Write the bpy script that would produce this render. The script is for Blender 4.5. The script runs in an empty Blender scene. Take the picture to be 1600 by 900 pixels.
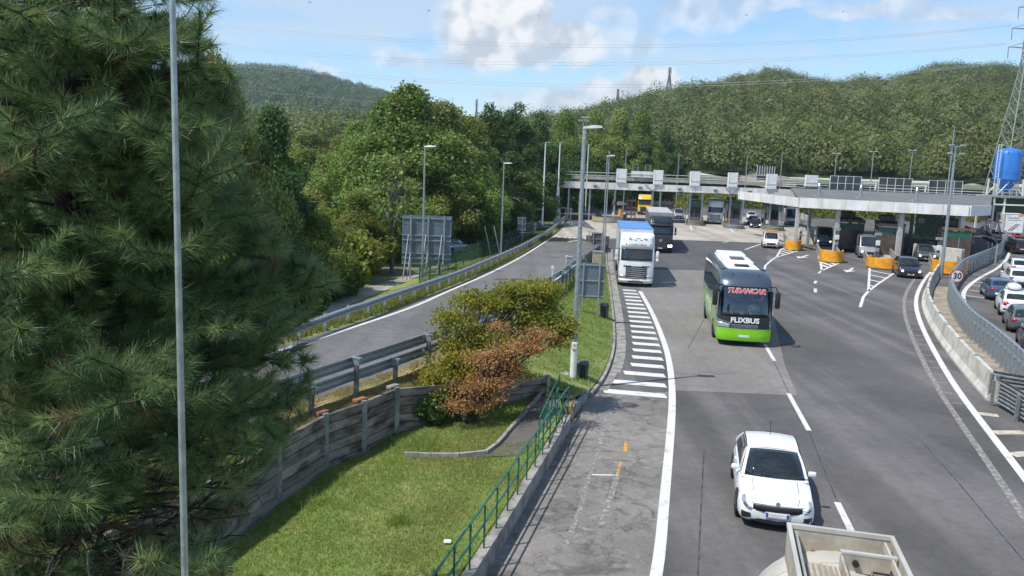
import bpy, bmesh, math, random
import numpy as np
from mathutils import Vector, Matrix

SC = bpy.context.scene
COL = SC.collection
rad = math.radians

# ------------------------------------------------------------------ camera
CF, CH, CP, CR = 1300.0, 8.4, math.atan(192/1300.0), rad(2.14)
FW = np.array([0, math.cos(CP), -math.sin(CP)])
_u = np.array([0, math.sin(CP), math.cos(CP)]); _r = np.array([1., 0, 0])
RT = _r*math.cos(CR) + _u*math.sin(CR)
UP = _u*math.cos(CR) - _r*math.sin(CR)
cam = bpy.data.objects.new('camera', bpy.data.cameras.new('camera')); COL.objects.link(cam)
m = Matrix.Identity(4)
for i in range(3):
    m[i][0], m[i][1], m[i][2] = RT[i], UP[i], -FW[i]
m[2][3] = CH
cam.matrix_world = m
cam.data.sensor_width = 36; cam.data.lens = CF/1600*36
cam.data.clip_start = 0.3; cam.data.clip_end = 9000
SC.camera = cam

# ------------------------------------------------------------------ world, sun, exposure
SUN_DIR = np.array([-0.89*math.cos(rad(58)), -0.455*math.cos(rad(58)), math.sin(rad(58))])   # towards the sun
W = bpy.data.worlds.new('World'); SC.world = W; W.use_nodes = True
nt = W.node_tree; nt.nodes.clear()
def N(t, kind, **kw):
    n = t.nodes.new(kind)
    for k, v in kw.items():
        if k.startswith('i_'): n.inputs[k[2:].replace('_', ' ')].default_value = v
        else: setattr(n, k, v)
    return n
sky = N(nt, 'ShaderNodeTexSky'); sky.sky_type = 'NISHITA'; sky.sun_disc = False
sky.sun_elevation = rad(58)
sky.sun_rotation = math.atan2(SUN_DIR[0], SUN_DIR[1])
sky.air_density = 1.0; sky.dust_density = 0.3; sky.ozone_density = 2.2; sky.altitude = 200
SKYS = 0.125
tc = N(nt, 'ShaderNodeTexCoord')
def vmath(t, op, a, b=None):
    n = N(t, 'ShaderNodeVectorMath', operation=op); t.links.new(a, n.inputs[0])
    if b is not None:
        if hasattr(b, 'links'): t.links.new(b, n.inputs[1])
        else: n.inputs[1].default_value = b
    return n.outputs['Value'] if op in ('DOT_PRODUCT', 'LENGTH', 'DISTANCE') else n.outputs[0]
def smath(t, op, a, b=None, c=None, clamp=False):
    n = N(t, 'ShaderNodeMath', operation=op); n.use_clamp = clamp
    for i, v in enumerate((a, b, c)):
        if v is None: continue
        if hasattr(v, 'links'): t.links.new(v, n.inputs[i])
        else: n.inputs[i].default_value = v
    return n.outputs[0]
def smooth(t, v, a, b, lo=0.0, hi=1.0):
    n = N(t, 'ShaderNodeMapRange', interpolation_type='SMOOTHSTEP')
    t.links.new(v, n.inputs[0]); n.inputs[1].default_value = a; n.inputs[2].default_value = b
    n.inputs[3].default_value = lo; n.inputs[4].default_value = hi
    return n.outputs[0]
def pxdir(x, y):
    d = FW + RT*(x-800)/CF + UP*(450-y)/CF
    return d/np.linalg.norm(d)
def build_clouds():
    t = nt
    d = tc.outputs['Generated']
    # warped direction for ragged outlines
    nz = N(t, 'ShaderNodeTexNoise', i_Scale=14.0, i_Detail=7.0, i_Roughness=0.6); t.links.new(d, nz.inputs['Vector'])
    wv = vmath(t, 'SUBTRACT', nz.outputs['Color'], (.5, .5, .5))
    sc = N(t, 'ShaderNodeVectorMath', operation='SCALE'); t.links.new(wv, sc.inputs[0]); sc.inputs['Scale'].default_value = 0.05
    dw = vmath(t, 'ADD', d, sc.outputs[0])
    fine = N(t, 'ShaderNodeTexNoise', i_Scale=34.0, i_Detail=6.0, i_Roughness=0.55); t.links.new(d, fine.inputs['Vector'])
    total = None
    top = None
    # cumulus lobes: picture direction, angular radius (horizontal, vertical), weight
    lobes = [(770, 38, .075, .052, 1), (735, 15, .035, .03, 1), (830, 25, .03, .026, 1), (880, 62, .06, .022, .9), (905, 78, .035, .02, .9),
             (730, 60, .035, .03, .9), (625, 92, .04, .014, .55), (790, 85, .09, .018, .85), (1000, 128, .036, .018, 1), (985, 140, .06, .016, .9),
             (900, 152, .08, .012, .6), (1075, 25, .035, .018, .55), (1175, 5, .07, .012, .5), (960, 30, .03, .012, .35), (500, 102, .02, .006, .5),
             (1020, 40, .05, .01, .3), (930, 158, .09, .014, .75), (840, 160, .07, .012, .6), (1040, 120, .02, .014, .9), (960, 70, .05, .02, .5), (1380, 14, .07, .010, .55), (1480, 28, .06, .008, .5), (1110, 20, .06, .02, .5)]
    for (x, y, a, b, w) in lobes:
        c = pxdir(x, y)
        df = vmath(t, 'SUBTRACT', dw, tuple(c))
        h = vmath(t, 'DOT_PRODUCT', df, (1/a, 0, 0)); v = vmath(t, 'DOT_PRODUCT', df, (0, 0, 1/b))
        r2 = smath(t, 'ADD', smath(t, 'MULTIPLY', h, h), smath(t, 'MULTIPLY', v, v))
        q = smath(t, 'MULTIPLY', smooth(t, r2, 1.3, 0.3), w)
        total = q if total is None else smath(t, 'MAXIMUM', total, q)
    # high thin streaks, everywhere in the sky
    mp = N(t, 'ShaderNodeMapping'); mp.inputs['Scale'].default_value = (1.6, 1.6, 9.0); mp.inputs['Rotation'].default_value = (0.12, 0.1, 0.3)
    t.links.new(d, mp.inputs['Vector'])
    st = N(t, 'ShaderNodeTexNoise', i_Scale=1.7, i_Detail=8.0, i_Roughness=0.62, i_Distortion=0.6); t.links.new(mp.outputs[0], st.inputs['Vector'])
    streak = smooth(t, st.outputs[0], 0.45, 0.70, 0, .85)
    # a broad veil high up on the left
    c = pxdir(620, -30); df = vmath(t, 'SUBTRACT', dw, tuple(c))
    h = vmath(t, 'DOT_PRODUCT', df, (1/.3, 0, 0)); v = vmath(t, 'DOT_PRODUCT', df, (.35, 0, 1/.055))
    veil = smath(t, 'MULTIPLY', smooth(t, smath(t, 'ADD', smath(t, 'MULTIPLY', h, h), smath(t, 'MULTIPLY', v, v)), 1.4, 0.5), .55)
    thin = smath(t, 'MAXIMUM', streak, veil)
    # shading of the cumulus: tops white, bases grey-blue
    gz = smooth(t, fine.outputs[0], 0.35, 0.62, 0.0, 1.0)
    n2 = N(t, 'ShaderNodeTexNoise', i_Scale=26.0, i_Detail=3.0); 
    off = vmath(t, 'ADD', d, (-.012, 0, .012)); t.links.new(off, n2.inputs['Vector'])
    n3 = N(t, 'ShaderNodeTexNoise', i_Scale=26.0, i_Detail=3.0); t.links.new(d, n3.inputs['Vector'])
    rel = smooth(t, smath(t, 'SUBTRACT', n3.outputs[0], n2.outputs[0]), -0.16, 0.13)
    body = N(t, 'ShaderNodeMixRGB'); body.inputs[1].default_value = (.36, .41, .47, 1); body.inputs[2].default_value = (.60, .61, .62, 1)
    t.links.new(rel, body.inputs[0])
    lum = N(t, 'ShaderNodeMixRGB'); t.links.new(total, lum.inputs[0])
    bg1 = N(t, 'ShaderNodeMixRGB'); bg1.inputs[2].default_value = (.42, .49, .55, 1)
    s2 = N(t, 'ShaderNodeVectorMath', operation='SCALE'); t.links.new(sky.outputs[0], s2.inputs[0]); s2.inputs['Scale'].default_value = SKYS
    tint = N(t, 'ShaderNodeMixRGB', blend_type='MULTIPLY'); tint.inputs[0].default_value = 1; tint.inputs[2].default_value = (.72, .82, .90, 1)
    t.links.new(s2.outputs[0], tint.inputs[1])
    t.links.new(tint.outputs[0], bg1.inputs[1]); t.links.new(thin, bg1.inputs[0])
    t.links.new(bg1.outputs[0], lum.inputs[1]); t.links.new(body.outputs[0], lum.inputs[2])
    bg = N(t, 'ShaderNodeBackground'); bg.inputs[1].default_value = 1.0
    t.links.new(lum.outputs[0], bg.inputs[0])
    out = N(t, 'ShaderNodeOutputWorld'); t.links.new(bg.outputs[0], out.inputs[0])
build_clouds()
sl = bpy.data.lights.new('sun', 'SUN'); sl.energy = 3.1; sl.angle = rad(0.5); sl.color = (1.0, .95, .88)
so = bpy.data.objects.new('sun', sl); COL.objects.link(so)
so.rotation_euler = Vector(SUN_DIR).to_track_quat('Z', 'Y').to_euler()
SC.view_settings.view_transform = 'Standard'; SC.view_settings.look = 'None'
SC.view_settings.exposure = 0.72; SC.view_settings.gamma = 1.0
SC.cycles.max_bounces = 6; SC.cycles.diffuse_bounces = 3; SC.cycles.glossy_bounces = 3
SC.cycles.transparent_max_bounces = 8; SC.cycles.transmission_bounces = 3

# ------------------------------------------------------------------ place helpers: measured sight lines to points in the world
def ray(x, y): return FW + RT*(x-800)/CF + UP*(450-y)/CF
def G(x, y, z=0.0):
    d = ray(x, y); t = (z-CH)/d[2]
    return Vector((t*d[0], t*d[1], z))
def D(x, y, Y):
    d = ray(x, y); t = Y/d[1]
    return Vector((t*d[0], Y, CH+t*d[2]))
def GZ(x, y, zf, dz=0.0):
    z = 0.0
    for _ in range(25):
        p = G(x, y, z+dz); z = .5*z+.5*zf(p.y)
    return Vector((p.x, p.y, z))

# ------------------------------------------------------------------ object helpers
def tag(o, label=None, cat=None, group=None, kind=None, category=None):
    cat = cat or category
    if label: o['label'] = label
    if cat: o['category'] = cat
    if group: o['group'] = group
    if kind: o['kind'] = kind
    return o
def empty(name, loc=(0, 0, 0), rz=0.0, label=None, cat=None, group=None):
    o = bpy.data.objects.new(name, None); COL.objects.link(o)
    o.location = loc; o.rotation_euler = (0, 0, rz); o.empty_display_size = .2
    return tag(o, label, cat, group)
def copy_tree(o, parent=None, **kw):
    c = o.copy(); COL.objects.link(c); c.parent = parent
    for ch in list(o.children): copy_tree(ch, c)
    for k, v in kw.items():
        if k == 'loc': c.location = v
        elif k == 'rz': c.rotation_euler = (0, 0, v)
        elif k == 'scale': c.scale = v
        else: c[k] = v
    return c
class MB:
    def __init__(s): s.v = []; s.f = []
    def add(s, vs, fs):
        b = len(s.v); s.v += [tuple(p) for p in vs]; s.f += [tuple(b+i for i in f) for f in fs]
        return s
    def box(s, c, d, rz=0.0, rot=None, bev=0.0):
        R = rot if rot is not None else Matrix.Rotation(rz, 3, 'Z')
        hx, hy, hz = d[0]/2, d[1]/2, d[2]/2
        if bev <= 0:
            vs = [(x, y, z) for z in (-hz, hz) for y in (-hy, hy) for x in (-hx, hx)]
            fs = [(0, 2, 3, 1), (4, 5, 7, 6), (0, 1, 5, 4), (2, 6, 7, 3), (0, 4, 6, 2), (1, 3, 7, 5)]
        else:
            bm = bmesh.new(); bmesh.ops.create_cube(bm, size=1)
            for v in bm.verts: v.co = Vector((v.co.x*d[0], v.co.y*d[1], v.co.z*d[2]))
            bmesh.ops.bevel(bm, geom=list(bm.edges), offset=bev, segments=2, profile=.5, affect='EDGES')
            bm.verts.index_update()
            vs = [tuple(v.co) for v in bm.verts]; fs = [tuple(v.index for v in f.verts) for f in bm.faces]; bm.free()
        c = Vector(c)
        return s.add([c + R @ Vector(p) for p in vs], fs)
    def bar(s, p0, p1, w, h=None, up=(0, 0, 1)):
        p0, p1 = Vector(p0), Vector(p1); h = h or w
        d = p1-p0; L = d.length
        if L < 1e-6: return s
        y = d/L; upv = Vector(up)
        if abs(y.dot(upv)) > .98: upv = Vector((1, 0, 0))
        x = y.cross(upv).normalized(); z = x.cross(y)
        R = Matrix((x, y, z)).transposed()
        return s.box((p0+p1)/2, (w, L, h), rot=R)
    def tube(s, pts, r, n=8, cap=True):
        pts = [Vector(p) for p in pts]; k = len(pts)
        rr = r if isinstance(r, (list, tuple)) else [r]*k
        b = len(s.v); prev = None
        for i, p in enumerate(pts):
            t = (pts[min(i+1, k-1)]-pts[max(i-1, 0)]).normalized()
            if prev is None:
                a = Vector((0, 0, 1)) if abs(t.z) < .9 else Vector((1, 0, 0))
                x = t.cross(a).normalized()
            else: x = (prev - t*prev.dot(t)).normalized()
            prev = x; y = t.cross(x)
            for j in range(n):
                a = 2*math.pi*j/n; q = p + (x*math.cos(a)+y*math.sin(a))*rr[i]; s.v.append((q.x, q.y, q.z))
        for i in range(k-1):
            for j in range(n):
                a = b+i*n+j; c = b+i*n+(j+1) % n
                s.f.append((a, c, c+n, a+n))
        if cap:
            s.f.append(tuple(b+j for j in range(n))[::-1]); s.f.append(tuple(b+(k-1)*n+j for j in range(n)))
        return s
    def cyl(s, p0, p1, r0, r1=None, n=12): return s.tube([p0, p1], [r0, r1 if r1 is not None else r0], n)
    def loft(s, rings, closed=True, cap=True):
        b = len(s.v); n = len(rings[0])
        for r in rings: s.v += [tuple(p) for p in r]
        for i in range(len(rings)-1):
            for j in range(n if closed else n-1):
                a = b+i*n+j; c = b+i*n+(j+1) % n
                s.f.append((a, c, c+n, a+n))
        if cap and closed:
            s.f.append(tuple(b+j for j in range(n))[::-1]); s.f.append(tuple(b+(len(rings)-1)*n+j for j in range(n)))
        return s
    def grid(s, fn, us, vs):
        b = len(s.v); nv = len(vs)
        for u in us:
            for v in vs: s.v.append(tuple(fn(u, v)))
        for i in range(len(us)-1):
            for j in range(nv-1):
                a = b+i*nv+j; s.f.append((a, a+nv, a+nv+1, a+1))
        return s
    def slab(s, fn, us, vs, th):
        """patch fn(u,v) with thickness th along -normal estimated by fn spacing"""
        b = len(s.v); nu, nv = len(us), len(vs)
        P = [[Vector(fn(u, v)) for v in vs] for u in us]
        def nrm(i, j):
            a = P[min(i+1, nu-1)][j]-P[max(i-1, 0)][j]; c = P[i][min(j+1, nv-1)]-P[i][max(j-1, 0)]
            q = a.cross(c); return q.normalized() if q.length > 1e-9 else Vector((0, 0, 1))
        for i in range(nu):
            for j in range(nv): s.v.append(tuple(P[i][j]))
        for i in range(nu):
            for j in range(nv): s.v.append(tuple(P[i][j]-nrm(i, j)*th))
        o = nu*nv
        for i in range(nu-1):
            for j in range(nv-1):
                a = b+i*nv+j; s.f.append((a, a+nv, a+nv+1, a+1)); s.f.append((a+o, a+1+o, a+nv+1+o, a+nv+o))
        for i in range(nu-1):
            for j in (0, nv-1):
                a = b+i*nv+j; s.f.append((a, a+nv, a+nv+o, a+o))
        for j in range(nv-1):
            for i in (0, nu-1):
                a = b+i*nv+j; s.f.append((a, a+1, a+1+o, a+o))
        return s
    def prism(s, poly, z0, z1):
        n = len(poly)
        vs = [(p[0], p[1], z0) for p in poly]+[(p[0], p[1], z1) for p in poly]
        fs = [tuple(range(n))[::-1], tuple(range(n, 2*n))]+[(i, (i+1) % n, (i+1) % n+n, i+n) for i in range(n)]
        return s.add(vs, fs)
    def mesh(s, name, mat=None, smooth=False, origin=None):
        me = bpy.data.meshes.new(name)
        v = s.v if origin is None else [(a-origin[0], b-origin[1], c-origin[2]) for a, b, c in s.v]
        me.from_pydata(v, [], s.f); me.update()
        bm = bmesh.new(); bm.from_mesh(me); bmesh.ops.recalc_face_normals(bm, faces=bm.faces); bm.to_mesh(me); bm.free()
        if mat: me.materials.append(mat)
        if smooth:
            me.shade_smooth() if smooth is True else None
            if smooth is not True:
                me.shade_smooth(); me.set_sharp_from_angle(angle=rad(smooth))
        return me
    def build(s, name, mat, parent=None, smooth=False, world=False, **kw):
        org = parent.location if (world and parent is not None) else None
        me = s.mesh(name, mat, smooth, org)
        o = bpy.data.objects.new(name, me); COL.objects.link(o)
        if parent is not None: o.parent = parent
        return tag(o, **kw)
def put(name, me, parent=None, loc=(0, 0, 0), rz=0.0, **kw):
    o = bpy.data.objects.new(name, me); COL.objects.link(o); o.location = loc; o.rotation_euler = (0, 0, rz)
    if parent is not None: o.parent = parent
    return tag(o, **kw)
def fast_mesh(name, V, F, mat, attr=None, nrm=None):
    me = bpy.data.meshes.new(name); k = F.shape[1]
    me.vertices.add(len(V)); me.vertices.foreach_set('co', V.astype(np.float32).ravel())
    me.loops.add(F.size); me.loops.foreach_set('vertex_index', F.astype(np.int32).ravel())
    me.polygons.add(len(F)); me.polygons.foreach_set('loop_start', np.arange(0, F.size, k, dtype=np.int32))
    try: me.polygons.foreach_set('loop_total', np.full(len(F), k, dtype=np.int32))
    except Exception: pass
    me.update(calc_edges=True)
    if attr is not None:
        a = me.attributes.new('tint', 'FLOAT', 'POINT'); a.data.foreach_set('value', attr.astype(np.float32))
    if mat: me.materials.append(mat)
    return me
def lerp(a, b, t): return a+(b-a)*t
def resample(pts, step):
    pts = [Vector(p) for p in pts]; out = [pts[0]]
    for a, b in zip(pts, pts[1:]):
        n = max(1, int(round((b-a).length/step)))
        for i in range(1, n+1): out.append(a.lerp(b, i/n))
    return out
def even(pts, step):
    """points spaced evenly along a polyline"""
    pts = [Vector(p) for p in pts]; out = [pts[0].copy()]; acc = 0.0
    for a, b in zip(pts, pts[1:]):
        L = (b-a).length; s = step-acc
        while s <= L:
            out.append(a.lerp(b, s/L)); s += step
        acc = L-(s-step)
    return out
def chaikin(pts, n=2):
    pts = [Vector(p) for p in pts]
    for _ in range(n):
        q = [pts[0]]
        for a, b in zip(pts, pts[1:]): q += [a.lerp(b, .25), a.lerp(b, .75)]
        pts = q+[pts[-1]]
    return pts
def offs(pts, d, dz=0.0):
    """shift a polyline sideways (to its right for d>0)"""
    out = []; n = len(pts)
    for i, p in enumerate(pts):
        t = pts[min(i+1, n-1)]-pts[max(i-1, 0)]; t = Vector((t.x, t.y, 0)).normalized()
        out.append(Vector((p.x+t.y*d, p.y-t.x*d, p.z+dz)))
    return out
def ribbon(mb, a, b):
    n = len(mb.v)
    for p, q in zip(a, b): mb.v += [tuple(p), tuple(q)]
    for i in range(len(a)-1): mb.f.append((n+2*i, n+2*i+1, n+2*i+3, n+2*i+2))
    return mb
def xat(pts, Y):
    ys = [p.y for p in pts]; xs = [p.x for p in pts]
    return float(np.interp(Y, ys, xs))
def zat(pts, Y): return float(np.interp(Y, [p.y for p in pts], [p.z for p in pts]))

# ------------------------------------------------------------------ materials
def M(name, col, rough=.6, metal=0.0, col2=None, scale=3.0, detail=5.0, lo=.35, hi=.65, bump=0.0, bscale=60.0, spec=.5, coat=0.0, stretch=None, speck=0.0, rnd=0.0):
    mt = bpy.data.materials.new(name); mt.use_nodes = True; t = mt.node_tree; b = t.nodes['Principled BSDF']
    b.inputs['Base Color'].default_value = (*col, 1); b.inputs['Roughness'].default_value = rough
    b.inputs['Metallic'].default_value = metal; b.inputs['Specular IOR Level'].default_value = spec
    b.inputs['Coat Weight'].default_value = coat; b.inputs['Coat Roughness'].default_value = .06
    tcn = N(t, 'ShaderNodeTexCoord'); src = tcn.outputs['Object']
    if stretch:
        mp = N(t, 'ShaderNodeMapping'); mp.inputs['Scale'].default_value = stretch; t.links.new(src, mp.inputs['Vector']); src = mp.outputs[0]
    c = None
    if col2 is None: col2 = tuple(x*.82 for x in col)
    nz = N(t, 'ShaderNodeTexNoise', i_Scale=scale, i_Detail=detail, i_Roughness=.6); t.links.new(src, nz.inputs['Vector'])
    mx = N(t, 'ShaderNodeMixRGB'); mx.inputs[1].default_value = (*col, 1); mx.inputs[2].default_value = (*col2, 1)
    t.links.new(smooth(t, nz.outputs[0], lo, hi), mx.inputs[0]); c = mx.outputs[0]
    if speck > 0:
        n2 = N(t, 'ShaderNodeTexNoise', i_Scale=bscale, i_Detail=2.0); t.links.new(tcn.outputs['Object'], n2.inputs['Vector'])
        hs = N(t, 'ShaderNodeHueSaturation'); t.links.new(c, hs.inputs['Color'])
        t.links.new(smooth(t, n2.outputs[0], .3, .7, 1-speck, 1+speck), hs.inputs['Value']); c = hs.outputs[0]
    if rnd > 0:
        oi = N(t, 'ShaderNodeObjectInfo'); hs = N(t, 'ShaderNodeHueSaturation'); t.links.new(c, hs.inputs['Color'])
        mr = N(t, 'ShaderNodeMapRange'); t.links.new(oi.outputs['Random'], mr.inputs[0]); mr.inputs[3].default_value = 1-rnd; mr.inputs[4].default_value = 1+rnd
        t.links.new(mr.outputs[0], hs.inputs['Value']); c = hs.outputs[0]
    t.links.new(c, b.inputs['Base Color'])
    if bump > 0:
        n3 = N(t, 'ShaderNodeTexNoise', i_Scale=bscale, i_Detail=4.0); t.links.new(src, n3.inputs['Vector'])
        bp = N(t, 'ShaderNodeBump', i_Strength=bump, i_Distance=.02); t.links.new(n3.outputs[0], bp.inputs['Height']); t.links.new(bp.outputs[0], b.inputs['Normal'])
    mt['b'] = 1
    return mt
def emis(name, col, s):
    mt = bpy.data.materials.new(name); mt.use_nodes = True; b = mt.node_tree.nodes['Principled BSDF']
    b.inputs['Base Color'].default_value = (*col, 1); b.inputs['Emission Color'].default_value = (*col, 1); b.inputs['Emission Strength'].default_value = s
    return mt
def asphalt(name, col, patch=.25, crack=0.0, streak=0.0, stain=0.0, ang=0.16):
    mt = bpy.data.materials.new(name); mt.use_nodes = True; t = mt.node_tree; b = t.nodes['Principled BSDF']
    b.inputs['Roughness'].default_value = .85; b.inputs['Specular IOR Level'].default_value = .3
    tcn = N(t, 'ShaderNodeTexCoord'); o = tcn.outputs['Object']
    big = N(t, 'ShaderNodeTexNoise', i_Scale=.22, i_Detail=6.0, i_Roughness=.6); t.links.new(o, big.inputs['Vector'])
    fine = N(t, 'ShaderNodeTexNoise', i_Scale=38.0, i_Detail=3.0, i_Roughness=.7); t.links.new(o, fine.inputs['Vector'])
    mid = N(t, 'ShaderNodeTexNoise', i_Scale=3.2, i_Detail=6.0, i_Roughness=.7); t.links.new(o, mid.inputs['Vector'])
    v = smath(t, 'MULTIPLY', smooth(t, big.outputs[0], .3, .7, 1-patch, 1+patch), smooth(t, fine.outputs[0], .25, .75, .72, 1.3))
    v = smath(t, 'MULTIPLY', v, smooth(t, mid.outputs[0], .3, .7, .9, 1.1))
    if streak > 0:                      # tyre-polished lanes along the driving direction
        mp = N(t, 'ShaderNodeMapping'); mp.inputs['Rotation'].default_value = (0, 0, ang); mp.inputs['Scale'].default_value = (.75, .018, 1)
        t.links.new(o, mp.inputs['Vector']); s = N(t, 'ShaderNodeTexNoise', i_Scale=1.0, i_Detail=3.0, i_Distortion=.4); t.links.new(mp.outputs[0], s.inputs['Vector'])
        v = smath(t, 'MULTIPLY', v, smooth(t, s.outputs[0], .35, .65, 1-streak, 1+streak))
    if stain > 0:
        s = N(t, 'ShaderNodeTexNoise', i_Scale=.9, i_Detail=7.0, i_Roughness=.72, i_Distortion=1.2); t.links.new(o, s.inputs['Vector'])
        v = smath(t, 'MULTIPLY', v, smooth(t, s.outputs[0], .36, .50, 1-stain, 1.0))
        s2 = N(t, 'ShaderNodeTexNoise', i_Scale=2.3, i_Detail=8.0, i_Roughness=.75, i_Distortion=.6); t.links.new(o, s2.inputs['Vector'])
        v = smath(t, 'MULTIPLY', v, smooth(t, s2.outputs[0], .52, .66, 1.0, 1+stain*.9))
    if crack > 0:
        wv = N(t, 'ShaderNodeVectorMath', operation='SCALE'); t.links.new(mid.outputs['Color'], wv.inputs[0]); wv.inputs['Scale'].default_value = .9
        vv = vmath(t, 'ADD', o, wv.outputs[0])
        vo = N(t, 'ShaderNodeTexVoronoi', feature='DISTANCE_TO_EDGE', i_Scale=.55); t.links.new(vv, vo.inputs['Vector'])
        v = smath(t, 'MULTIPLY', v, smooth(t, vo.outputs['Distance'], .004, .02, 1-crack, 1.0))
    mx = N(t, 'ShaderNodeVectorMath', operation='SCALE'); mx.inputs[0].default_value = col; t.links.new(v, mx.inputs['Scale'])
    t.links.new(mx.outputs[0], b.inputs['Base Color'])
    bp = N(t, 'ShaderNodeBump', i_Strength=.35, i_Distance=.01); t.links.new(fine.outputs[0], bp.inputs['Height']); t.links.new(bp.outputs[0], b.inputs['Normal'])
    return mt
def foliage(name, c1, c2, c3, trans=.3, rough=.55, objrnd=.12, scale=.5, inst=False):
    """leaves: three living tones mixed by the per-leaf tint, softened by transmitted light"""
    mt = bpy.data.materials.new(name); mt.use_nodes = True; t = mt.node_tree; t.nodes.clear()
    at = N(t, 'ShaderNodeAttribute', attribute_name='tint')
    r = N(t, 'ShaderNodeValToRGB'); e = r.color_ramp.elements
    e[0].position = 0; e[0].color = (*c1, 1); e[1].position = 1; e[1].color = (*c3, 1); q = r.color_ramp.elements.new(.5); q.color = (*c2, 1)
    if inst:
        a2 = N(t, 'ShaderNodeAttribute', attribute_name='tone', attribute_type='INSTANCER')
        t.links.new(smath(t, 'ADD', smath(t, 'MULTIPLY', at.outputs['Fac'], .45), smath(t, 'MULTIPLY', a2.outputs['Fac'], .6)), r.inputs[0])
    else: t.links.new(at.outputs['Fac'], r.inputs[0])
    oi = N(t, 'ShaderNodeObjectInfo'); mr = N(t, 'ShaderNodeMapRange'); t.links.new(oi.outputs['Random'], mr.inputs[0])
    mr.inputs[3].default_value = 1-objrnd; mr.inputs[4].default_value = 1+objrnd
    hs = N(t, 'ShaderNodeHueSaturation'); t.links.new(r.outputs[0], hs.inputs['Color']); t.links.new(mr.outputs[0], hs.inputs['Value'])
    mr2 = N(t, 'ShaderNodeMapRange'); t.links.new(oi.outputs['Random'], mr2.inputs[0]); mr2.inputs[3].default_value = .485; mr2.inputs[4].default_value = .51
    t.links.new(mr2.outputs[0], hs.inputs['Hue'])
    p = N(t, 'ShaderNodeBsdfPrincipled'); p.inputs['Roughness'].default_value = rough; p.inputs['Specular IOR Level'].default_value = .35
    t.links.new(hs.outputs[0], p.inputs['Base Color'])
    tr = N(t, 'ShaderNodeBsdfTranslucent'); 
    h2 = N(t, 'ShaderNodeHueSaturation', i_Value=1.5, i_Saturation=1.1); t.links.new(hs.outputs[0], h2.inputs['Color']); t.links.new(h2.outputs[0], tr.inputs['Color'])
    mx = N(t, 'ShaderNodeMixShader'); mx.inputs[0].default_value = trans
    t.links.new(p.outputs[0], mx.inputs[1]); t.links.new(tr.outputs[0], mx.inputs[2])
    out = N(t, 'ShaderNodeOutputMaterial'); t.links.new(mx.outputs[0], out.inputs[0])
    return mt
def glass(name, tint=(.5, .55, .55), k=.75):
    mt = bpy.data.materials.new(name); mt.use_nodes = True; t = mt.node_tree; t.nodes.clear()
    tr = N(t, 'ShaderNodeBsdfTransparent'); tr.inputs[0].default_value = (*tint, 1)
    gl = N(t, 'ShaderNodeBsdfGlossy'); gl.inputs['Roughness'].default_value = .03
    fr = N(t, 'ShaderNodeFresnel'); fr.inputs[0].default_value = 1.9
    mx = N(t, 'ShaderNodeMixShader'); t.links.new(fr.outputs[0], mx.inputs[0]); t.links.new(tr.outputs[0], mx.inputs[1]); t.links.new(gl.outputs[0], mx.inputs[2])
    out = N(t, 'ShaderNodeOutputMaterial'); t.links.new(mx.outputs[0], out.inputs[0])
    return mt
m_asph = asphalt('asphalt', (.118, .112, .107), .18, 0.12, .2, .0)
m_asph_dark = asphalt('asphalt_newer', (.092, .089, .088), .12, 0.0, .07)
m_asph_light = asphalt('asphalt_worn_pale', (.20, .187, .17), .1, 0.25, .07)
m_asph_old = asphalt('asphalt_old', (.20, .187, .168), .2, .4, .0, .42)
m_asph_ramp = asphalt('asphalt_ramp', (.14, .137, .133), .14, .3, .08, ang=-.25)
m_conc_slab = asphalt('concrete_apron', (.37, .335, .28), .14, .15, .12)
m_paint = M('road_paint', (.62, .61, .575), .7, col2=(.36, .355, .34), scale=2.2, detail=9, lo=.52, hi=.74, bump=.1)
m_paint_worn = M('road_paint_worn', (.34, .33, .315), .85, col2=(.17, .162, .15), scale=7, detail=12, lo=.36, hi=.54)
m_paint_cream = M('road_paint_cream', (.58, .53, .43), .8, col2=(.40, .36, .29), scale=4)
m_paint_yellow = M('road_paint_yellow', (.62, .33, .04), .8, col2=(.25, .17, .08), scale=7, lo=.45, hi=.6)
m_galv = M('galvanised_steel', (.42, .46, .47), .42, .55, col2=(.30, .33, .34), scale=9, bump=.05)
m_galv_dull = M('weathered_galvanised', (.30, .31, .31), .6, .35, col2=(.2, .2, .195), scale=6)
m_corten = M('dark_steel_rail', (.22, .235, .245), .5, .5, col2=(.13, .13, .13), scale=5)
m_conc = M('concrete', (.44, .42, .37), .85, col2=(.30, .28, .245), scale=1.8, detail=8, bump=.25, speck=.06)
m_conc_dirty = M('dirty_concrete', (.33, .31, .275), .9, col2=(.15, .145, .13), scale=2.4, detail=9, lo=.38, hi=.66, bump=.3)
m_plank = M('stained_concrete_plank', (.29, .245, .205), .9, col2=(.075, .06, .05), scale=1.1, detail=12, lo=.38, hi=.64, bump=.5, stretch=(1.0, 1.0, 3.2), rnd=.3, speck=.25)
m_grass_g = M('grass_ground', (.15, .21, .045), .9, col2=(.26, .27, .09), scale=.9, detail=9, lo=.4, hi=.66, bump=.6, bscale=90, speck=.3)
m_soil = M('dry_verge', (.30, .235, .12), .95, col2=(.15, .17, .06), scale=1.3, detail=9, lo=.4, hi=.62, bump=.5, bscale=50, speck=.25)
m_earth = M('ground_earth', (.16, .17, .08), .95, col2=(.10, .13, .045), scale=.05, detail=9, bump=.3, bscale=4)
m_gravel = M('gravel', (.40, .37, .32), .95, col2=(.22, .21, .17), scale=.35, detail=10, lo=.42, hi=.6, bump=.5, bscale=30, speck=.2)
m_white = M('white_paint', (.80, .80, .78), .5, col2=(.70, .70, .67), scale=1.5, detail=6)
m_white_dirty = M('weathered_white_panel', (.80, .79, .755), .6, col2=(.60, .59, .55), scale=.9, detail=8, stretch=(1, 1, .35))
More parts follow.
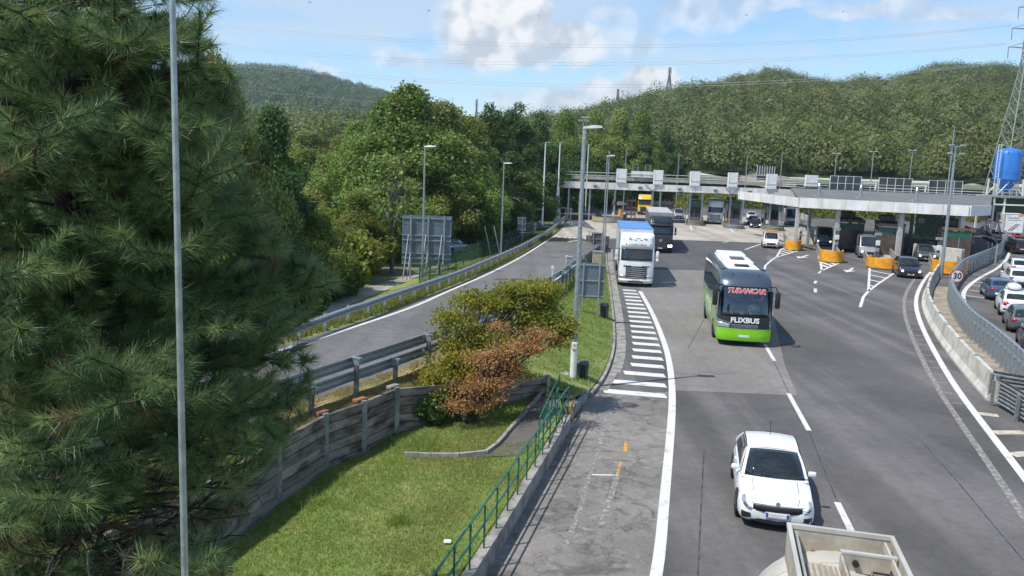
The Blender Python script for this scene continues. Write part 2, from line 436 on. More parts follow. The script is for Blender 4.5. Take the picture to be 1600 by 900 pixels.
m_grey = M('grey_paint', (.33, .34, .34), .6)
m_grey_d = M('dark_grey_paint', (.10, .105, .11), .6)
m_black = M('black_plastic', (.018, .018, .019), .45)
m_rubber = M('rubber', (.022, .022, .022), .85)
m_green = M('green_paint', (.012, .11, .06), .5, col2=(.02, .15, .085), scale=8, coat=.2)
m_green_fence = M('green_fence_mesh', (.03, .10, .05), .6)
m_signback = M('sign_back_aluminium', (.17, .215, .26), .5, .3, col2=(.13, .17, .21), scale=1.2)
m_yellow = M('yellow_bumper', (.85, .38, .015), .55, col2=(.60, .25, .02), scale=1.6, detail=7)
m_roofgrey = M('roof_felt', (.17, .17, .165), .9, col2=(.115, .115, .112), scale=.35, detail=8, stretch=(2, .4, 1))
m_greenpanel = M('green_booth_panel', (.01, .115, .065), .4)
m_brown = M('brown_booth_frame', (.17, .10, .055), .5, col2=(.11, .065, .04), scale=2)
m_panelbrown = M('tinted_booth_glass', (.10, .085, .07), .15, col2=(.06, .05, .045), scale=1)
m_glassd = M('dark_glass', (.012, .016, .018), .05, spec=.8, col2=(.02, .026, .028), scale=1.0)
m_solar = M('dark_glazed_panel', (.022, .035, .055), .12, spec=.7)
m_blue = M('blue_silo_paint', (.035, .21, .62), .45, col2=(.03, .16, .50), scale=.8, stretch=(3, 3, .3))
m_chrome = M('bright_metal', (.65, .66, .67), .22, .9)
m_red = M('red_lens', (.5, .01, .012), .25, coat=.5)
m_lampglass = M('headlamp_glass', (.55, .58, .60), .1, .5, coat=1.0)
m_plate = M('number_plate', (.75, .76, .74), .4)
m_plate_blue = M('plate_blue', (.02, .07, .35), .4)
m_bark = M('bark', (.075, .055, .042), .9, col2=(.035, .027, .022), scale=6, bump=.8, bscale=18, stretch=(1, 1, .3))
m_bark_g = M('grey_bark', (.22, .20, .16), .9, col2=(.11, .10, .08), scale=4, bump=.6, bscale=14)
m_on = emis('lit_headlight', (1, .97, .9), 3.0)
# ------------------------------------------------------------------ lie of the land
def zramp(Y): return float(np.interp(Y, [0, 30, 60, 95], [1.6, 1.6, .75, 0.0]))
RL = [GZ(x, y, zramp) for x, y in [(422.7, 552), (462.7, 540.8), (550, 512), (646.7, 480), (700, 455), (760, 430), (813, 403), (849, 380), (870, 367)]]
RR = [GZ(x, y, zramp) for x, y in [(478.7, 620), (561, 592), (680, 548), (780, 492), (845, 455), (870, 435), (900, 412), (925, 395), (938, 386)]]
def back(pts, d, k=2):          # prolong a polyline towards the camera
    t = (pts[0]-pts[k]); t.z = 0; t.normalize(); return [pts[0]+t*d]+pts
RL = back(RL, 26); RR = back(RR, 22)
for P in (RL, RR): P[0].z = 1.6
RL = resample(chaikin(RL, 2), 1.2); RR = resample(chaikin(RR, 2), 1.2)
KERB = [G(x, y) for x, y in [(925, 620), (948, 591), (962, 548), (961, 510), (957, 470), (951, 430), (948, 405), (950, 388)]]
KERB = resample(chaikin(KERB, 2), .8)
RAIL = [Vector((-1.35, 12.5, .5)), G(762, 848, .5), G(888, 646, .5)]
WALL = [Vector((-8.6, 9.5, 1.6))]+[G(x, y, z) for x, y, z in [(355, 735, 1.6), (434, 688, 1.6), (508, 648, 1.6), (568, 628, 1.6), (619, 607, 1.6), (700, 600, 1.45), (780, 594, 1.25), (855, 588, 1.1)]]
def wallx(Y): return xat(WALL, Y)
def railx(Y): return xat(RAIL, Y)
def zlawn(X, Y):
    a, b = wallx(Y), railx(Y)
    zl = float(np.interp(Y, [10, 18, 23, 28.5], [-.15, -.1, .1, .5]))
    u = min(1, max(0, (X-a)/max(.3, b-a)))
    z = lerp(zl, .46, u**.8)
    return z + .025*math.sin(X*2.1+Y)*math.sin(Y*1.7-X) 
def zisl(X, Y):
    a = xat(RR, Y)+.5; b = xat(KERB, Y) if Y > 30.5 else lerp(railx(Y), xat(KERB, 30.5), max(0, (Y-28)/2.5))
    u = min(1, max(0, (X-a)/max(.4, b-a)))
    return lerp(zramp(Y)-.03, lerp(.46, .14, min(1, max(0, (Y-28.5)/2))), u**1.35)

# ground sheet to the horizon
mb = MB()
xs = [-2400, -1500, -500, -200, -90, -40, 0, 60, 150, 400, 1200, 2400]; ys = [-60, 0, 60, 140, 250, 450, 900, 1800, 2600]
mb.grid(lambda u, v: (u, v, -.06), xs, ys); mb.build('ground', m_earth, kind='structure')
# main carriageway sheet
left = [RAIL[0]+Vector((0, -11, 0)), RAIL[0], RAIL[-1]]+[p for p in KERB if p.y > 29]+[Vector((9.2, 97, 0)), Vector((5, 99, 0)), Vector((6, 112, 0)), Vector((9, 140, 0)), Vector((16, 170, 0)), Vector((26, 215, 0))]
mb = MB(); a = [Vector((p.x, p.y, 0)) for p in left]; b = [Vector((max(110, p.x), p.y, 0)) for p in left]
ribbon(mb, a, b); mb.build('road', m_asph, kind='structure')
def sheet(name, pts, mat, z=.004, world=None):
    mb = MB(); mb.v = [(p[0], p[1], z) for p in pts]; mb.f = [tuple(range(len(pts)))]
    return mb.build(name, mat, kind='structure')
# old pavement beside the railing
wl = [G(x, y) for x, y in [(1026, 905), (1040, 760), (1048, 660), (1047, 612)]]
sheet('old_pavement', [(-1.45, 1.5), (-1.33, 12.5)]+[(p.x+.02, p.y) for p in RAIL[1:]]+[(3.1, 30.3)]+[(p.x, p.y) for p in wl[::-1]]+[(2.1, 10), (1.3, 1.5)], m_asph_old)
# pale worn patch in front of the bus, darker band before the apron
WL = [G(x, y) for x, y in [(1005, 965), (1028, 900), (1040, 760), (1049, 665), (1051, 610), (1046, 565), (1038, 535), (1020, 490), (1000, 455)]]
sheet('pale_road_patch', [(p.x+.1, p.y) for p in WL[4:]]+[(9.9, 71.5)]+[tuple(G(x, y)[:2]) for x, y in [(1060, 422), (1196, 424), (1210, 500), (1226, 570), (1246, 618)]], m_asph_light, .005)
sheet('dark_road_band', [tuple(G(x, y)[:2]) for x, y in [(1062, 421.5), (1020, 421), (960, 400), (946, 374), (1050, 374.5), (1200, 380), (1196, 423.4)]], m_asph_dark, .005)
# concrete apron: a grid of cast slabs
ap = empty('concrete_apron', (0, 0, 0)); ap['kind'] = 'structure'
def slabm():
    return MB().box((0, 0, 0), (1, 1, .012)).mesh('concrete_slab', m_conc_slab)
for i in range(9):
    for j in range(11):
        x0 = 6.5+i*4.7; y0 = 103+j*5.5
        if x0 < 8+max(0, (y0-125))*.30: 
            continue
        mb = MB().box((x0+2.35, y0+2.75, .003), (4.66, 5.46, .014)); mb.build('concrete_slab', m_conc_slab, ap)
mb = MB(); mb.v = [(4.8, 100.5, .009), (9.7, 99.5, .009), (14, 103, .009), (8.5, 125, .009), (7.5, 122, .009)]; mb.f = [(0, 1, 2, 3, 4)]
mb.build('apron_edge', m_conc_slab, ap)

# ramp: raised carriageway with verges and banks
mb = MB(); Ya = np.linspace(max(RL[0].y, RR[0].y), 94, 70)
def q(P, Y, dx=0, dz=0): return Vector((xat(P, Y)+dx, Y, zramp(Y)+dz))
mb.grid(lambda Y, u: (lerp(xat(RL, Y)-.45, xat(RR, Y)+.45, u), Y, zramp(Y)), list(Ya), [0, .5, 1])
mb.build('ramp_road', m_asph_ramp, kind='structure')
def pt(P, i, dx, dz): return Vector((P[i].x+dx, P[i].y, P[i].z+dz))
mb = MB()
Yb = np.linspace(RL[0].y, 122, 90)
def xl(Y): return xat(RL, Y) if Y < 110 else lerp(xat(RL, 110), 8.7, (Y-110)/12)
prof = [(0, 0.0), (.25, .05), (1.2, .04), (2.0, -.25), (4.5, -1.0)]
def bankL(Y, k):
    d, dz = prof[int(k)]; z = zramp(Y); g = -.05
    z2 = max(g, z+dz) if k < 4 else g
    w = .025*math.sin(Y*3.1+d*5)
    return (xl(Y)-.45-d*1.25, Y, z2+(w if 0 < k < 4 else 0))
mb.grid(bankL, list(Yb), [0, 1, 2, 3, 4]); mb.build('ramp_bank', m_grass_g, kind='structure')
# island between ramp and carriageway
mb = MB()
Yi = list(np.linspace(9.5, 96, 150))
def isl(Y, u):
    a = xat(RR, Y)+.43
    if Y < WALL[-1].y+.05: b = max(a+.1, wallx(Y)-.06)
    elif Y < 30.5: b = lerp(railx(WALL[-1].y)+.05, xat(KERB, 30.5)-.1, min(1, (Y-WALL[-1].y)/(30.5-WALL[-1].y)))
    else: b = xat(KERB, Y)-.15
    b = max(b, a+.02); X = lerp(a, b, u)
    z = zisl(X, Y)
    if Y < WALL[-1].y+.05: z = max(z, zat(WALL, Y)-.12) if u > .0 else z
    return (X, Y, z+.02*math.sin(X*3+Y*2)*(0 < u < 1))
mb.grid(isl, Yi, list(np.linspace(0, 1, 9))); mb.build('island_verge', m_grass_g, kind='structure')
# lawn below the wall
mb = MB()
Yl = list(np.linspace(9.5, 28.78, 80))
mb.grid(lambda Y, u: (lerp(wallx(min(Y, 28.9))+.0, railx(Y)-.16, u), Y, zlawn(lerp(wallx(Y), railx(Y), u), Y)), Yl, list(np.linspace(0, 1, 30)))
mb.build('lawn', m_grass_g, kind='structure')
mb = MB(); mb.grid(lambda Y, u: (lerp(1.3, float(np.interp(Y, [27.9, 28.3, 29.3, 30.6], [2.2, 2.38, 2.78, 3.05])), u), Y, lerp(lerp(.52, zisl(1.3, 30.6)+.03, (Y-27.9)/2.7), lerp(.5, .17, (Y-27.9)/2.7), u)), list(np.linspace(27.9, 30.6, 8)), [0, .3, .6, 1]); mb.box((2.14, 27.75, .2), (.34, 1.1, .46), rz=-.12).build('worn_verge', m_soil, kind='structure')
# dry grass strip between ramp edge and wall
mb = MB(); mb.grid(lambda Y, u: (lerp(xat(RR, Y)+.44, xat(RR, Y)+.44+.65, u), Y, isl(Y, .5)[2]*0+zramp(Y)+.03+.02*math.sin(Y*4+u*7)), list(np.linspace(11, 34, 60)), [0, .33, .66, 1])
mb.build('dry_grass_strip', m_soil, kind='structure')
# yard behind the ramp
gy = [G(x, y, -.05) for x, y in [(380, 560), (560, 505), (640, 462), (700, 430), (760, 398), (835, 372), (838, 352), (790, 362), (735, 392), (712, 402), (640, 430), (560, 452), (440, 480), (300, 520)]]
sheet('gravel_yard', gy, m_gravel, -.045)

# ------------------------------------------------------------------ painted markings
def stripe(name, pts, w, mat=None, z=.008):
    pts = [Vector(p) for p in pts]; L = offs(pts, -w/2); R = offs(pts, w/2)
    mb = MB(); ribbon(mb, [Vector((p.x, p.y, z+p.z)) for p in L], [Vector((p.x, p.y, z+p.z)) for p in R])
    return mb.build(name, mat or m_paint, kind='structure')
WLs = resample(chaikin(WL, 2), .7)
stripe('edge_line', WLs, .26, m_paint, .010)
stripe('edge_line', [p for p in RL if p.y > 20], .2, z=.008)
stripe('edge_line', [p for p in RR if p.y < 72], .16, z=.008)
for (a, b) in [((1308, 785), (1340, 850)), ((1232, 615), (1264, 673)), ((1195, 538), (1210, 564)), ((1181, 510), (1186, 520))]:
    stripe('lane_dash', [G(*a), G(*b)], .17)
# zebra hatching between kerb and edge line
for k in range(19):
    Y = 30.9+k*1.5
    xL = xat(KERB, Y)+(.85 if k > 2 else .45+.1*k); xR = xat(WLs, Y-.35)-.25
    if k < 2: xL = xat(KERB, Y)+.25
    mb = MB(); mb.v = [(xL, Y-.31, .008), (xR, Y-.31-.75*(xR-xL)/4, .008), (xR, Y+.31-.75*(xR-xL)/4, .008), (xL, Y+.31, .008)]; mb.f = [(0, 1, 2, 3)]
    mb.build('hatch_stripe', m_paint, kind='structure')
# parking-bay corner, ghost line and yellow remnants on the old pavement
stripe('bay_line', [G(925, 742), G(966, 743)], .09, m_paint, .009)
stripe('bay_line', [G(964, 744), G(952, 785), G(938, 822)], .15, m_paint_worn, .0095)
stripe('old_line', [G(951, 640), G(936, 700), G(920, 745), G(905, 800), G(885, 850)], .12, m_paint_worn, .0085)
stripe('yellow_mark', [G(979, 690), G(976, 706)], .12, m_paint_yellow, .0085)
stripe('yellow_mark', [G(970, 722), G(964, 742)], .07, m_paint_yellow, .0085)
# curved right-hand edge line and its ghost
RW = [G(x, y) for x, y in [(1660, 825), (1600, 745), (1540, 668), (1491, 603), (1455, 541), (1437, 503), (1430, 475), (1434, 455), (1446, 434), (1455, 425)]]
RWs = resample(chaikin(RW, 2), .8)
stripe('edge_line', RWs, .26, m_paint, .010)
stripe('old_line', offs(RWs, -.75), .22, m_paint_worn, .0085)
for p, q2 in zip(offs(RWs, -.66), offs(RWs, -.18)):
    pass
for k in range(0, len(RWs)-1, 2):
    a = offs(RWs, -.6)[k]; b = offs(RWs, -.2)[k]
    if a.y > 30: stripe('old_hatch', [a, b], .16, m_paint_worn, .0088)
# chevrons at the islands
def poly_line(px, w=.2, mat=None, z=.0085): stripe('island_line', [G(x, y) for x, y in px], w, mat, z)
poly_line([(1193, 425), (1196, 415), (1206, 406), (1213, 402), (1247, 392)]); poly_line([(1213, 402), (1220, 390), (1226, 387)])
poly_line([(1344, 480), (1349, 464), (1357, 455), (1370, 445), (1401, 424)]); poly_line([(1357, 455), (1358, 435), (1359, 416)])
poly_line([(1279, 427), (1284, 423), (1311, 411)]); poly_line([(1284, 424), (1282, 408), (1279, 400)])
for px in ([(1275, 439), (1273, 443)], [(1274, 451), (1274, 457)], [(1130, 379), (1142, 377)], [(1148, 373), (1152, 370)]): poly_line(px, .22)
poly_line([(1164, 390), (1190, 381)], .2); poly_line([(1078, 350), (1081, 361), (1092, 353)], .22, None, .014); poly_line([(1137, 353), (1147, 364), (1158, 357)], .22, None, .014)
for t0 in (.2, .4, .6, .8):
    a = Vector(G(1359, 416)).lerp(G(1357, 455), t0); b = Vector(G(1401, 424)).lerp(G(1357, 455), t0); stripe('hatch_stripe', [a, b], .35)
    if t0 < .7:
        a = Vector(G(1226, 387)).lerp(G(1213, 402), t0); b = Vector(G(1247, 392)).lerp(G(1213, 402), t0); stripe('hatch_stripe', [a, b], .4)
        a = Vector(G(1279, 400)).lerp(G(1284, 424), t0); b = Vector(G(1311, 411)).lerp(G(1284, 424), t0); stripe('hatch_stripe', [a, b], .4)
def arrow(x, y, s=1.0, ang=0.0, z=.0086, base=None):
    c = base if base is not None else G(x, y)
    mb = MB(); R = Matrix.Rotation(ang, 3, 'Z')
    pts = [(-.12, 2.2), (.12, 2.2), (.12, -.3), (.55, -.3), (0, -2.2), (-.55, -.3), (-.12, -.3)]
    mb.v = [tuple(Vector((c.x, c.y, c.z+z)) + R @ Vector((px*s, py*s, 0))) for px, py in pts]; mb.f = [(0, 1, 2, 6), (3, 4, 5, 6, 2)]
    mb.build('lane_arrow', m_paint, kind='structure')
arrow(1255, 401, 1.1, -.55); arrow(1328, 422, 1.0, -.5); arrow(889, 378, 1.3, -.45, base=G(889, 378, .01))
for k in range(8):
    x = 5.3+k*.62; mb = MB(); mb.v = [(x, 100.0-k*.12, .012), (x+.38, 99.95-k*.12, .012), (x+.42, 101.0-k*.12, .012), (x+.05, 101.0-k*.12, .012)]; mb.f = [(0, 1, 2, 3)]
    mb.build('rumble_mark', m_paint, kind='structure')
# right-hand queue lane
QW = [G(x, y) for x, y in [(1600, 610), (1560, 560), (1525, 510), (1508, 478), (1504, 463), (1509, 450), (1530, 434), (1560, 419), (1574, 404), (1578, 392), (1573, 380), (1560, 368)]]
QWs = resample(chaikin(QW, 2), .8); stripe('edge_line', QWs, .3, m_paint, .010)
for k, (y0, y1) in enumerate([(441, 443), (446, 449), (453, 457), (462, 466)]):
    stripe('hatch_stripe', [G(1524-k*5, y0), G(1548-k*2, y1)], .22)
for px in ([(1528, 646), (1560, 650)], [(1552, 676), (1602, 676)], [(1580, 711), (1640, 706)], [(1606, 745), (1680, 735)]):
    stripe('hatch_stripe', [G(*px[0]), G(*px[1])], .42, m_paint_cream, .0088)

# ------------------------------------------------------------------ kerb and gutter strip
kb = empty('island_kerb', (KERB[0].x, KERB[0].y, 0)); kb['kind'] = 'structure'
pts = even(KERB, 1.0)
for a, b in zip(pts, pts[1:]):
    d = (b-a).normalized(); MB().bar(a+d*.01+Vector((-.07, 0, .07)), b-d*.01+Vector((-.07, 0, .07)), .14, .15+random.Random(a.y).uniform(-.012, .012)).build('kerb_stone', m_conc_dirty, kb, world=True)
for a, b in ((Vector((2.08, 27.25, .24)), Vector((2.30, 27.98, .22))), (Vector((2.30, 28.0, .2)), Vector((2.72, 29.3, .14))), (Vector((2.73, 29.32, .13)), Vector((3.0, 30.6, .06)))): MB().bar(a+Vector((.05, 0, -.12)), b+Vector((.05, 0, -.08)), .14, .5).build('kerb_stone', m_conc_dirty, kb, world=True)
gt = empty('gutter_strip', (KERB[0].x, KERB[0].y, 0)); gt['kind'] = 'structure'
for a, b in zip(pts[1:], pts[2:]):
    d = (b-a).normalized(); w = .5 if a.y > 33 else .36
    MB().bar(a+d*.015+Vector((w/2+.02, 0, .0)), b-d*.015+Vector((w/2+.02, 0, .0)), w, .03).build('gutter_slab', m_conc_dirty, gt, world=True)

# ------------------------------------------------------------------ retaining wall of stained planks between concrete posts
rw = empty('plank_wall', (-4.9, 21.5, 0), 0, 'stained precast plank retaining wall with grey posts along the lawn', 'wall')
PW = [WALL[0], WALL[0].lerp(WALL[1], .25), WALL[0].lerp(WALL[1], .5), WALL[0].lerp(WALL[1], .75)]+WALL[1:6]
w1 = WALL[5]; w2 = WALL[-1]; nseg = 3
PW += [w1.lerp(w2, (i+1)/nseg) for i in range(nseg)]
rnd = random.Random(5)
for i, (a, b) in enumerate(zip(PW, PW[1:])):
    d = Vector((b.x-a.x, b.y-a.y, 0)); L = d.length; d.normalize(); rz = math.atan2(d.y, d.x)
    nrm = Vector((d.y, -d.x, 0))
    za, zb = a.z, b.z; gz = min(zlawn(a.x+.1, a.y), zlawn(b.x+.1, b.y))-.12
    n = int(math.ceil((max(za, zb)-gz)/.27))
    sl = (zb-za)
    for k in range(n):
        top = max(za, zb)-k*.27-abs(sl)*.0; lean = rnd.uniform(-.012, .012)
        c = (a+b)/2+nrm*(.0+rnd.uniform(-.022, .022)); c.z = (za+zb)/2-k*.27-.13
        R = Matrix.Rotation(rz, 3, 'Z') @ Matrix.Rotation(-math.atan2(sl, L)+rnd.uniform(-.004, .004), 3, 'Y')
        MB().box(c, (L-.10, .09+rnd.uniform(0, .03), .243), rot=R).build('plank', m_plank, rw, world=True)
for i, a in enumerate(PW):
    h = 1.95 if a.x < 0 else 1.1
    top = a.z+.05
    g = zlawn(a.x+.1, a.y)-.2
    mp = m_galv_dull if i in (5, 6, 7) else m_conc_dirty
    MB().box((a.x+.02, a.y-.04, (top+g)/2), (.15, .13, top-g), rz=.6).build('post', mp, rw, world=True)
    if i in (6, 7, 8):
        MB().box((a.x-.12, a.y+.06, a.z+.05), (.42, .2, .07), rz=1.0).build('post_cap', M('rusty_cap', (.38, .13, .05), .8, col2=(.2, .1, .06), scale=9) if i < 8 else m_conc_dirty, rw, world=True)

# ------------------------------------------------------------------ kerb wall and green railing beside the lawn
kw = empty('railing_kerb_wall', (RAIL[1].x, RAIL[1].y, 0), 0, 'low grey concrete kerb wall carrying the green railing', 'wall')
rp = even(RAIL, 2.6)
for a, b in zip(rp, rp[1:]+[RAIL[-1]]):
    if (b-a).length < .3: continue
    d = (b-a).normalized(); c0, c1 = a+d*.01, b-d*.01
    MB().bar(Vector((c0.x, c0.y, .2)), Vector((c1.x, c1.y, .2)), .22, .56).build('wall_block', m_conc_dirty, kw, world=True)
    n = 2
rl = empty('green_railing', (RAIL[1].x, RAIL[1].y, .48), 0, 'green painted steel pipe railing between lawn and old pavement', 'railing')
RA = RAIL[0].lerp(RAIL[1], -.2)
pts = even([RAIL[0], RAIL[1], RAIL[2]], 1.0)
pm = MB().box((0, 0, .46), (.04, .04, .96)).mesh('post', m_green)
for i, p in enumerate(pts): put('post', pm, rl, (p.x-rl.location.x-.02, p.y-rl.location.y, 0))
for h, nm in ((.93, 'top_rail'), (.5, 'middle_rail')):
    MB().bar(Vector((RAIL[0].x-.02, RAIL[0].y, .48+h)), Vector((RAIL[-1].x-.02, RAIL[-1].y, .48+h)), .036, .034).build(nm, m_green, rl, world=True)
# second short railing beside the path
rl2 = empty('green_railing', (.55, 22.5, .48), 0, 'short second green railing behind the first along the sunken path', 'railing')
pA, pB = Vector((railx(22.6)-.22, 22.6, .46)), Vector((railx(27.6)-.25, 27.6, .46))
for i in range(6):
    p = pA.lerp(pB, i/5); put('post', pm, rl2, (p.x-.55, p.y-22.5, 0))
for h, nm in ((.93, 'top_rail'), (.5, 'middle_rail')): MB().bar((pA.x, pA.y, .48+h), (pB.x, pB.y, .48+h), .034, .03).build(nm, m_green, rl2, world=True)

# path with low kerb through the lawn
PK = resample(chaikin([G(x, y, .35) for x, y in [(632, 706), (700, 712), (745, 717), (765, 710), (785, 690), (815, 655), (850, 618)]], 2), .5)
PK = [Vector((p.x, p.y, zlawn(p.x, p.y)+.05)) for p in PK]
pk = empty('path_kerb', (PK[0].x, PK[0].y, 0)); pk['kind'] = 'structure'
e = even(PK, .8)
for a, b in zip(e, e[1:]): MB().bar(a, b.lerp(a, .02), .1, .16).build('kerb_stone', m_conc_dirty, pk, world=True)
m_path = asphalt('path_asphalt', (.12, .11, .10), .3, .5, 0, .4)
mb = MB(); src = [p for p in PK if p.y > 22.2]
A = [Vector((p.x+.06, p.y, 0)) for p in src]; B = [Vector((min(railx(p.y)-.2, p.x+.95), p.y-.15, 0)) for p in src]
rows = []
for k in range(7): rows.append([Vector((lerp(a.x, b.x, k/6), lerp(a.y, b.y, k/6), 0)) for a, b in zip(A, B)])
for r_ in rows:
    for p in r_: p.z = zlawn(p.x, p.y)+.03
for r0, r1 in zip(rows, rows[1:]): ribbon(mb, r0, r1)
mb.build('path', m_path, kind='structure')

# ------------------------------------------------------------------ guardrails
def wsec(w=.31, d=.10):                # W-beam section: (out, up)
    return [(0, -w/2), (d, -w*.36), (d, -w*.2), (0.01, -w*.06), (0.01, w*.06), (d, w*.2), (d, w*.36), (0, w/2)]
def beam(pts, side, dz, sec=None, th=.012):
    sec = sec or wsec(); mb = MB(); n = len(pts); O = [offs(pts, side*d, 0) for d, _ in sec]; I = [offs(pts, side*(d-th), 0) for d, _ in sec]
    ring = []
    for i in range(n):
        r_ = [O[k][i]+Vector((0, 0, dz+sec[k][1])) for k in range(len(sec))]+[I[k][i]+Vector((0, 0, dz+sec[k][1])) for k in range(len(sec)-1, -1, -1)]
        ring.append(r_)
    return mb.loft(ring)
def guardrail(name, pts, side, label, beams=((.62,),), post_h=.8, step=2.0, mat=None, pw=.11, topcap=False, zfun=None, group=None, alt=0, pmat=None):
    base = pts[0]; e = empty(name, base, 0, label, 'guardrail', group)
    rs = resample(pts, 1.5); mat = mat or m_galv
    for dz in beams: beam(rs, side, dz).build('rail', mat, e, world=True)
    pmz = {}
    ps = even(pts, step)
    for i, p in enumerate(ps):
        h = post_h if not (alt and i % 2) else alt
        t = (ps[min(i+1, len(ps)-1)]-ps[max(i-1, 0)]); rz = math.atan2(t.y, t.x)
        key = round(h, 2)
        if key not in pmz: pmz[key] = MB().box((0, 0, h/2-.15), (pw*.7, pw, h+.3)).mesh('post', pmat or mat)
        pp = p + Vector((t.y, -t.x, 0)).normalized()*(-side)*(.13)
        put('post', pmz[key], e, (pp.x-base.x, pp.y-base.y, p.z-base.z), rz)
        if topcap: 
            key2 = ('c', key)
            if key2 not in pmz: pmz[key2] = MB().box((0, 0, h), (.12, .34, .05)).box((0, .02, h-.12), (.1, .26, .16)).mesh('bracket', mat)
            put('bracket', pmz[key2], e, (pp.x-base.x, pp.y-base.y, p.z-base.z), rz)
    return e
# double guardrail at the top of the plank wall (posts 2 m apart on the verge)
gp = [Vector((p.x, p.y, zramp(p.y))) for p in offs([p for p in RR if 9 < p.y < 66], .95)]
guardrail('guardrail', gp, -1, 'tall double beam guardrail on dark posts above the plank wall', (.98, .56), 1.12, 2.0, m_galv, .13, True, alt=.70, pmat=m_corten)
gp2 = [Vector((p.x, p.y, zisl(p.x, p.y)*0+zramp(p.y))) for p in offs([p for p in RR if p.y >= 66], .75)]+[Vector((9.0, 97.5, 0)), Vector((9.9, 96.5, 0)), Vector((9.8, 90, .1)), Vector((9.4, 84, .1))]
guardrail('guardrail', chaikin(gp2, 2), -1, 'dark guardrail curling round the gore tip beside the white truck', (.62, .3), .8, 2.0, m_corten)
# left edge of the ramp
gl = [GZ(x, y, lambda Y: zramp(Y), .75) for x, y in [(547, 478), (560, 475.5), (604, 460), (660, 442), (715.6, 424), (751, 409), (782, 396.7), (815.6, 382), (849, 364), (871, 349), (886.7, 333), (893, 327)]]
gl = back(gl, 22); gl[0].z = 1.6
gl = chaikin(gl, 2)
guardrail('guardrail', gl, 1, 'long single beam guardrail on the grassy left edge of the ramp', (.62,), .78, 2.2, m_galv, .11)
# rail on the island under the canopy at the far side of the ramp lane
guardrail('guardrail', chaikin([G(896, 331), G(915, 327), G(940, 322.5), G(955, 320)], 1), 1, 'far guardrail beyond the first toll lane under the canopy', (.62,), .8, 3)

# delineators on the gore rail
dm = MB().box((0, 0, .25), (.06, .06, .5)).box((0, 0, .55), (.16, .1, .2)).mesh('delineator', m_white)
for i, (x, y, lb) in enumerate([(863, 427, 'white reflector post on the guardrail nearest the maple'), (885, 409, 'white reflector post midway along the gore guardrail'), (907, 393, 'white reflector post closest to the gore tip')]):
    p = GZ(x, y, zramp, .78); put('reflector_post', dm, None, (p.x, p.y, p.z+.6), 0, label=lb, category='reflector post', group='reflector posts on the gore guardrail')

# seams, short dark bars, manhole and tyre marks on the tarmac
m_tar = M('tar_seam', (.035, .034, .033), .6, col2=(.09, .088, .085), scale=3, lo=.4, hi=.6)
for px in ([(1264, 675), (1286, 730), (1308, 783)], [(1330, 828), (1345, 860), (1365, 905)], [(1210, 566), (1222, 592), (1232, 613)], [(1100, 700), (1095, 800), (1090, 905)], [(1440, 690), (1490, 745), (1560, 830), (1620, 900)], [(1075, 545), (1100, 500), (1130, 440)]):
    stripe('tar_seam', chaikin([G(x, y) for x, y in px], 2), .035, m_tar, .0065)
for k, (x, y, L_) in enumerate([(1120, 583, 1.3), (968, 720, .8), (1010, 650, .6), (1068, 585, 1.6)]):
    c = G(x, y); stripe('short_dark_bar', [c+Vector((-L_/2, .05*k, 0)), c+Vector((L_/2, 0, 0))], .05, m_tar, .0067)  # short thin dark bars laid across the asphalt
n = 20; c = G(984, 633); mb = MB(); mb.v = [(c.x+.34*math.cos(2*math.pi*k/n), c.y+.34*math.sin(2*math.pi*k/n), .009) for k in range(n)]; mb.f = [tuple(range(n))]; mb.build('manhole_cover', m_tar, kind='structure')
# ------------------------------------------------------------------ vehicles
def paint(name, col, metal=.0, rough=.32): return M(name, col, rough, metal, col2=tuple(c*.93 for c in col), scale=1.5, coat=.7, spec=.5)
p_white = paint('white_car_paint', (.78, .79, .80)); p_dark = paint('dark_car_paint', (.025, .03, .045), .3); p_silver = paint('silver_car_paint', (.42, .43, .44), .5)
p_grey = paint('grey_car_paint', (.13, .155, .16), .4); p_black = paint('black_car_paint', (.012, .012, .014)); p_blue = paint('blue_car_paint', (.06, .11, .19), .3)
p_lime = paint('lime_coach_paint', (.23, .62, .012)); p_lime_shaded = paint('shaded_lime_coach_paint', (.20, .40, .07)); p_yellow = paint('yellow_cab_paint', (.85, .48, .01)); p_trk_white = paint('white_cab_paint', (.80, .82, .83))  # coach sides: the lime paint with shade put into its colour
p_charcoal = paint('charcoal_coach_paint', (.055, .075, .11), .2)
m_rim = M('alloy_rim', (.45, .46, .47), .3, .8)
m_under = M('underbody', (.015, .015, .015), .9)
_whl = {}
def wheel_meshes(r, w, truck=False):
    k = (r, w, truck)
    if k in _whl: return _whl[k]
    t = MB(); n = 24; prof = [(r*.68, -w/2), (r*.93, -w/2), (r, -w*.36), (r, w*.36), (r*.93, w/2), (r*.68, w/2)]
    rings = []
    for (rr, x) in prof: rings.append([(x, rr*math.cos(2*math.pi*i/n), rr*math.sin(2*math.pi*i/n)) for i in range(n)])
    t.loft(rings, cap=False)
    ri = MB(); ri.cyl((-w*.35, 0, 0), (w*.30, 0, 0), r*.69, n=20)
    for i in range(5):
        a = 2*math.pi*i/5; ri.bar((w*.36, 0, 0), (w*.40, r*.64*math.cos(a), r*.64*math.sin(a)), r*.16, .03, up=(1, 0, 0))
    ri.cyl((w*.3, 0, 0), (w*.46, 0, 0), r*.17, n=10)
    for (i0, i1) in ((.62, .70),):
        ri.loft([[(w*.42, r*i0*math.cos(2*math.pi*i/n), r*i0*math.sin(2*math.pi*i/n)) for i in range(n)], [(w*.44, r*i1*math.cos(2*math.pi*i/n), r*i1*math.sin(2*math.pi*i/n)) for i in range(n)]], cap=False)
    _whl[k] = (t.mesh('wheel', m_rubber, 40), ri.mesh('rim', m_rim, 30)); return _whl[k]
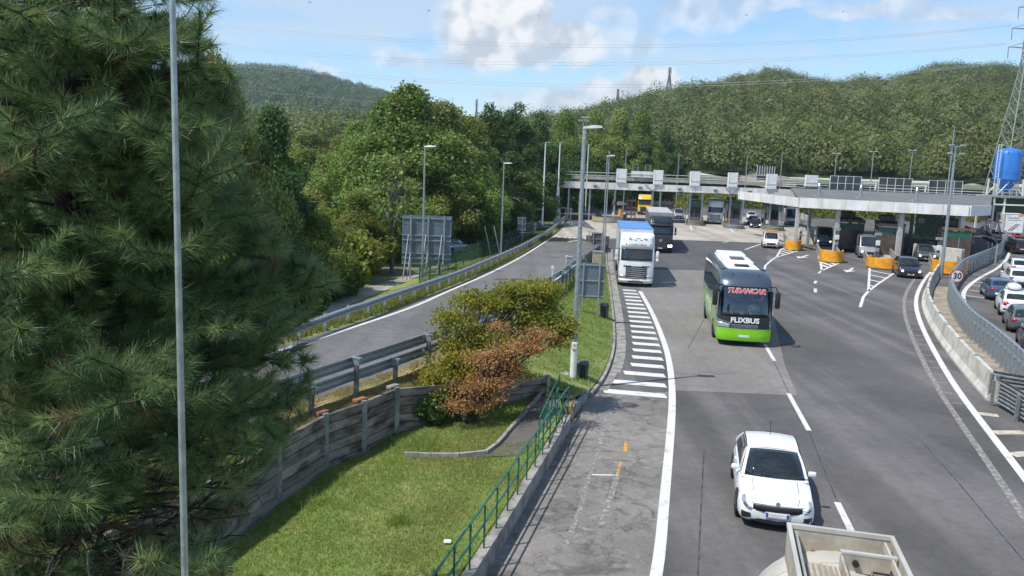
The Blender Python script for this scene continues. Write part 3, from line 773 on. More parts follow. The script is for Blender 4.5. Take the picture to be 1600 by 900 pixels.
def wheels(e, r, w, xh, ys):
    for y in ys:
        for s in (1, -1):
            t, ri = wheel_meshes(r, w)
            o = put('wheel', t, e, (s*(xh-w/2), y, r), 0 if s > 0 else math.pi); put('rim', ri, o)
def text(s, size, mat, parent, loc, rx=90, rz=180, name='lettering', ext=.004, shear=0, sx=1.0, bold=0.0):
    cu = bpy.data.curves.new(name, 'FONT'); cu.body = s; cu.size = size; cu.extrude = ext; cu.align_x = 'CENTER'; cu.align_y = 'CENTER'; cu.shear = shear; cu.resolution_u = 3; cu.offset = bold
    o = bpy.data.objects.new(name, cu); COL.objects.link(o)
    dg = bpy.context.evaluated_depsgraph_get(); me = bpy.data.meshes.new_from_object(o.evaluated_get(dg)); me.name = name
    bpy.data.objects.remove(o); me.materials.clear(); me.materials.append(mat)
    o = bpy.data.objects.new(name, me); COL.objects.link(o); o.parent = parent; o.location = loc; o.rotation_euler = (rad(rx), 0, rad(rz)); o.scale = (sx, 1, 1)
    return o
def head(fx, fy): return math.atan2(-fx, fy)

ST = dict(
 hatch=dict(L=4.36, W=1.82, H=1.47, belt=.90, hood=(.66, .86), ws=(.285, .47), rr=(.985, .80), wt=.70, wb=(.86, -.79), tail=.95),
 sedan=dict(L=4.7, W=1.82, H=1.45, belt=.90, hood=(.66, .86), ws=(.30, .46), rr=(.87, .70), wt=.70, wb=(.80, -.80), tail=.96),
 wagon=dict(L=4.75, W=1.83, H=1.46, belt=.90, hood=(.66, .86), ws=(.30, .46), rr=(.985, .86), wt=.70, wb=(.80, -.80), tail=.95),
 suv=dict(L=4.7, W=1.92, H=1.68, belt=1.03, hood=(.80, 1.0), ws=(.27, .41), rr=(.985, .86), wt=.74, wb=(.84, -.80), tail=1.06),
 van=dict(L=5.2, W=2.0, H=2.35, belt=1.20, hood=(.92, 1.12), ws=(.13, .30), rr=(.995, .975), wt=.86, wb=(.84, -.84), tail=1.2),
 smallvan=dict(L=4.4, W=1.85, H=1.82, belt=1.05, hood=(.80, 1.0), ws=(.20, .36), rr=(.99, .96), wt=.80, wb=(.84, -.80), tail=1.1))
def car(name, label, cat, loc, fwd, st, pm, group=None, lit=False, rear=False, rails=False, front=True, **ov):
    S = dict(ST[st]); S.update(ov); L, W, H, bz = S['L'], S['W'], S['H'], S['belt']
    e = empty(name, loc, head(*fwd), label, cat, group); hw = W/2; h0, h1 = S['hood']; wr = .31 if H < 1.6 else .35
    ws0, ws1 = S['ws']; rr0, rr1 = S['rr']
    # body stations t, width factor, bottom, top
    sta = [(0, .62, .30, h0*.80), (.006, .74, .24, h0*.90), (.02, .85, .20, h0*.96), (.05, .935, .18, h0*1.01), (.10, .98, .17, lerp(h0, h1, .35)+.02),
           (ws0-.03, 1, .17, h1), (ws0+.05, 1, .17, bz), (.5, 1, .17, bz+.01), (.8, .99, .18, bz+.03), (.93, .95, .2, S['tail']), (.975, .89, .24, S['tail']-.03), (.993, .80, .30, S['tail']-.10), (1, .68, .36, S['tail']-.2)]
    T = [s[0] for s in sta]
    # ring: lateral factor, height factor
    ring = [(0, 0), (.80, 0), (.955, .07), (1.0, .25), (1.0, .52), (.975, .72), (.93, .88), (.80, .965), (.5, 1.0), (0, 1.02)]
    def Sf(t, v, side=1):
        wf = float(np.interp(t, T, [s[1] for s in sta])); zb = float(np.interp(t, T, [s[2] for s in sta])); zt = float(np.interp(t, T, [s[3] for s in sta]))
        i = np.interp(v*(len(ring)-1), range(len(ring)), [r_[0] for r_ in ring]); j = np.interp(v*(len(ring)-1), range(len(ring)), [r_[1] for r_ in ring])
        return Vector((side*hw*wf*float(i), L/2-t*L, lerp(zb, zt, float(j))))
    mb = MB(); tt = sorted(set(T+[.15, .2, .4, .6, .7, .88])); rings = []
    n = len(ring)
    for t in tt: rings.append([Sf(t, i/(n-1), 1) for i in range(n)]+[Sf(t, i/(n-1), -1) for i in range(n-2, 0, -1)])
    mb.loft(rings)
    # cabin
    zr = H; wt = hw*S['wt']; wb = hw*.90
    y = lambda t: L/2-t*L
    fb, ft, rt_, rb = y(ws0), y(ws1), y(rr1), y(rr0); zb_ = bz-.04
    def roof(u, v):          # u across -1..1, v front..rear 0..1
        return Vector((u*wt, lerp(ft, rt_, v), zr-.05*u*u-.06*(2*v-1)**2*(1 if v < .5 else 1.3)))
    def wsc(u, v, o=0.0):    # v 0 bottom..1 top
        x = u*lerp(wb, wt, v); yy = lerp(fb, ft, v)+.10*(1-u*u)*(1-.5*v); z = lerp(zb_, zr-.05*u*u-.06, v)+.06*math.sin(v*math.pi); return Vector((x, yy+o, z+o*.8))
    def rsc(u, v, o=0.0):
        x = u*lerp(wb*.95, wt, v); yy = lerp(rb, rt_, v)-.05*(1-u*u); z = lerp(zb_, zr-.05*u*u-.078, v)+.03*math.sin(v*math.pi); return Vector((x, yy-o, z+o*.3))
    def side(s, w, v, o=0.0):  # w 0 front..1 rear along
        y0 = lerp(fb, rb, w); y1 = lerp(ft, rt_, w); x = s*(lerp(wb, wt, v)+.03*math.sin(v*math.pi)+o); zt_ = roof(1, w).z
        if w > .97: pass
        return Vector((x, lerp(y0, y1, v), lerp(zb_, zt_, v)))
    U = [-1, -.8, -.5, -.2, .2, .5, .8, 1]; V = [0, .15, .35, .6, .85, 1]
    mb.grid(roof, U, [0, .05, .2, .4, .6, .8, .95, 1]); mb.grid(wsc, U, V); mb.grid(rsc, U, V)
    for s in (1, -1): mb.grid(lambda a, b: side(s, a, b), [0, .1, .3, .5, .7, .9, 1], V)
    body = mb.build('body', pm, e, smooth=42)
    MB().box((0, 0, .22), (W*.86, L*.93, .12)).build('underbody', m_under, e)
    a = MB().slab(lambda u, v: wsc(u, v, .014), [-.9, -.6, -.3, 0, .3, .6, .9], [.06, .3, .55, .8, .95], .01); a.build('windshield', m_glassd, e, smooth=True)
    a = MB().slab(lambda u, v: rsc(u, v, .014), [-.84, -.5, 0, .5, .84], [.28 if st in ('suv', 'van', 'smallvan') else .14, .45, .7, .9], .01); a.build('rear_window', m_glassd, e, smooth=True)
    segs = ((.16, .46), (.50, .74), (.78, .92)) if st in ('wagon', 'suv', 'smallvan') else ((.17, .48), (.52, .84)) if st != 'van' else ((.07, .26),)
    for s in (1, -1):
        for (w0, w1) in segs:
            def sg(a_, b_, w0=w0, w1=w1, s=s):
                sh = (.12*(1-b_) if 0 else 0)
                return side(s, lerp(w0, w1, a_), b_, .012)
            MB().slab(sg, [0, .33, .66, 1], [.14, .4, .7, .9], .008).build('side_window', m_glassd, e)
        MB().tube([side(s, .05, 1, .02), side(s, .5, 1, .02), side(s, .95, 1, .02)], .018, 5).build('roof_rail' if rails else 'roof_trim', m_chrome if rails else m_black, e)
        mpos = side(s, .1, .08); mm = MB().box((mpos.x+s*.13, mpos.y-.02, mpos.z+.06), (.2, .12, .13), bev=.04); mm.build('mirror', pm if st != 'van' else m_black, e, smooth=40)
    gapm = m_black
    for s in (1, -1):
        MB().tube([Sf(t_, .855, s)+Vector((0, 0, .003)) for t_ in (.03, .08, .15, .22, ws0-.01)], .006, 4).build('panel_gap', gapm, e)
        for t_ in (.33, .53, .74): MB().tube([Sf(t_, v_, s)+Vector((s*.002, 0, 0)) for v_ in (.2, .35, .5, .66, .75)], .006, 4).build('panel_gap', gapm, e)
        for t_ in (.45, .66): MB().box(Sf(t_, .60, s)+Vector((s*.012, 0, 0)), (.03, .17, .03), bev=.008).build('door_handle', pm, e)
        MB().tube([wsc(s*.75-.35, .05, .022), wsc(s*.45-.05, .16, .024), wsc(s*.1+.22, .22, .022)], .009, 4).build('wiper', m_black, e)
    # nose
    yf = L/2
    if front: MB().slab(lambda u, v: Vector((u*hw*.52, yf+.012-.05*u*u, lerp(h0*.50, h0*.80, v)+(.05*(abs(u)-1) if v < .5 else .0))), [-1, -.6, 0, .6, 1], [0, .5, 1], .04).build('grille', m_black, e)
    if front: MB().slab(lambda u, v: Vector((u*hw*.60, yf+.015-.06*u*u, lerp(.20, h0*.40, v))), [-1, -.5, 0, .5, 1], [0, 1], .06).build('lower_intake', m_black, e)
    if front: MB().box((0, yf+.03, h0*.44), (.52, .03, .12)).build('number_plate', m_plate, e)
    lm = m_on if lit else m_lampglass
    for s in (1, -1):
        def hl(t_, q_, o=.008): k_ = (t_-.004)/.086; return Sf(t_, lerp(.585+.115*k_, .70+.065*k_, q_), s)+Vector((s*o, o*1.3, o))
        MB().slab(hl, [.004, .009, .018, .035, .06, .09], [0, .5, 1], .02).build('headlight', m_lampglass, e, smooth=True)
        MB().slab(lambda a_, b_: hl(a_, b_, .013), [.012, .02, .034], [.3, .7], .02).build('lamp_unit', m_black, e)
        if lit: MB().cyl((s*hw*.70, yf-.03, h0*.80), (s*hw*.70, yf+.03, h0*.80), .085, n=12).build('headlight_beam', m_on, e)
        MB().slab(lambda t_, v_: Sf(t_, v_, s)+Vector((s*.008, .012, 0)), [.002, .01, .03], [.28, .36, .44], .02).build('fog_light', m_black, e)
        ytail = .2 if st in ('van', 'smallvan') else 0
        if st in ('van', 'smallvan'):
            MB().box((s*hw*.60, -L/2-.01, bz+.0), (.14, .06, .5), bev=.02).build('tail_light', m_red, e)
        else:
            MB().slab(lambda t_, v_: Sf(t_, v_, s)+Vector((s*.006, -.012, 0)), [.90, .95, .98, .993, .999], [.55, .66, .76, .82], .02).build('tail_light', m_red, e, smooth=True)
    MB().box((0, -L/2-.02, bz*.62), (.52, .03, .12)).build('number_plate', m_plate, e)
    MB().box((0, -L/2-.0, .36), (W*.62, .08, .14), bev=.03).build('rear_bumper_trim', m_black, e)
    wf_, wr_ = S['wb']; yw = (L/2*wf_-.25*0-.35, L/2*wr_+.28)
    yw = (L/2-.86, -L/2+.86) if st != 'van' else (L/2-.95, -L/2+1.15)
    for s in (1, -1):
        for yy in yw:
            MB().cyl((s*(hw-.12), yy, wr+.01), (s*(hw+.002), yy, wr+.01), wr+.04, n=22).build('wheel_arch', m_under, e)
    wheels(e, wr, .22, hw+.016, yw)
    return e

# white hatchback in front
fd = Vector((-.22, -1.0)).normalized()
pf = G(1212, 832)
fc = Vector((pf.x, pf.y, 0)) - Vector((fd.x, fd.y, 0))*2.18
hat = car('white_hatchback', 'white five door hatchback driving towards the viewer behind the tanker', 'car', fc, (fd.x, fd.y), 'hatch', p_white, front=False)
MB().slab(lambda u, v: Vector((u*.56, 2.2-.05*u*u, lerp(.50, .645, v)*1.0-.02*(1-abs(u))*(1-v)*2)), [-1, -.8, -.4, 0, .4, .8, 1], [0, .5, 1], .02).build('grille', m_black, hat, smooth=True)
MB().slab(lambda u, v: Vector((u*.60, 2.205-.05*u*u, .66+.012*v)), [-1, -.5, 0, .5, 1], [0, 1], .02).build('grille_trim', m_chrome, hat)
MB().slab(lambda u, v: Vector((u*.62, 2.19-.06*u*u, lerp(.20, .275, v)+.03*abs(u))), [-1, -.6, 0, .6, 1], [0, 1], .02).build('lower_intake', m_black, hat)
MB().tube([(x_, 2.20-.05*(x_/.62)**2, .30+.03*abs(x_)) for x_ in (-.6, -.3, 0, .3, .6)], .012, 5).build('bumper_seam', m_grey, hat)
MB().box((0, 2.215, .43), (.55, .02, .13)).build('plate_holder', p_white, hat)
MB().box((0, 2.228, .43), (.42, .02, .10)).build('number_plate', m_plate, hat)
for s in (1, -1): MB().box((s*.235, 2.228, .43), (.05, .024, .10)).build('plate_band', m_plate_blue, hat)
MB().cyl((0, 2.19, .70), (0, 2.215, .70), .055, n=12).build('badge', m_chrome, hat)
MB().tube([(0, -.9, 1.45), (0, -1.15, 1.75)], .008, 4).build('antenna', m_black, hat)

# generic shell for boxy vehicles
class Shell:
    def __init__(s, L, W, prof, b=.30, p=4.0):
        """prof: list of (z, front y, half width, rear y)"""
        s.P = prof; s.b = b; s.p = p
    def at(s, z):
        Z = [q[0] for q in s.P]; return [float(np.interp(z, Z, [q[i] for q in s.P])) for i in (1, 2, 3)]
    def front(s, u, z, o=0.0):
        yf, hw, yr = s.at(z); return Vector((u*hw*(1+o*.8*abs(u)**6/hw), yf-s.b*abs(u)**s.p+o, z))
    def side(s, sg, y, z, o=0.0):
        yf, hw, yr = s.at(z); return Vector((sg*(hw+o), y, z))
    def body(s, mb, zs=None):
        zs = zs or [q[0] for q in s.P]; U = [-1, -.97, -.9, -.8, -.65, -.4, 0, .4, .65, .8, .9, .97, 1]; rings = []
        for z in zs:
            yf, hw, yr = s.at(z)
            rings.append([s.front(u, z) for u in U]+[Vector((hw, yr+.08, z)), Vector((hw-.08, yr, z)), Vector((-hw+.08, yr, z)), Vector((-hw, yr+.08, z))])
        return mb.loft(rings)
    def fpatch(s, u0, u1, z0, z1, o=.012, nu=8, nz=6, th=.02, slant=0):
        return MB().slab(lambda u, z: s.front(u, z+slant*abs(u), o), [lerp(u0, u1, i/nu) for i in range(nu+1)], [lerp(z0, z1, i/nz) for i in range(nz+1)], th)
    def spatch(s, sg, y0, y1, z0, z1, o=.012, nz=3, th=.015):
        return MB().slab(lambda y, z: s.side(sg, y, z, o), [y0, (y0+y1)/2, y1], [lerp(z0, z1, i/nz) for i in range(nz+1)], th)

# ---------------------------------------------------------------- coach
def coach():
    Lb = 10.6; f = Lb/2; r = -Lb/2
    fwd = Vector((-.150, -1.0)).normalized(); pf = (G(1119, 541)+G(1202, 544))/2
    loc = Vector((pf.x, pf.y, 0))-Vector((fwd.x, fwd.y, 0))*f
    e = empty('coach', loc, head(fwd.x, fwd.y), 'green and charcoal long distance coach with white roof pods on the pale asphalt', 'coach')
    sh = Shell(Lb, 2.55, [(.28, f-.06, 1.24, r), (.45, f, 1.275, r), (1.05, f, 1.275, r), (1.4, f-.06, 1.275, r), (2.2, f-.22, 1.27, r), (2.9, f-.42, 1.255, r+.05), (3.15, f-.55, 1.235, r+.08), (3.4, f-.85, 1.17, r+.15), (3.55, f-1.25, 1.03, r+.3), (3.62, f-1.8, .8, r+.6)], b=.26)
    mb = MB(); sh.body(mb, [.28, .45, .8, 1.05, 1.4, 1.5, 1.8, 2.2, 2.6, 2.92, 3.15, 3.28, 3.4, 3.5, 3.55, 3.62])
    def cen(fc): return [sum(mb.v[i][k] for i in fc)/len(fc) for k in range(3)]
    mb.f = [fc for fc in mb.f if not (len(fc) == 4 and 1.5 < cen(fc)[2] < 2.92 and cen(fc)[1] > f-.95 and abs(cen(fc)[0]) < 1.14)]
    mb.build('body', p_charcoal, e, smooth=50)
    sh.fpatch(-1, 1, .30, .92, .014, 16, 4).build('front_bumper', p_lime, e, smooth=50)
    for s in (1, -1):
        mb = MB().slab(lambda y, q_: sh.side(s, y, lerp(.32, lerp(1.75, 1.05, max(0, min(1, (y-(f-2.6))/2.3)))+.06*math.sin(y*.6), q_), .012), [r+.1]+[r+.5+i*.6 for i in range(16)]+[f-.28], [0, .25, .5, .75, 1], .01)
        mb.build('side_panel', p_lime_shaded, e)
        for k in range(6):
            y0 = r+.5+k*1.55
            sh.spatch(s, y0, y0+1.47, 1.95, 2.98, .014).build('side_window', m_glassd, e)
        sh.spatch(s, f-.95, f-.35, 1.35, 2.75, .013).build('side_window', m_glassd, e)
        # raised roof edge ducts
        MB().bar((s*.93, r+.7, 3.56), (s*.93, f-2.0, 3.56), .3, .14).build('roof_edge', p_charcoal, e)
        # door seams
        for yy in (f-1.0, f-4.2, f-5.4, f-8.4): sh.spatch(s, yy-.012, yy+.012, .5, 1.5, .016, 1).build('panel_gap', m_black, e)
        # A-pillar mirrors
        hook = MB().tube([(s*1.12, f-.55, 2.95), (s*1.38, f-.25, 3.0), (s*1.47, f-.12, 2.75)], .035, 6); hook.build('mirror_arm', m_black, e)
        MB().box((s*1.48, f-.10, 2.38), (.24, .14, .78), bev=.05).build('mirror', m_black, e, smooth=40)
        # headlamps: slanting lens and bright brow strip
        MB().slab(lambda u, v: sh.front(s*u, lerp(.93, 1.12+.22*(u-.55), v), .02), [.55, .65, .75, .85, .93, .98], [0, .33, .66, 1], .02).build('headlight', m_lampglass, e, smooth=True)
        MB().slab(lambda u, v: sh.front(s*u, 1.13+.30*(u-.5)+lerp(0, .035, v), .03), [.5, .6, .7, .8, .9, .97], [0, 1], .02).build('lamp_brow', m_chrome, e)
        MB().tube([sh.front(s*.55, .85, .03), sh.front(s*.8, .87, .03), sh.front(s*.97, .93, .03)], .012, 5).build('bumper_trim', m_chrome, e)
        for yy in (f-2.35, r+2.6):
            MB().cyl((s*1.15, yy, .52), (s*1.284, yy, .52), .60, n=24).build('wheel_arch', m_under, e)
    sh.fpatch(-.93, .93, .93, 1.48, .016, 14, 4).build('front_mask', m_black, e, smooth=40)
    sh.fpatch(-.50, .50, .93, 1.06, .024, 8, 2).build('grille', m_grey_d, e)
    MB().slab(lambda u, v: sh.front(u, 1.085+.018*v, .03), [-.5, -.25, 0, .25, .5], [0, 1], .01).build('grille_trim', m_chrome, e)
    MB().slab(lambda u, v: sh.front(u, .90+.018*v, .03), [-.5, -.25, 0, .25, .5], [0, 1], .01).build('grille_trim', m_chrome, e)
    g = glass('coach_windscreen_glass', (.78, .84, .84)); 
    # recessed dark sheet standing in for the cabin's shade behind the windscreen
    MB().box((0, f-2.6, 2.2), (2.4, .04, 1.6)).build('cabin_dark_backing', M('cabin_shade', (.10, .115, .115), .9), e)
    MB().box((0, f-1.55, 1.42), (2.4, 2.0, .04)).build('cabin_floor', m_grey_d, e)
    for x_ in (-.52, .62): MB().box((x_, f-1.30, 2.0), (.48, .14, .95), bev=.05).box((x_, f-1.05, 1.58), (.48, .5, .14), bev=.04).build('seat', M('seat_cloth', (.06, .09, .16), .9), e, smooth=40)
    sh.fpatch(-.91, .91, 1.49, 2.93, .012, 14, 8, .01).build('windshield', g, e, smooth=True)
    MB().slab(lambda u, v: sh.front(u, 1.5, lerp(-.75, -.02, v)), [-.9, -.45, 0, .45, .9], [0, 1], .03).build('dashboard', m_black, e)
    for s in (-.35, .45):
        a = sh.front(s-.28, 1.53, .04); b_ = sh.front(s+.30, 1.62, .04); MB().bar(a, b_, .02).build('wiper', m_black, e)
    MB().slab(lambda u, v: sh.front(u, lerp(.50, .61, v), .03), [-.2, 0, .2], [0, 1], .01).build('number_plate', m_plate, e)
    # white roof pods
    def pod(y0, y1, w, h, z=3.58):
        MB().box((0, (y0+y1)/2, z+h/2), (w, y1-y0, h), bev=.07).build('roof_pod', m_white, e, smooth=40)
    pod(r+.6, f-2.0, 1.62, .10, 3.56); pod(r+.9, r+3.2, 1.5, .26); pod(r+3.9, r+6.6, 1.5, .22)
    MB().box((0, r+5.3, 3.84), (.7, 1.1, .06)).build('roof_fan', m_grey_d, e); MB().box((0, f-2.9, 3.70), (.72, .62, .09), bev=.03).build('roof_hatch', m_black, e, smooth=40); MB().box((0, r+3.55, 3.70), (.5, .4, .08)).build('roof_hatch', m_grey_d, e)
    for s in (1, -1): MB().tube([(s*.62, f-.92, 3.42), (s*.62, f-.86, 3.5)], .02, 5).build('marker_lamp', m_black, e)
    wheels(e, .50, .3, 1.295, (f-2.35, r+2.6))
    p = sh.front(0, 1.30, .045); t = text('FLIXBUS', .34, m_white, e, p+Vector((0, .02, .02)), rx=84, bold=.012, sx=1.1)
    p = sh.front(.02, 2.72, .05)
    m_tr = M('red_lettering', (.65, .02, .03), .5)
    text('TURANCAR', .34, m_white, e, p+Vector((-.02, .006, 0)), rx=76, rz=180, shear=.3, bold=.022, sx=1.0, name='lettering_outline')
    text('TURANCAR', .34, m_tr, e, p+Vector((-.02, .022, .0)), rx=76, rz=180, shear=.3, bold=.004, sx=1.0)
    p = sh.front(0, .995, .055); text('SETRA', .085, m_chrome, e, p, rx=90, sx=2.4)
    for (x_, z_, w_, c_) in ((-.70, 1.66, .3, (.35, .65, .25)), (-.50, 1.66, .16, (.75, .80, .75)), (-.28, 1.72, .22, (.10, .22, .5)), (-.12, 1.66, .2, (.75, .75, .75)), (.22, 1.64, .14, (.8, .8, .8))):
        q_ = sh.front(-x_, z_, -.12); MB().box(q_, (w_, .02, .17), rot=Matrix.Rotation(.25, 3, 'X')).build('dashboard_card', M('card', c_, .7), e)
    s_ = 1
    return e, sh, f
co, csh, cf = coach()
tx = text('FLIXBUS', 1.0, M('pale_lettering', (.5, .62, .42), .5), co, (1.292, -.6, 1.15), rx=90, rz=90, name='side_lettering')
tx2 = text('FLIXBUS', 1.0, tx.data.materials[0], co, (-1.292, -.6, 1.15), rx=90, rz=-90, name='side_lettering')

# ---------------------------------------------------------------- figures: one continuous skinned body each
def skin_person(name, label, joints, edges, radii, mats, parentloc, rz, sub=2):
    me = bpy.data.meshes.new(name); me.from_pydata([Vector(j) for j in joints], edges, []); o = bpy.data.objects.new(name, me); COL.objects.link(o)
    md = o.modifiers.new('skin', 'SKIN'); md.use_smooth_shade = True
    for i, r_ in enumerate(radii):
        sv = me.skin_vertices[0].data[i]; sv.radius = r_ if isinstance(r_, tuple) else (r_, r_); sv.use_root = (i == 0)
    s = o.modifiers.new('sub', 'SUBSURF'); s.levels = s.render_levels = sub
    me.materials.append(mats); o.location = parentloc; o.rotation_euler = (0, 0, rz)
    return tag(o, label, 'person')
m_shirt = M('white_shirt', (.62, .64, .64), .8); m_skin = M('skin', (.45, .27, .19), .6); m_hair = M('dark_hair', (.03, .022, .018), .8)
# driver seated behind the windscreen (coach frame: +y forward, +x is on the viewer's left)
def driver():
    M3 = Matrix.Rotation(co.rotation_euler.z, 3, 'Z'); base = co.location + M3 @ Vector((-.52, cf-1.05, .06))
    J = [(0, 0, 1.42), (0, .01, 1.62), (0, .0, 1.82), (0, .01, 1.90), (-.17, 0, 1.83), (-.27, .10, 1.62), (-.14, .21, 1.60), (.17, 0, 1.83), (.27, .10, 1.62), (.14, .21, 1.60)]
    E = [(0, 1), (1, 2), (2, 3), (2, 4), (4, 5), (5, 6), (2, 7), (7, 8), (8, 9)]
    Rr = [(.17, .11), (.17, .11), (.15, .09), .055, .07, .05, .035, .07, .05, .035]
    o = skin_person('person', 'coach driver in a white shirt seated behind the coach windscreen', J, E, Rr, m_shirt, (base.x, base.y, .06), co.rotation_euler.z)
    hb = MB(); rings = []
    for i, (z, w, d) in enumerate([(1.90, .05, .05), (1.93, .065, .075), (1.98, .075, .09), (2.04, .08, .095), (2.09, .07, .085), (2.125, .03, .04)]):
        rings.append([(w*math.cos(a), .02+d*math.sin(a), z) for a in [2*math.pi*k/12 for k in range(12)]])
    hb.loft(rings)
    hd = hb.build('head', m_skin, o, smooth=True)
    MB().box((0, .115, 2.0), (.02, .03, .035), bev=.008).build('nose', m_skin, hd)
    for s in (1, -1):
        MB().box((s*.03, .108, 2.03), (.02, .01, .008)).build('eye', m_black, hd); MB().box((s*.082, .01, 2.01), (.015, .03, .045), bev=.006).build('ear', m_skin, hd)
    MB().box((0, .105, 1.955), (.04, .01, .008)).build('mouth', m_red, hd)
    hr = MB().loft([[(w*math.cos(a), .0+d*math.sin(a), z) for a in [2*math.pi*k/12 for k in range(12)]] for (z, w, d) in [(2.05, .086, .095), (2.10, .078, .088), (2.14, .03, .04)]]); hr.build('hair', m_hair, o, smooth=True)
    for s in (1, -1):
        hm = MB().box((s*.12, .245, 1.60), (.075, .08, .03), bev=.012)
        for k in range(4): hm.tube([(s*(.095+k*.018), .28, 1.60), (s*(.095+k*.018), .30+.003*(k % 2), 1.59), (s*(.095+k*.018), .295, 1.565)], [.0085, .008, .007], 5)
        hm.tube([(s*.085, .24, 1.605), (s*.06, .26, 1.60), (s*.055, .28, 1.59)], [.01, .009, .007], 5)
        hm.build('hand', m_skin, o, smooth=40)
    w = MB(); n = 24; R0 = .21
    ring = [Vector((R0*math.cos(2*math.pi*k/n), .27+.05*math.sin(2*math.pi*k/n), 1.56+R0*.55*math.sin(2*math.pi*k/n))) for k in range(n+1)]
    w.tube([p-Vector((0, 0, 0)) for p in ring], .014, 6)
    sw = w.build('steering_wheel', m_black, co); sw.location = (-.52, cf-1.05, .06)
driver()

# ---------------------------------------------------------------- trucks
def truck(name, label, loc, fwd, cab, trailer_roof, trailer_side, white=False, Lt=9.5, mesh_text=None, style='a', lit=False, Ht=4.0, visor=True, group=None):
    e = empty(name, loc, head(*fwd), label, 'truck', group)      # origin under the nose
    sh = Shell(2.3, 2.5, ([(.30, -.05, 1.19, -2.2), (.55, 0, 1.235, -2.2), (1.2, 0, 1.24, -2.2), (1.75, -.02, 1.24, -2.2), (2.0, -.05, 1.24, -2.2), (2.72, -.15, 1.235, -2.2), (2.85, -.16, 1.235, -2.2), (3.3, -.26, 1.225, -2.2), (3.72, -.38, 1.20, -2.2), (3.84, -.62, 1.15, -2.1)] if white and visor else 0) or [(.30, -.05, 1.17, -2.2), (.55, 0, 1.22, -2.2), (1.2, 0, 1.235, -2.2), (1.75, -.03, 1.235, -2.2), (2.0, -.07, 1.23, -2.2), (2.7, -.20, 1.22, -2.2), (2.85, -.24, 1.22, -2.2), (3.3, -.55, 1.20, -2.2), (3.6, -.80, 1.14, -2.2), (3.75, -1.1, 1.03, -2.1)], b=.24)
    sh.body(MB(), [q[0] for q in sh.P]).build('cab', cab, e, smooth=45)
    sh.fpatch(-.93, .93, 1.93, 2.78, .014, 12, 6).build('windshield', m_glassd, e, smooth=True)
    if visor and not white:
        MB().slab(lambda u, v: sh.front(u, 2.80+.10*v, .05+.16*(1-v)), [-.95, -.6, 0, .6, .95], [0, 1], .03).build('sun_visor', m_black if not white else cab, e)
    sh.fpatch(-.95, -.90, 1.95, 2.76, .02, 1, 3).build('pillar', cab, e); sh.fpatch(.90, .95, 1.95, 2.76, .02, 1, 3).build('pillar', cab, e)
    gx = .60
    sh.fpatch(-gx, gx, .62, 1.52, .012, 8, 3).build('grille', m_black, e)
    ns = 6
    for k in range(ns):
        z = .68+k*.14; wv = gx*(.98-.03*abs(k-3))
        MB().slab(lambda u, v: sh.front(u, z+.055*v-.03*(abs(u)/gx)**2, .035), [-wv, -wv/2, 0, wv/2, wv], [0, 1], .03).build('grille_slat', m_chrome if white else m_grey_d, e)
    sh.fpatch(-.97, .97, .33, .60, .02, 12, 2).build('bumper', cab if white else m_black, e, smooth=True)
    sh.fpatch(-.45, .45, .36, .46, .035, 4, 1).build('bumper_step', m_black, e)
    MB().slab(lambda u, v: sh.front(u, lerp(.47, .58, v), .045), [-.2, 0, .2], [0, 1], .01).build('number_plate', m_plate, e)
    for s in (1, -1):
        MB().slab(lambda u, v: sh.front(s*u, lerp(.64, .86+.05*(u-.6), v), .02), [.64, .74, .84, .92, .97], [0, .5, 1], .02).build('headlight', m_lampglass if not (lit and s < 0) else m_on, e, smooth=True)
        sh.spatch(s, -1.35, -.42, 1.95, 2.72, .012).build('side_window', m_glassd, e)
        MB().slab(lambda u, v: sh.front(s*u, lerp(1.50, 1.56, v), .02), [.3, .45, .6, .75], [0, 1], .02).build('vent', m_black, e)
        MB().tube([(s*1.2, -.4, 2.75), (s*1.46, -.22, 2.75), (s*1.46, -.22, 1.95), (s*1.22, -.4, 1.9)], .022, 5).build('mirror_arm', m_black, e)
        MB().box((s*1.46, -.20, 2.42), (.20, .14, .48), bev=.04).box((s*1.46, -.20, 2.02), (.2, .14, .24), bev=.04).build('mirror', cab if white else m_black, e, smooth=40)
        MB().cyl((s*1.0, -1.35, .52), (s*1.238, -1.35, .52), .60, n=22).build('wheel_arch', m_under, e)
        MB().box((s*1.13, -2.9, .68), (.22, 1.3, .55), bev=.05).build('fuel_tank', m_galv, e, smooth=40)
        MB().slab(lambda y_, z_: Vector((s*1.18, y_, z_)), [-2.75, -2.2], [1.0, 3.65], .04).build('side_deflector', cab, e)
    for k in range(-1, 2): MB().box((k*.45, -.98, 3.66), (.12, .05, .05)).build('marker_lamp', m_yellow if not white else m_grey, e)
    MB().box((0, -5.5, .85), (.9, 6.5, .28)).build('chassis', m_under, e)
    y0 = -3.05
    MB().box((0, y0-Lt/2, (1.15+Ht-.02)/2), (2.5, Lt, Ht-.02-1.15)).build('trailer_box', trailer_side, e)
    MB().box((0, y0-Lt/2, Ht), (2.54, Lt+.04, .05)).build('trailer_roof', trailer_roof, e)
    for s in (1, -1):
        for zz in (1.17, Ht-.06): MB().bar((s*1.262, y0, zz), (s*1.262, y0-Lt, zz), .03, .12).build('trailer_rail', m_galv, e)
        for k in range(5): MB().box((s*1.262, y0-.4-k*(Lt-.8)/4, (1.2+Ht)/2), (.02, .04, Ht-1.3)).build('strap', m_grey, e)
        MB().box((s*1.262, y0, (1.2+Ht)/2), (.05, .1, Ht-1.2)).build('trailer_post', m_galv, e)
    MB().box((0, y0+.02, (1.2+Ht)/2), (2.46, .03, Ht-1.25)).build('trailer_front', m_white_dirty if white else m_grey, e)
    wheels(e, .50, .3, 1.24, (-1.35, -4.9, y0-Lt+1.3, y0-Lt+2.5))
    return e, sh
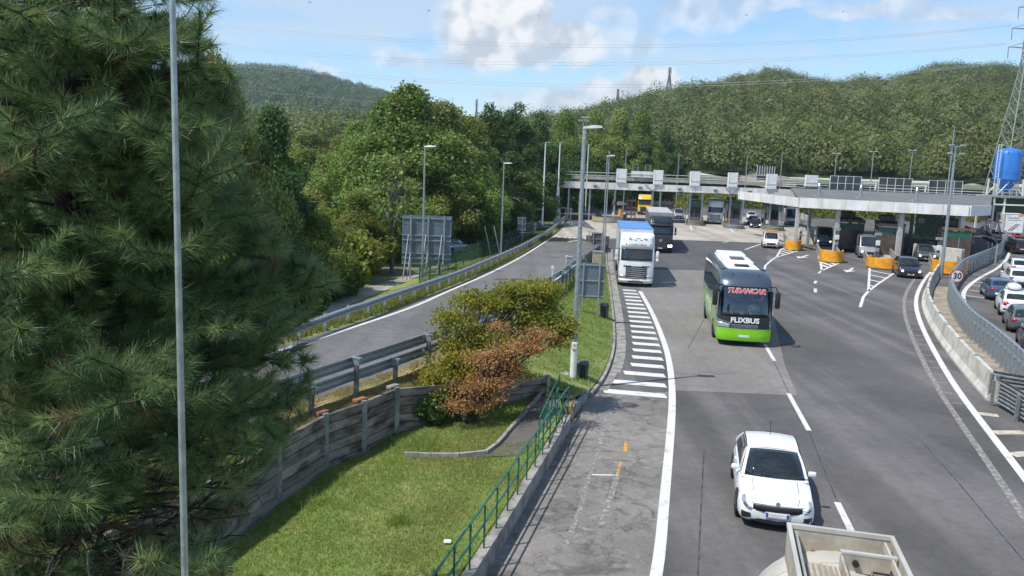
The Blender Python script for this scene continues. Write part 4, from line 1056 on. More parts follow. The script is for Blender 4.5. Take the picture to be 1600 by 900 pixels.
def trk_loc(pxL, pxR): return (G(*pxL)+G(*pxR))/2
tw = truck('white_truck', 'white artic truck with a blue trailer roof beside the zebra hatching', trk_loc((966, 448), (1019, 450)), (-.10, -1.0), p_trk_white, M('blue_tarpaulin', (.09, .22, .50), .55, col2=(.12, .28, .58), scale=1.2), m_white_dirty, True, 9.2)
te, tsh = tw
p = tsh.front(0, 1.47, .05); text('DAF', .15, m_black, te, p, sx=1.6, bold=.004)
m_art = M('faded_print', (.10, .11, .13), .6)
rnd = random.Random(3)
# printed band on the raised roof front: small figures above a line of lettering
tsh.fpatch(-.93, .93, 2.84, 3.70, .012, 12, 4).build('roof_banner', m_white, te, smooth=True)
for (u, z_, w_, h_) in [(-.45, 3.22, .09, .14), (-.36, 3.19, .08, .11), (-.12, 3.17, .16, .05), (0.05, 3.24, .26, .04), (.22, 3.17, .16, .05), (.42, 3.22, .1, .1), (.52, 3.2, .08, .12), (-.78, 3.2, .16, .025), (.74, 3.02, .2, .05), (-.62, 3.0, .09, .09)]:
    z_ = 2.9+(z_-2.98)*1.9+.12; q_ = tsh.front(-u, z_, .035); MB().box(q_, (w_, .012, h_*1.2), rot=Matrix.Rotation(.2, 3, 'X') @ Matrix.Rotation(rnd.uniform(-.5, .5), 3, 'Y'), bev=.004).build('printed_mark', m_art, te)
text('COEKLEKE', .2, m_art, te, tsh.front(0, 3.05, .045), rx=80, sx=1.3)
tb, bsh = truck('black_truck', 'black artic truck with a long grey trailer following the white truck', trk_loc((1012, 394), (1050, 397)), (-.13, -1.0), paint('black_cab_paint', (.022, .026, .03), .2), M('grey_tarpaulin_roof', (.46, .45, .43), .7), M('taupe_curtain', (.13, .125, .12), .7), False, 13.0, lit=True)
MB().cyl(bsh.front(0, 1.30, .02), bsh.front(0, 1.30, .07), .17, n=18).build('badge', m_chrome, tb)
MB().slab(lambda u, v: bsh.front(u, lerp(3.22, 3.3, v), .02), [-.12, 0, .12], [0, 1], .01).build('roof_sign', M('red_sign', (.5, .03, .04), .4), tb)
bsh.fpatch(-.8, .8, 3.05, 3.45, .012, 8, 3).build('roof_window', m_glassd, tb, smooth=True)
ty, ysh = truck('yellow_truck', 'yellow cab truck waiting in the toll lane under the canopy', G(1006, 336), (-.17, -1.0), p_yellow, m_grey, m_white_dirty, False, 6, Ht=3.6)
tq, qsh = truck('white_cab_truck', 'white cab truck leaving the toll lane between two booths', (G(1104, 350)+G(1129, 351))/2, (-.25, -1.0), p_trk_white, m_grey, m_white_dirty, True, 7, Ht=3.9)

# ---------------------------------------------------------------- cars on the plaza
V2 = lambda x, y: (x, y)
def carpx(name, label, cat, pl, pr, fwd, st, pm, rear=False, **k):
    S = dict(ST[st]); S.update({a: b for a, b in k.items() if a in S}); f_ = Vector((fwd[0], fwd[1])).normalized()
    m_ = (G(*pl)+G(*pr))/2; s = 1 if rear else -1
    c = Vector((m_.x, m_.y, 0)) + Vector((f_.x, f_.y, 0))*s*S['L']/2
    return car(name, label, cat, c, (f_.x, f_.y), st, pm, **k)
carpx('small_white_van', 'small white van with a yellow roof carrier just past the booths', 'van', (1191, 388), (1218, 389), (-.25, -1), 'smallvan', p_white)
carpx('dark_suv', 'dark blue sport utility car leaving the rightmost yellow bumper lane', 'car', (1404, 435), (1441, 436), (-.30, -1), 'suv', p_dark, lit=True)
carpx('grey_suv', 'grey sport utility car with lit lamps still inside the rightmost lane', 'car', (1430, 409), (1466, 410), (-.35, -1), 'suv', p_grey, lit=True)
carpx('silver_camper_van', 'silver high roof van with lit lamps between the two wide bumpers', 'van', (1340, 404), (1374, 405), (-.32, -1), 'van', p_silver, lit=True)
carpx('silver_alcove_van', 'pale van in the lane right of the small round yellow bumper', 'van', (1273, 386), (1301, 387), (-.30, -1), 'van', p_silver, lit=True)
carpx('white_motorhome', 'white motorhome behind the small white van at the booth', 'motorhome', (1226, 352), (1246, 353), (-.28, -1), 'van', p_white, H=2.9)
carpx('dark_hatchback', 'dark blue car rolling out beside the small white van', 'car', (1169, 356), (1191, 357), (-.28, -1), 'hatch', p_dark, lit=True)
carpx('dark_hatchback', 'black car half hidden behind the dark blue car', 'car', (1167, 351), (1186, 352), (-.28, -1), 'hatch', p_black)
carpx('white_hatchback', 'white car following the two dark cars through the plaza', 'car', (1164, 343), (1183, 344), (-.3, -1), 'hatch', p_white)
carpx('pink_grey_van', 'silver pink van leaving the lane left of the white cab truck', 'van', (1050, 342), (1070, 343), (-.2, -1), 'smallvan', p_silver)
# cars on the yard track behind the ramp
car('silver_hatchback', 'silver car parked on the gravel yard behind the large sign', 'car', G(705, 395, -.04), (.55, 1), 'hatch', p_silver)
car('white_hatchback', 'white car parked behind the small sign beyond the ramp', 'car', G(809, 359, -.04), (1, .6), 'hatch', p_white)
car('dark_estate', 'dark car parked by the mesh fence near the canopy end', 'car', G(833, 362, -.04), (1, .4), 'wagon', p_dark)
# queue on the right, seen from behind
qc = 'cars queuing towards the toll on the right'
car('dark_estate', 'dark car at the right edge nearest the viewer', 'car', G(1622, 545), (.52, 1), 'wagon', p_dark, group=qc)
carpx('grey_estate', 'dark grey estate car with red lamp behind the white car', 'car', (1577, 522), (1628, 524), (.50, 1), 'wagon', p_grey, True, group=qc)
wq = carpx('white_suv', 'white car carrying a white roof box in the queue', 'car', (1564, 496), (1612, 498), (.48, 1), 'suv', p_white, True, group=qc, H=1.6)
carpx('dark_car', 'dark blue car with a striped red and white load board', 'car', (1544, 471), (1586, 472), (.42, 1), 'suv', p_blue, True, group=qc, H=1.55)
carpx('white_car', 'white estate with a bare rack right of the island line', 'car', (1574, 449), (1612, 450), (.40, 1), 'wagon', p_white, True, group=qc)
carpx('white_car', 'white car ahead of the estate with the bare rack', 'car', (1578, 430), (1612, 431), (.36, 1), 'hatch', p_white, True, group=qc)
carpx('black_suv', 'black boxy off roader far up the queue', 'car', (1583, 398), (1610, 398), (.25, 1), 'smallvan', p_black, True, group=qc)
carpx('silver_car', 'silver car just behind the container trailer', 'car', (1567, 384), (1588, 385), (.1, 1), 'hatch', p_silver, True, group=qc)
carpx('dark_car', 'dark car against the curved guardrail next to the container trailer', 'car', (1548, 366), (1565, 367), (-.1, 1), 'hatch', p_dark, True, group=qc)
# the roof box
M3 = Matrix.Rotation(wq.rotation_euler.z, 3, 'Z'); c = wq.location+M3 @ Vector((-.15, -.3, 1.82))
rb = MB(); rb.loft([[(w*math.cos(a)*1.0, y_, h*math.sin(a)) for a in [2*math.pi*k/14 for k in range(14)]] for (y_, w, h) in [(-1.0, .12, .04), (-.93, .32, .14), (-.6, .40, .2), (.2, .40, .2), (.75, .32, .15), (1.0, .1, .04)]])
o = rb.build('roof_box', p_white, None, smooth=True); o.location = c; o.rotation_euler = wq.rotation_euler; tag(o, 'white oval roof box on the white queuing car', 'roof box')
# striped board
dq = [o for o in COL.objects if o.get('label', '').startswith('dark blue car with a striped')][0]
bd = empty('load_board', dq.location+Matrix.Rotation(dq.rotation_euler.z, 3, 'Z') @ Vector((.42, -2.47, .92)), dq.rotation_euler.z, 'red and white diagonal striped board on the dark blue queuing car', 'load board')
MB().box((0, 0, 0), (.6, .03, .6)).build('board', m_white, bd)
m_redp = M('red_paint', (.55, .03, .03), .5)
for k in range(3):
    MB().box((-.2+k*.2, -.022, 0), (.075, .008, .62), rot=Matrix.Rotation(.6, 3, 'Y')).build('stripe', m_redp, bd)
# yellow carrier of the small van
sv = [o for o in COL.objects if o.name == 'small_white_van'][0]
MB().box((0, .3, 1.95), (1.5, .5, .14), bev=.03).build('warning_bar', m_yellow, sv, smooth=40); 
for k in range(3): MB().box((0, -.6+k*.5, 1.88), (1.4, .05, .05)).build('roof_bar', m_galv, sv)
# container trailer
ct = empty('container_trailer', G(1581, 376), head(.35, .935), 'white box trailer with red lettering queuing under the silo', 'trailer')
s_ = 1.0
MB().box((0, 5.9, 2.55), (2.55, 12, 2.8)).build('box', m_white, ct); MB().box((0, -.12, 2.55), (2.3, .03, 2.62)).build('rear_doors', M('white_door', (.82, .83, .86), .4), ct)
for zz in (1.2, 3.92): MB().box((0, -.13, zz), (2.55, .06, .08)).build('door_frame', m_galv, ct)
for s in (1, -1): MB().box((s*1.25, -.13, 2.55), (.06, .06, 2.8)).build('door_frame', m_galv, ct)
MB().box((0, 0, .75), (2.4, .2, .3)).build('rear_bumper', m_redp, ct); MB().box((.75, -.16, 3.85), (.6, .05, .3)).build('warning_sign', m_yellow, ct)
text('MARK', .42, m_art, ct, (-.1, -.15, 3.35), rx=90, rz=0, sx=1.3); MB().box((0, -.15, 3.05), (1.7, .012, .05)).build('underline', m_art, ct)
for k in range(2): MB().box((-.15+k*.35, -.15, 2.0), (.12, .012, 1.5), rot=Matrix.Rotation(.75, 3, 'Y')).build('diagonal_stripe', M('dark_red_print', (.3, .06, .07), .5), ct)
text('MARK', 1.0, m_art, ct, (-1.295, 4.0, 3.2), rx=90, rz=-90); MB().box((-1.29, 4.0, 2.5), (.012, 4.5, .14)).build('underline', M('dark_red_print2', (.3, .06, .07), .5), ct)
wheels(ct, .5, .3, 1.2, (1.2, 2.5))

# ---------------------------------------------------------------- tanker passing right below
def tanker():
    fwd = Vector((-.24, -1.0)).normalized()
    a = G(1232, 822, 3.75); b = G(1388, 836, 3.75); c = (a+b)/2
    e = empty('road_tanker', (c.x+fwd.x*.24, c.y+fwd.y*.24, 0), head(fwd.x, fwd.y), 'cream tank trailer with a railed walkway tray passing at the bottom edge', 'tanker')
    m_tank = M('cream_tank_paint', (.52, .50, .45), .4, col2=(.42, .40, .35), scale=1.2, detail=7, coat=.2)
    m_tray = M('cream_tray_paint', (.50, .46, .38), .5, col2=(.34, .30, .23), scale=2.5, detail=8)
    mb = MB(); rings = []; n = 40; cx = -.0
    # +y forward is towards the viewer: the rear of the tank is at negative y
    for (yy, k) in [(-.62, .05), (-.60, .45), (-.52, .72), (-.38, .90), (-.15, .985), (.1, 1), (6.5, 1), (6.7, .8)]:
        rings.append([(cx+.02+1.13*k*math.cos(2*math.pi*i/n), yy, 2.42+1.12*k*math.sin(2*math.pi*i/n)) for i in range(n)])
    mb.loft(rings); mb.build('tank', m_tank, e, smooth=50)
    xw = (b-a).length/2; z0, z1 = 3.28, 3.78
    # tray walls (x to the viewer's left is +x)
    for s in (1, -1): 
        MB().box((s*xw, 3.0, (z0+z1)/2), (.035, 6.2, z1-z0)).build('tray_wall', m_tray, e); MB().box((s*xw, 3.0, z1+.015), (.055, 6.26, .05)).build('tray_rim', m_tank, e)
        MB().box((s*(xw-.09), 3.0, z1-.08), (.03, 6.1, .1)).build('tray_flange', m_tank if s < 0 else m_grey, e)
    MB().box((0, -.1, (z0+z1)/2), (2*xw, .035, z1-z0)).build('tray_wall', m_tray, e); MB().box((0, -.1, z1+.015), (2*xw+.05, .055, .055)).build('tray_rim', m_tank, e)
    # corrugated walkway
    for k in range(11):
        MB().box((xw-.16-k*.034-.03, 3.3, z1-.24+(.018 if k % 2 else 0)), (.033, 5.7, .03)).build('walkway_rib', m_tray if k % 2 else M('walkway_groove', (.30, .26, .20), .7) if k == 0 else bpy.data.materials['walkway_groove'], e)
    MB().box((xw-.12, 3.3, z1-.24), (.02, 5.7, .12)).build('walkway_edge', m_grey_d, e)
    # inner spill box
    MB().box((-.27, .45, z1-.14), (.62, .03, .24)).build('spill_box_wall', m_tray, e); MB().box((-.27, .44, z1-.015), (.66, .06, .03)).build('spill_box_rim', m_tank, e)
    MB().box((.05, .9, z1-.16), (.03, .9, .22)).build('spill_box_wall', m_tray, e)
    MB().cyl((-.12, .47, z1-.13), (-.12, .52, z1-.13), .04, n=12).build('drain_port', m_black, e)
    for p0 in ((-xw+.06, .35, z1-.2), (-xw+.1, .62, z1-.28)): MB().cyl(p0, (p0[0]+.05, p0[1]+.1, p0[2]), .025, n=8).build('hose_fitting', m_grey_d, e)
    MB().cyl((-.3, 1.75, 3.42), (-.3, 1.75, 3.62), .26, n=22).build('manhole_collar', m_tank, e); MB().cyl((-.3, 1.75, 3.62), (-.3, 1.75, 3.66), .29, n=22).build('manhole_lid', m_grey, e)
    for k in range(9): MB().cyl((-xw+.02, .1+k*.35, z1-.1), (-xw+.035, .1+k*.35, z1-.1), .012, n=6).build('bolt', m_grey_d, e)
    MB().tube([(-xw+.07, .2, z1-.1), (-xw+.1, .5, z1-.2), (-xw+.06, .9, z1-.16), (-xw+.1, 1.5, z1-.24)], .012, 5).build('hose', m_black, e)
    MB().tube([(.02+1.135*math.cos(a_), .3, 2.42+1.125*math.sin(a_)) for a_ in [i*math.pi/20 for i in range(21)]], .012, 4).build('weld_seam', m_tray, e)
    MB().tube([(xw-.7, -.07, z1-.34), (xw-.3, -.07, z1-.28), (-xw+.2, -.07, z1-.42)], .008, 4).build('stain_line', m_brown, e)
    MB().tube([(-.2, .98, z1-.2), (-.25, .85, z1-.05), (-.45, .86, z1-.05), (-.5, 1.0, z1-.2)], .018, 6).build('handle', m_black, e)
    MB().box((.4, 3, 1.05), (1.0, 6.5, .25)).build('chassis', m_under, e)
    wheels(e, .5, .3, 1.65, (.8, 2.1, 3.4))
tanker()
# ------------------------------------------------------------------ toll plaza: rear canopy
YB = 135.0
XL = D(850, 292, YB).x; XR = D(1262, 300, YB).x; ZB, ZT = 5.1, 6.15
cn = empty('rear_toll_canopy', (XL, YB, 0), 0, 'long white fascia toll canopy spanning the far lanes with a catwalk on top', 'canopy')
xs = [XL]+[D(x, 300, YB).x for x in (897, 960, 1018, 1032, 1086, 1141, 1203)]+[XR]
for i, (a, b) in enumerate(zip(xs, xs[1:])):
    MB().box(((a+b)/2, YB, (ZB+ZT)/2), (b-a-.05, .25, ZT-ZB-.0)).build('fascia_panel', m_white_dirty, cn, world=True)
MB().box(((XL+XR)/2, YB+5.2, ZT-.22), (XR-XL-.1, 10.0, .18)).build('canopy_deck', m_conc_dirty, cn, world=True)
MB().box((XL+.1, YB+5.2, (ZB+ZT)/2), (.2, 10, ZT-ZB-.1)).build('side_fascia', m_white_dirty, cn, world=True)
mb = MB().box(((XL+XR)/2+1.5, YB+1.4, 6.85), (XR-XL-6, .12, .5)); mb.build('catwalk_beam', m_conc, cn, world=True)
mb = MB().box(((XL+XR)/2+1.5, YB+2.6, 6.75), (XR-XL-6, .12, .4)); mb.build('catwalk_beam', m_conc_dirty, cn, world=True)
for h in (7.25, 7.72): MB().bar((XL+2.6, YB+.9, h), (XR, YB+.9, h), .08).build('catwalk_rail', m_white_dirty, cn, world=True)
cpost = MB().box((0, 0, .55), (.08, .08, 1.35)).mesh('rail_post', m_galv)
for k in range(22): put('rail_post', cpost, cn, (2.6+k*(XR-XL-3)/21, .9, 6.6))
for x in (888, 921, 960, 1019, 1031, 1078, 1097, 1141, 1160, 1204, 1224):
    X = D(x, 320, YB+.6).x; MB().box((X, YB+.7, ZB/2), (.26, .26, ZB)).build('column', m_galv, cn, world=True)
for x in (1018, 1143):
    X = D(x, 300, YB).x
    for s in (-1, 1): MB().bar((X, YB-.18, ZB+.05), (X+s*1.1, YB-.18, ZT), .12).build('corner_brace', m_galv, cn, world=True)
bx = [(963, 980, 264, 285), (1021, 1037, 266, 288), (1078, 1095, 268, 290), (1137, 1154, 270, 292), (1197, 1215, 272, 295), (1258, 1279, 274, 291)]
nm_ = ['leftmost', 'second', 'third', 'fourth', 'fifth', 'rightmost']
for (x0, x1, y0, y1), w_ in zip(bx, nm_):
    a = D(x0, y1, YB-.3); b = D(x1, y0, YB-.3)
    e = empty('lane_signal_box', ((a.x+b.x)/2, YB-.1, a.z), 0, 'white lane signal cabinet, %s of the row on the canopy edge' % w_, 'signal box', 'white signal boxes on the canopy')
    w, h = b.x-a.x, b.z-a.z
    MB().box((0, 0, h/2), (w, .5, h)).build('housing', m_white, e); MB().box((0, -.27, h*.30), (w*.9, .05, .05)).build('seam', m_grey, e)
    for s in (-1, 1): MB().box((s*w*.42, -.27, h/2), (.05, .05, h*.96)).build('edge_trim', m_white_dirty, e)
gf = empty('gantry_frame', D(1002, 268, YB+1), 0, 'pair of open pipe frames standing on the canopy above the yellow truck', 'frame')
for k in (0, 2.0):
    for q_ in (0, .85): MB().bar((-1.4+k+q_, 0, -1.0), (-1.4+k+q_, 0, 1.1), .07).build('upright', m_galv, gf)
    MB().bar((-1.4+k, 0, 1.1), (-.55+k, 0, 1.1), .07).build('crossbar', m_galv, gf)
MB().box((.4, 0, -.45), (4.0, .1, 1.0)).build('panel', m_white_dirty, gf)

# islands with curved crash guards and booths
def island(px, py, w, Ln, colr, label, ghost=1.0, fwd=(-.28, -1), guard_h=.85, booth=None, band=True, blabel=None, grp='crash guards at the toll islands', off=0):
    p = G(px, py); rz = head(*fwd)
    e = empty('toll_island', p, rz, label, 'toll island', grp)
    n = 12; out = [(w/2*math.cos(a), -w*.55+w*.55*math.sin(a)) for a in [math.pi*k/n for k in range(n+1)]]
    poly = out+[(-w/2, -Ln), (w/2, -Ln)]
    MB().prism(poly, 0, .18).build('island_kerb', m_conc, e)
    # +y forward (towards the viewer); crash guard wraps the nose
    g = [Vector((x*1.02, y+.03, 0)) for x, y in out]; g = [Vector((g[0].x, g[0].y-1.1, 0))]+g+[Vector((g[-1].x, g[-1].y-1.1, 0))]
    if band:
        mb = MB(); rings = []
        o2 = offs(g, .10)
        for a, b in zip(g, o2): rings.append([(a.x, a.y, .12), (b.x, b.y, .12), (b.x, b.y, guard_h), (a.x, a.y, guard_h)])
        mb.loft(rings); mb.build('crash_guard', colr, e, smooth=30)
    else:
        for dz in (.35, .72): beam(g, -1, dz).build('guard_rail', colr, e)
        for i in range(0, len(g), 3): MB().box((g[i].x*.95, g[i].y-.05, .5), (.1, .1, .8)).build('guard_post', m_galv_dull, e)
    for s in (-1, 1): MB().box((s*(w/2-.06), -w*.55-1.2-(Ln-w*.55-1.2)/2, .54), (.12, Ln-w*.55-1.3, .72)).build('side_wall', m_conc_dirty, e)
    return e
def booth(loc, rz, w, l, h, label, dark=True):
    e = empty('toll_booth', loc, rz, label, 'toll booth', 'toll booths on the islands')
    MB().box((0, -l/2, .5), (w, l, 1.0)).build('lower_panel', m_panelbrown if dark else m_grey, e)
    MB().box((0, -l/2, h-.18), (w+.25, l+.3, .3)).build('roof', m_brown if dark else m_grey_d, e)
    MB().box((0, .012, h-.75), (w*.96, .03, .65)).build('green_panel', m_greenpanel, e)
    MB().box((0, .005, (h-1.0)/2+.45), (w*.94, .02, h-2.0)).build('window', m_panelbrown if dark else m_glassd, e)
    for s in (-1, 1):
        MB().box((s*w/2, 0, h/2), (.11, .11, h)).build('corner_post', m_brown if dark else m_galv, e); MB().box((s*w/2, -l, h/2), (.11, .11, h)).build('corner_post', m_brown if dark else m_galv, e)
        MB().box((s*(w/2-.01), -l*.5, 1.7), (.03, l*.9, 1.3)).build('side_window', m_glassd, e); MB().box((s*(w/2-.01), -l*.5, h-.75), (.03, l*.9, .5)).build('side_green_panel', m_greenpanel, e)
    MB().box((w*.1, .03, h*.35), (.05, .04, h*.5)).build('mullion', m_brown if dark else m_galv, e)
    MB().box((w*.15, -l*.5, h+.45), (w*.6, l*.6, .5)).build('roof_unit', m_grey_d, e)
    return e
beige = M('faded_guard_paint', (.42, .36, .22), .6, col2=(.28, .26, .2), scale=3)
island(946, 348, 4.6, 16, beige, 'pale rounded toll island left of the yellow truck', guard_h=.85, fwd=(-.2, -1))
island(1085, 353, 2.9, 16, beige, 'toll island with a yellowish guard left of the white cab truck', band=False, fwd=(-.2, -1))
island(1147, 358, 3.0, 16, m_galv, 'toll island with a grey rail guard right of the white cab truck', band=False, fwd=(-.2, -1))
island(1209, 361, 3.2, 16, m_galv, 'toll island behind the small white van', band=False, fwd=(-.22, -1))
for (x, lb) in ((1087, 'grey booth with a green band left of the white cab truck'), (1146, 'grey booth with a green band right of the white cab truck'), (1206, 'grey booth behind the small white van')):
    b = D(x, 330, YB+1.5); booth(Vector((b.x, YB+1.5, .18)), head(-.2, -1), 2.2, 5, 3.6, lb, dark=False)
for (x, lb) in ((985, 'slim equipment rack beside the yellow truck on its left'), (1036, 'equipment rack on the island right of the yellow truck')):
    b = D(x, 330, YB+1.5); e = empty('equipment_rack', (b.x, YB+1, 0), 0, lb, 'equipment rack')
    for s in (-.7, .1, .7): MB().box((s, 0, 2), (.14, .14, 4)).build('upright', m_grey_d, e)
    for z_ in (1.2, 2.3, 3.4): MB().box((0, 0, z_), (1.6, .3, .35)).build('unit', m_brown, e)
yb = empty('orange_bollard', G(969, 338), 0, 'orange cylinder bollard on the pale island by the yellow truck', 'bollard'); MB().cyl((0, 0, .1), (0, 0, 1.3), .35, n=14).build('drum', m_yellow, yb); MB().cyl((0, 0, 1.3), (0, 0, 1.38), .28, n=14).build('cap', m_grey_d, yb)

for i, (x, wh) in enumerate(((930, 'over the first lane'), (1000, 'above the yellow truck'), (1062, 'above the silver pink van'), (1118, 'above the white cab truck'), (1172, 'above the dark blue car'))):
    c = D(x, 297, YB-.3); e = empty('lane_camera', (c.x, YB-.35, 5.55), 0, 'small dark lane camera on the fascia '+wh, 'camera', 'lane cameras on the canopy fascia')
    MB().box((0, 0, 0), (.55, .3, .22), bev=.04).build('housing', m_grey_d, e); MB().box((0, .12, .16), (.9, .08, .08)).build('bracket', m_grey, e)
for i, (x, y, wh) in enumerate(((1072, 352, 'left of the white cab truck island'), (1133, 356, 'right of the white cab truck'), (1197, 360, 'behind the small white van'), (1030, 345, 'left of the silver pink van'), (957, 347, 'on the pale rounded island'))):
    c = G(x, y); e = empty('lane_pole', (c.x, c.y, 0), 0, 'thin grey lane pole with a small display '+wh, 'pole', 'thin poles at the far lanes')
    MB().cyl((0, 0, 0), (0, 0, 3.6), .06, n=6).build('pole', m_galv, e); MB().box((0, -.1, 3.0), (.5, .12, .7)).build('display', m_grey_d, e); MB().box((0, -.12, 1.3), (.3, .2, .5)).build('ticket_unit', m_yellow if i == 1 else m_white, e)
for i, (x, y, wh) in enumerate(((1313, 400, 'beside the booth left of the silver high roof van'), (1378, 411, 'beside the widest yellow bumper'), (1256, 384, 'behind the small round bumper'), (1475, 420, 'at the rightmost bumper'))):
    c = G(x, y); e = empty('lane_equipment', (c.x, c.y+1.5, .0), 0, 'lane pillar with cables and boxes '+wh, 'equipment pillar', 'equipment pillars at the yellow bumpers')
    MB().box((0, 0, 1.3), (.22, .22, 2.6)).build('pillar', m_grey_d, e); MB().box((0, -.14, 1.9), (.42, .16, .5), bev=.03).build('reader', m_white_dirty, e); MB().box((0, -.14, 1.2), (.36, .16, .35), bev=.03).build('reader', m_grey, e)
    MB().tube([(.1, 0, 2.6), (.5, .3, 3.2), (.3, .6, 4.2)], .03, 5).build('cable', m_black, e); MB().box((0, 0, 2.8), (.6, .3, .25)).build('lamp', m_grey, e)
# ------------------------------------------------------------------ front canopy with the flat grey roof
F0 = D(1248.5, 324, 94.0); F1 = D(1513, 338, 87.0); ZF = .5*(F0.z+F1.z)
F0.z = F1.z = ZF; TH = 1.1
fc_ = empty('front_toll_canopy', (F0.x, F0.y, 0), 0, 'white panelled front toll canopy with a flat grey roof at the right', 'canopy')
n = 7
for i in range(n):
    a = F0.lerp(F1, i/n); b = F0.lerp(F1, (i+1)/n); d = (b-a).normalized()
    MB().bar(a+d*.012+Vector((0, 0, TH/2)), b-d*.012+Vector((0, 0, TH/2)), .22, TH).build('fascia_panel', m_white_dirty, fc_, world=True)
R0 = D(1236, 291, 134.5); R1 = D(1550, 309, 128); R0.z = R1.z = 6.42
F1b = D(1546, 340, 92.0)
mb = MB(); mb.v = [(F0.x, F0.y+.12, ZF+TH-.06), (F1.x, F1.y+.12, ZF+TH-.06), (F1b.x, F1b.y, ZF+TH-.06), tuple(R1), tuple(R0)]; mb.f = [(0, 1, 2, 3, 4)]
mb.v += [(x, y, z-.25) for x, y, z in mb.v[:5]]; mb.f += [(5, 6, 7, 8, 9)]+[(i, (i+1) % 5, (i+1) % 5+5, i+5) for i in range(5)]
mb.build('roof', m_roofgrey, fc_, world=True)
MB().bar(Vector((F1.x+.12, F1.y+.02, ZF+TH/2)), Vector((F1b.x, F1b.y, ZF+TH/2)), .2, TH).build('side_fascia', m_white, fc_, world=True)
MB().bar(Vector((F0.x-.05, F0.y+.2, ZF+TH/2)), Vector((F0.x-1.0, F0.y+22, ZF+TH/2)), .2, TH-.05).build('side_fascia', m_white_dirty, fc_, world=True)
a = D(1211, 298, 118); b = D(1275, 302, 118)
MB().bar(Vector((a.x, 118, 5.35)), Vector((b.x, 116, 5.35)), .2, 1.25).build('middle_fascia', M('beige_fascia', (.52, .49, .43), .6), fc_, world=True)
def fy(px, y=330): return float(np.interp(px, [1248, 1513], [94, 87]))
for px, py, w in ((1245, 350, .34), (1307, 360, .42), (1405, 370, .46), (1500, 375, .46)):
    Y = fy(px)+.6; c = D(px, py, Y); MB().box((c.x, Y, ZF/2), (w, w, ZF)).build('column', M('cream_column', (.55, .54, .49), .5) if px == 1245 else bpy.data.materials['cream_column'], fc_, world=True)
for px, py in ((1265, 345), (1328, 350), (1424, 355), (1477, 360)):
    Y = fy(px)+7; c = D(px, py, Y); MB().box((c.x, Y, ZF/2), (.3, .3, ZF)).build('column', m_grey, fc_, world=True)
for i, t0 in enumerate((.3, .575, .93)):
    p = F0.lerp(F1, t0)+Vector((0, 9, TH)); 
    e = empty('roof_vent', (p.x, p.y, 6.0), 0, 'steel vent pipe on the grey roof, %s of three' % ('leftmost', 'middle', 'rightmost')[i], 'vent pipe', 'vent pipes on the front roof')
    MB().cyl((0, 0, 0), (0, 0, 1.35), .2, n=12).build('pipe', m_galv, e, smooth=40); MB().cyl((0, 0, 1.35), (0, 0, 1.6), .2, .05, n=12).build('cap', m_chrome, e, smooth=40); MB().box((0, 0, .1), (.8, .8, .2)).build('base', m_grey, e)
# glazed dark panels on the roof edge
for k, (x0, x1, y0, y1, lb) in enumerate([(1296, 1346, 275, 297, 'dark four bay panel on the roof edge, left one'), (1372, 1425, 279, 300, 'dark four bay panel on the roof edge, middle one'), (1450, 1504, 282, 304, 'dark panel on the roof edge nearest the silo')]):
    a = D(x0, y1, 133); b = D(x1, y0+.5, 133); e = empty('roof_panel_screen', ((a.x+b.x)/2, 133, a.z), -.04, lb, 'screen', 'dark screens along the roof edge')
    w = b.x-a.x; h = 2.25
    for i in range(4):
        for j in range(2): MB().box((-w/2+(i+.5)*w/4, 0, (j+.5)*h/2), (w/4-.07, .06, h/2-.06)).build('pane', m_solar, e)
    for i in range(5): MB().box((-w/2+i*w/4, -.05, h/2), (.07, .1, h+.1)).build('frame_upright', m_white, e)
    for j in range(3): MB().box((0, -.04, j*h/2), (w, .08, .06)).build('frame_rail', m_white_dirty, e)
a = D(1183, 272.5, 140); e = empty('roof_panel_screen', (a.x+1.4, 140, a.z), 0, 'small dark barred panel rising behind the canopy boxes', 'screen')
MB().box((0, 0, .7), (2.9, .06, 1.4)).build('pane', m_solar, e); MB().box((-.1, 0, -.55), (2.6, .06, .7)).build('pane', m_solar, e)
for i in range(8): MB().box((-1.45+i*.414, -.05, .7), (.07, .06, 1.45)).build('frame_upright', m_white, e)
MB().bar((XR-4, YB+1, 7.0), (R1.x, 129, 6.95), .09).bar((XR-4, YB+1, 6.6), (R1.x, 129, 6.55), .07).build('roof_handrail', m_white_dirty, fc_, world=True)
for (x0, x1, y) in ((1348, 1370, 286), (1427, 1448, 290)):
    a = D(x0, y, 133); b = D(x1, y, 133); MB().bar(a, b, .12, .16).bar(b-Vector((.15, 0, 0)), b-Vector((.15, 0, 1.1)), .2).build('roof_frame', m_white, fc_, world=True)

# yellow bumpers and booths of the front lanes
island(1239, 392, 1.5, 20, m_yellow, 'small round yellow bumper island behind the lane arrow', guard_h=1.15, fwd=(-.30, -1), grp='yellow bumper islands')
island(1299, 411, 2.0, 18, m_yellow, 'yellow bumper island between the two pale vans', guard_h=1.2, fwd=(-.32, -1), grp='yellow bumper islands')
island(1384, 422, 2.95, 20, m_yellow, 'widest yellow bumper island left of the dark blue car', guard_h=1.1, fwd=(-.36, -1), grp='yellow bumper islands')
island(1484, 430, 2.7, 18, m_yellow, 'yellow bumper island behind the tall lamp mast', guard_h=1.25, fwd=(-.45, -1), grp='yellow bumper islands')
for px, py, w, l, rz, lb in ((1328, 392, 2.5, 8, head(-.32, -1), 'brown framed booth left of the silver high roof van'), (1389, 401, 2.5, 7, head(-.36, -1), 'brown framed booth behind the widest yellow bumper'), (1490, 409, 2.7, 6, head(-.40, -1), 'brown framed booth under the right end of the canopy')):
    b = G(px, py); booth(Vector((b.x, b.y, .18)), rz, w, l, 3.45, lb)
gb = empty('barrier_arm', G(1452, 402), 0, 'raised thin barrier arm leaning across the rightmost lane', 'barrier')
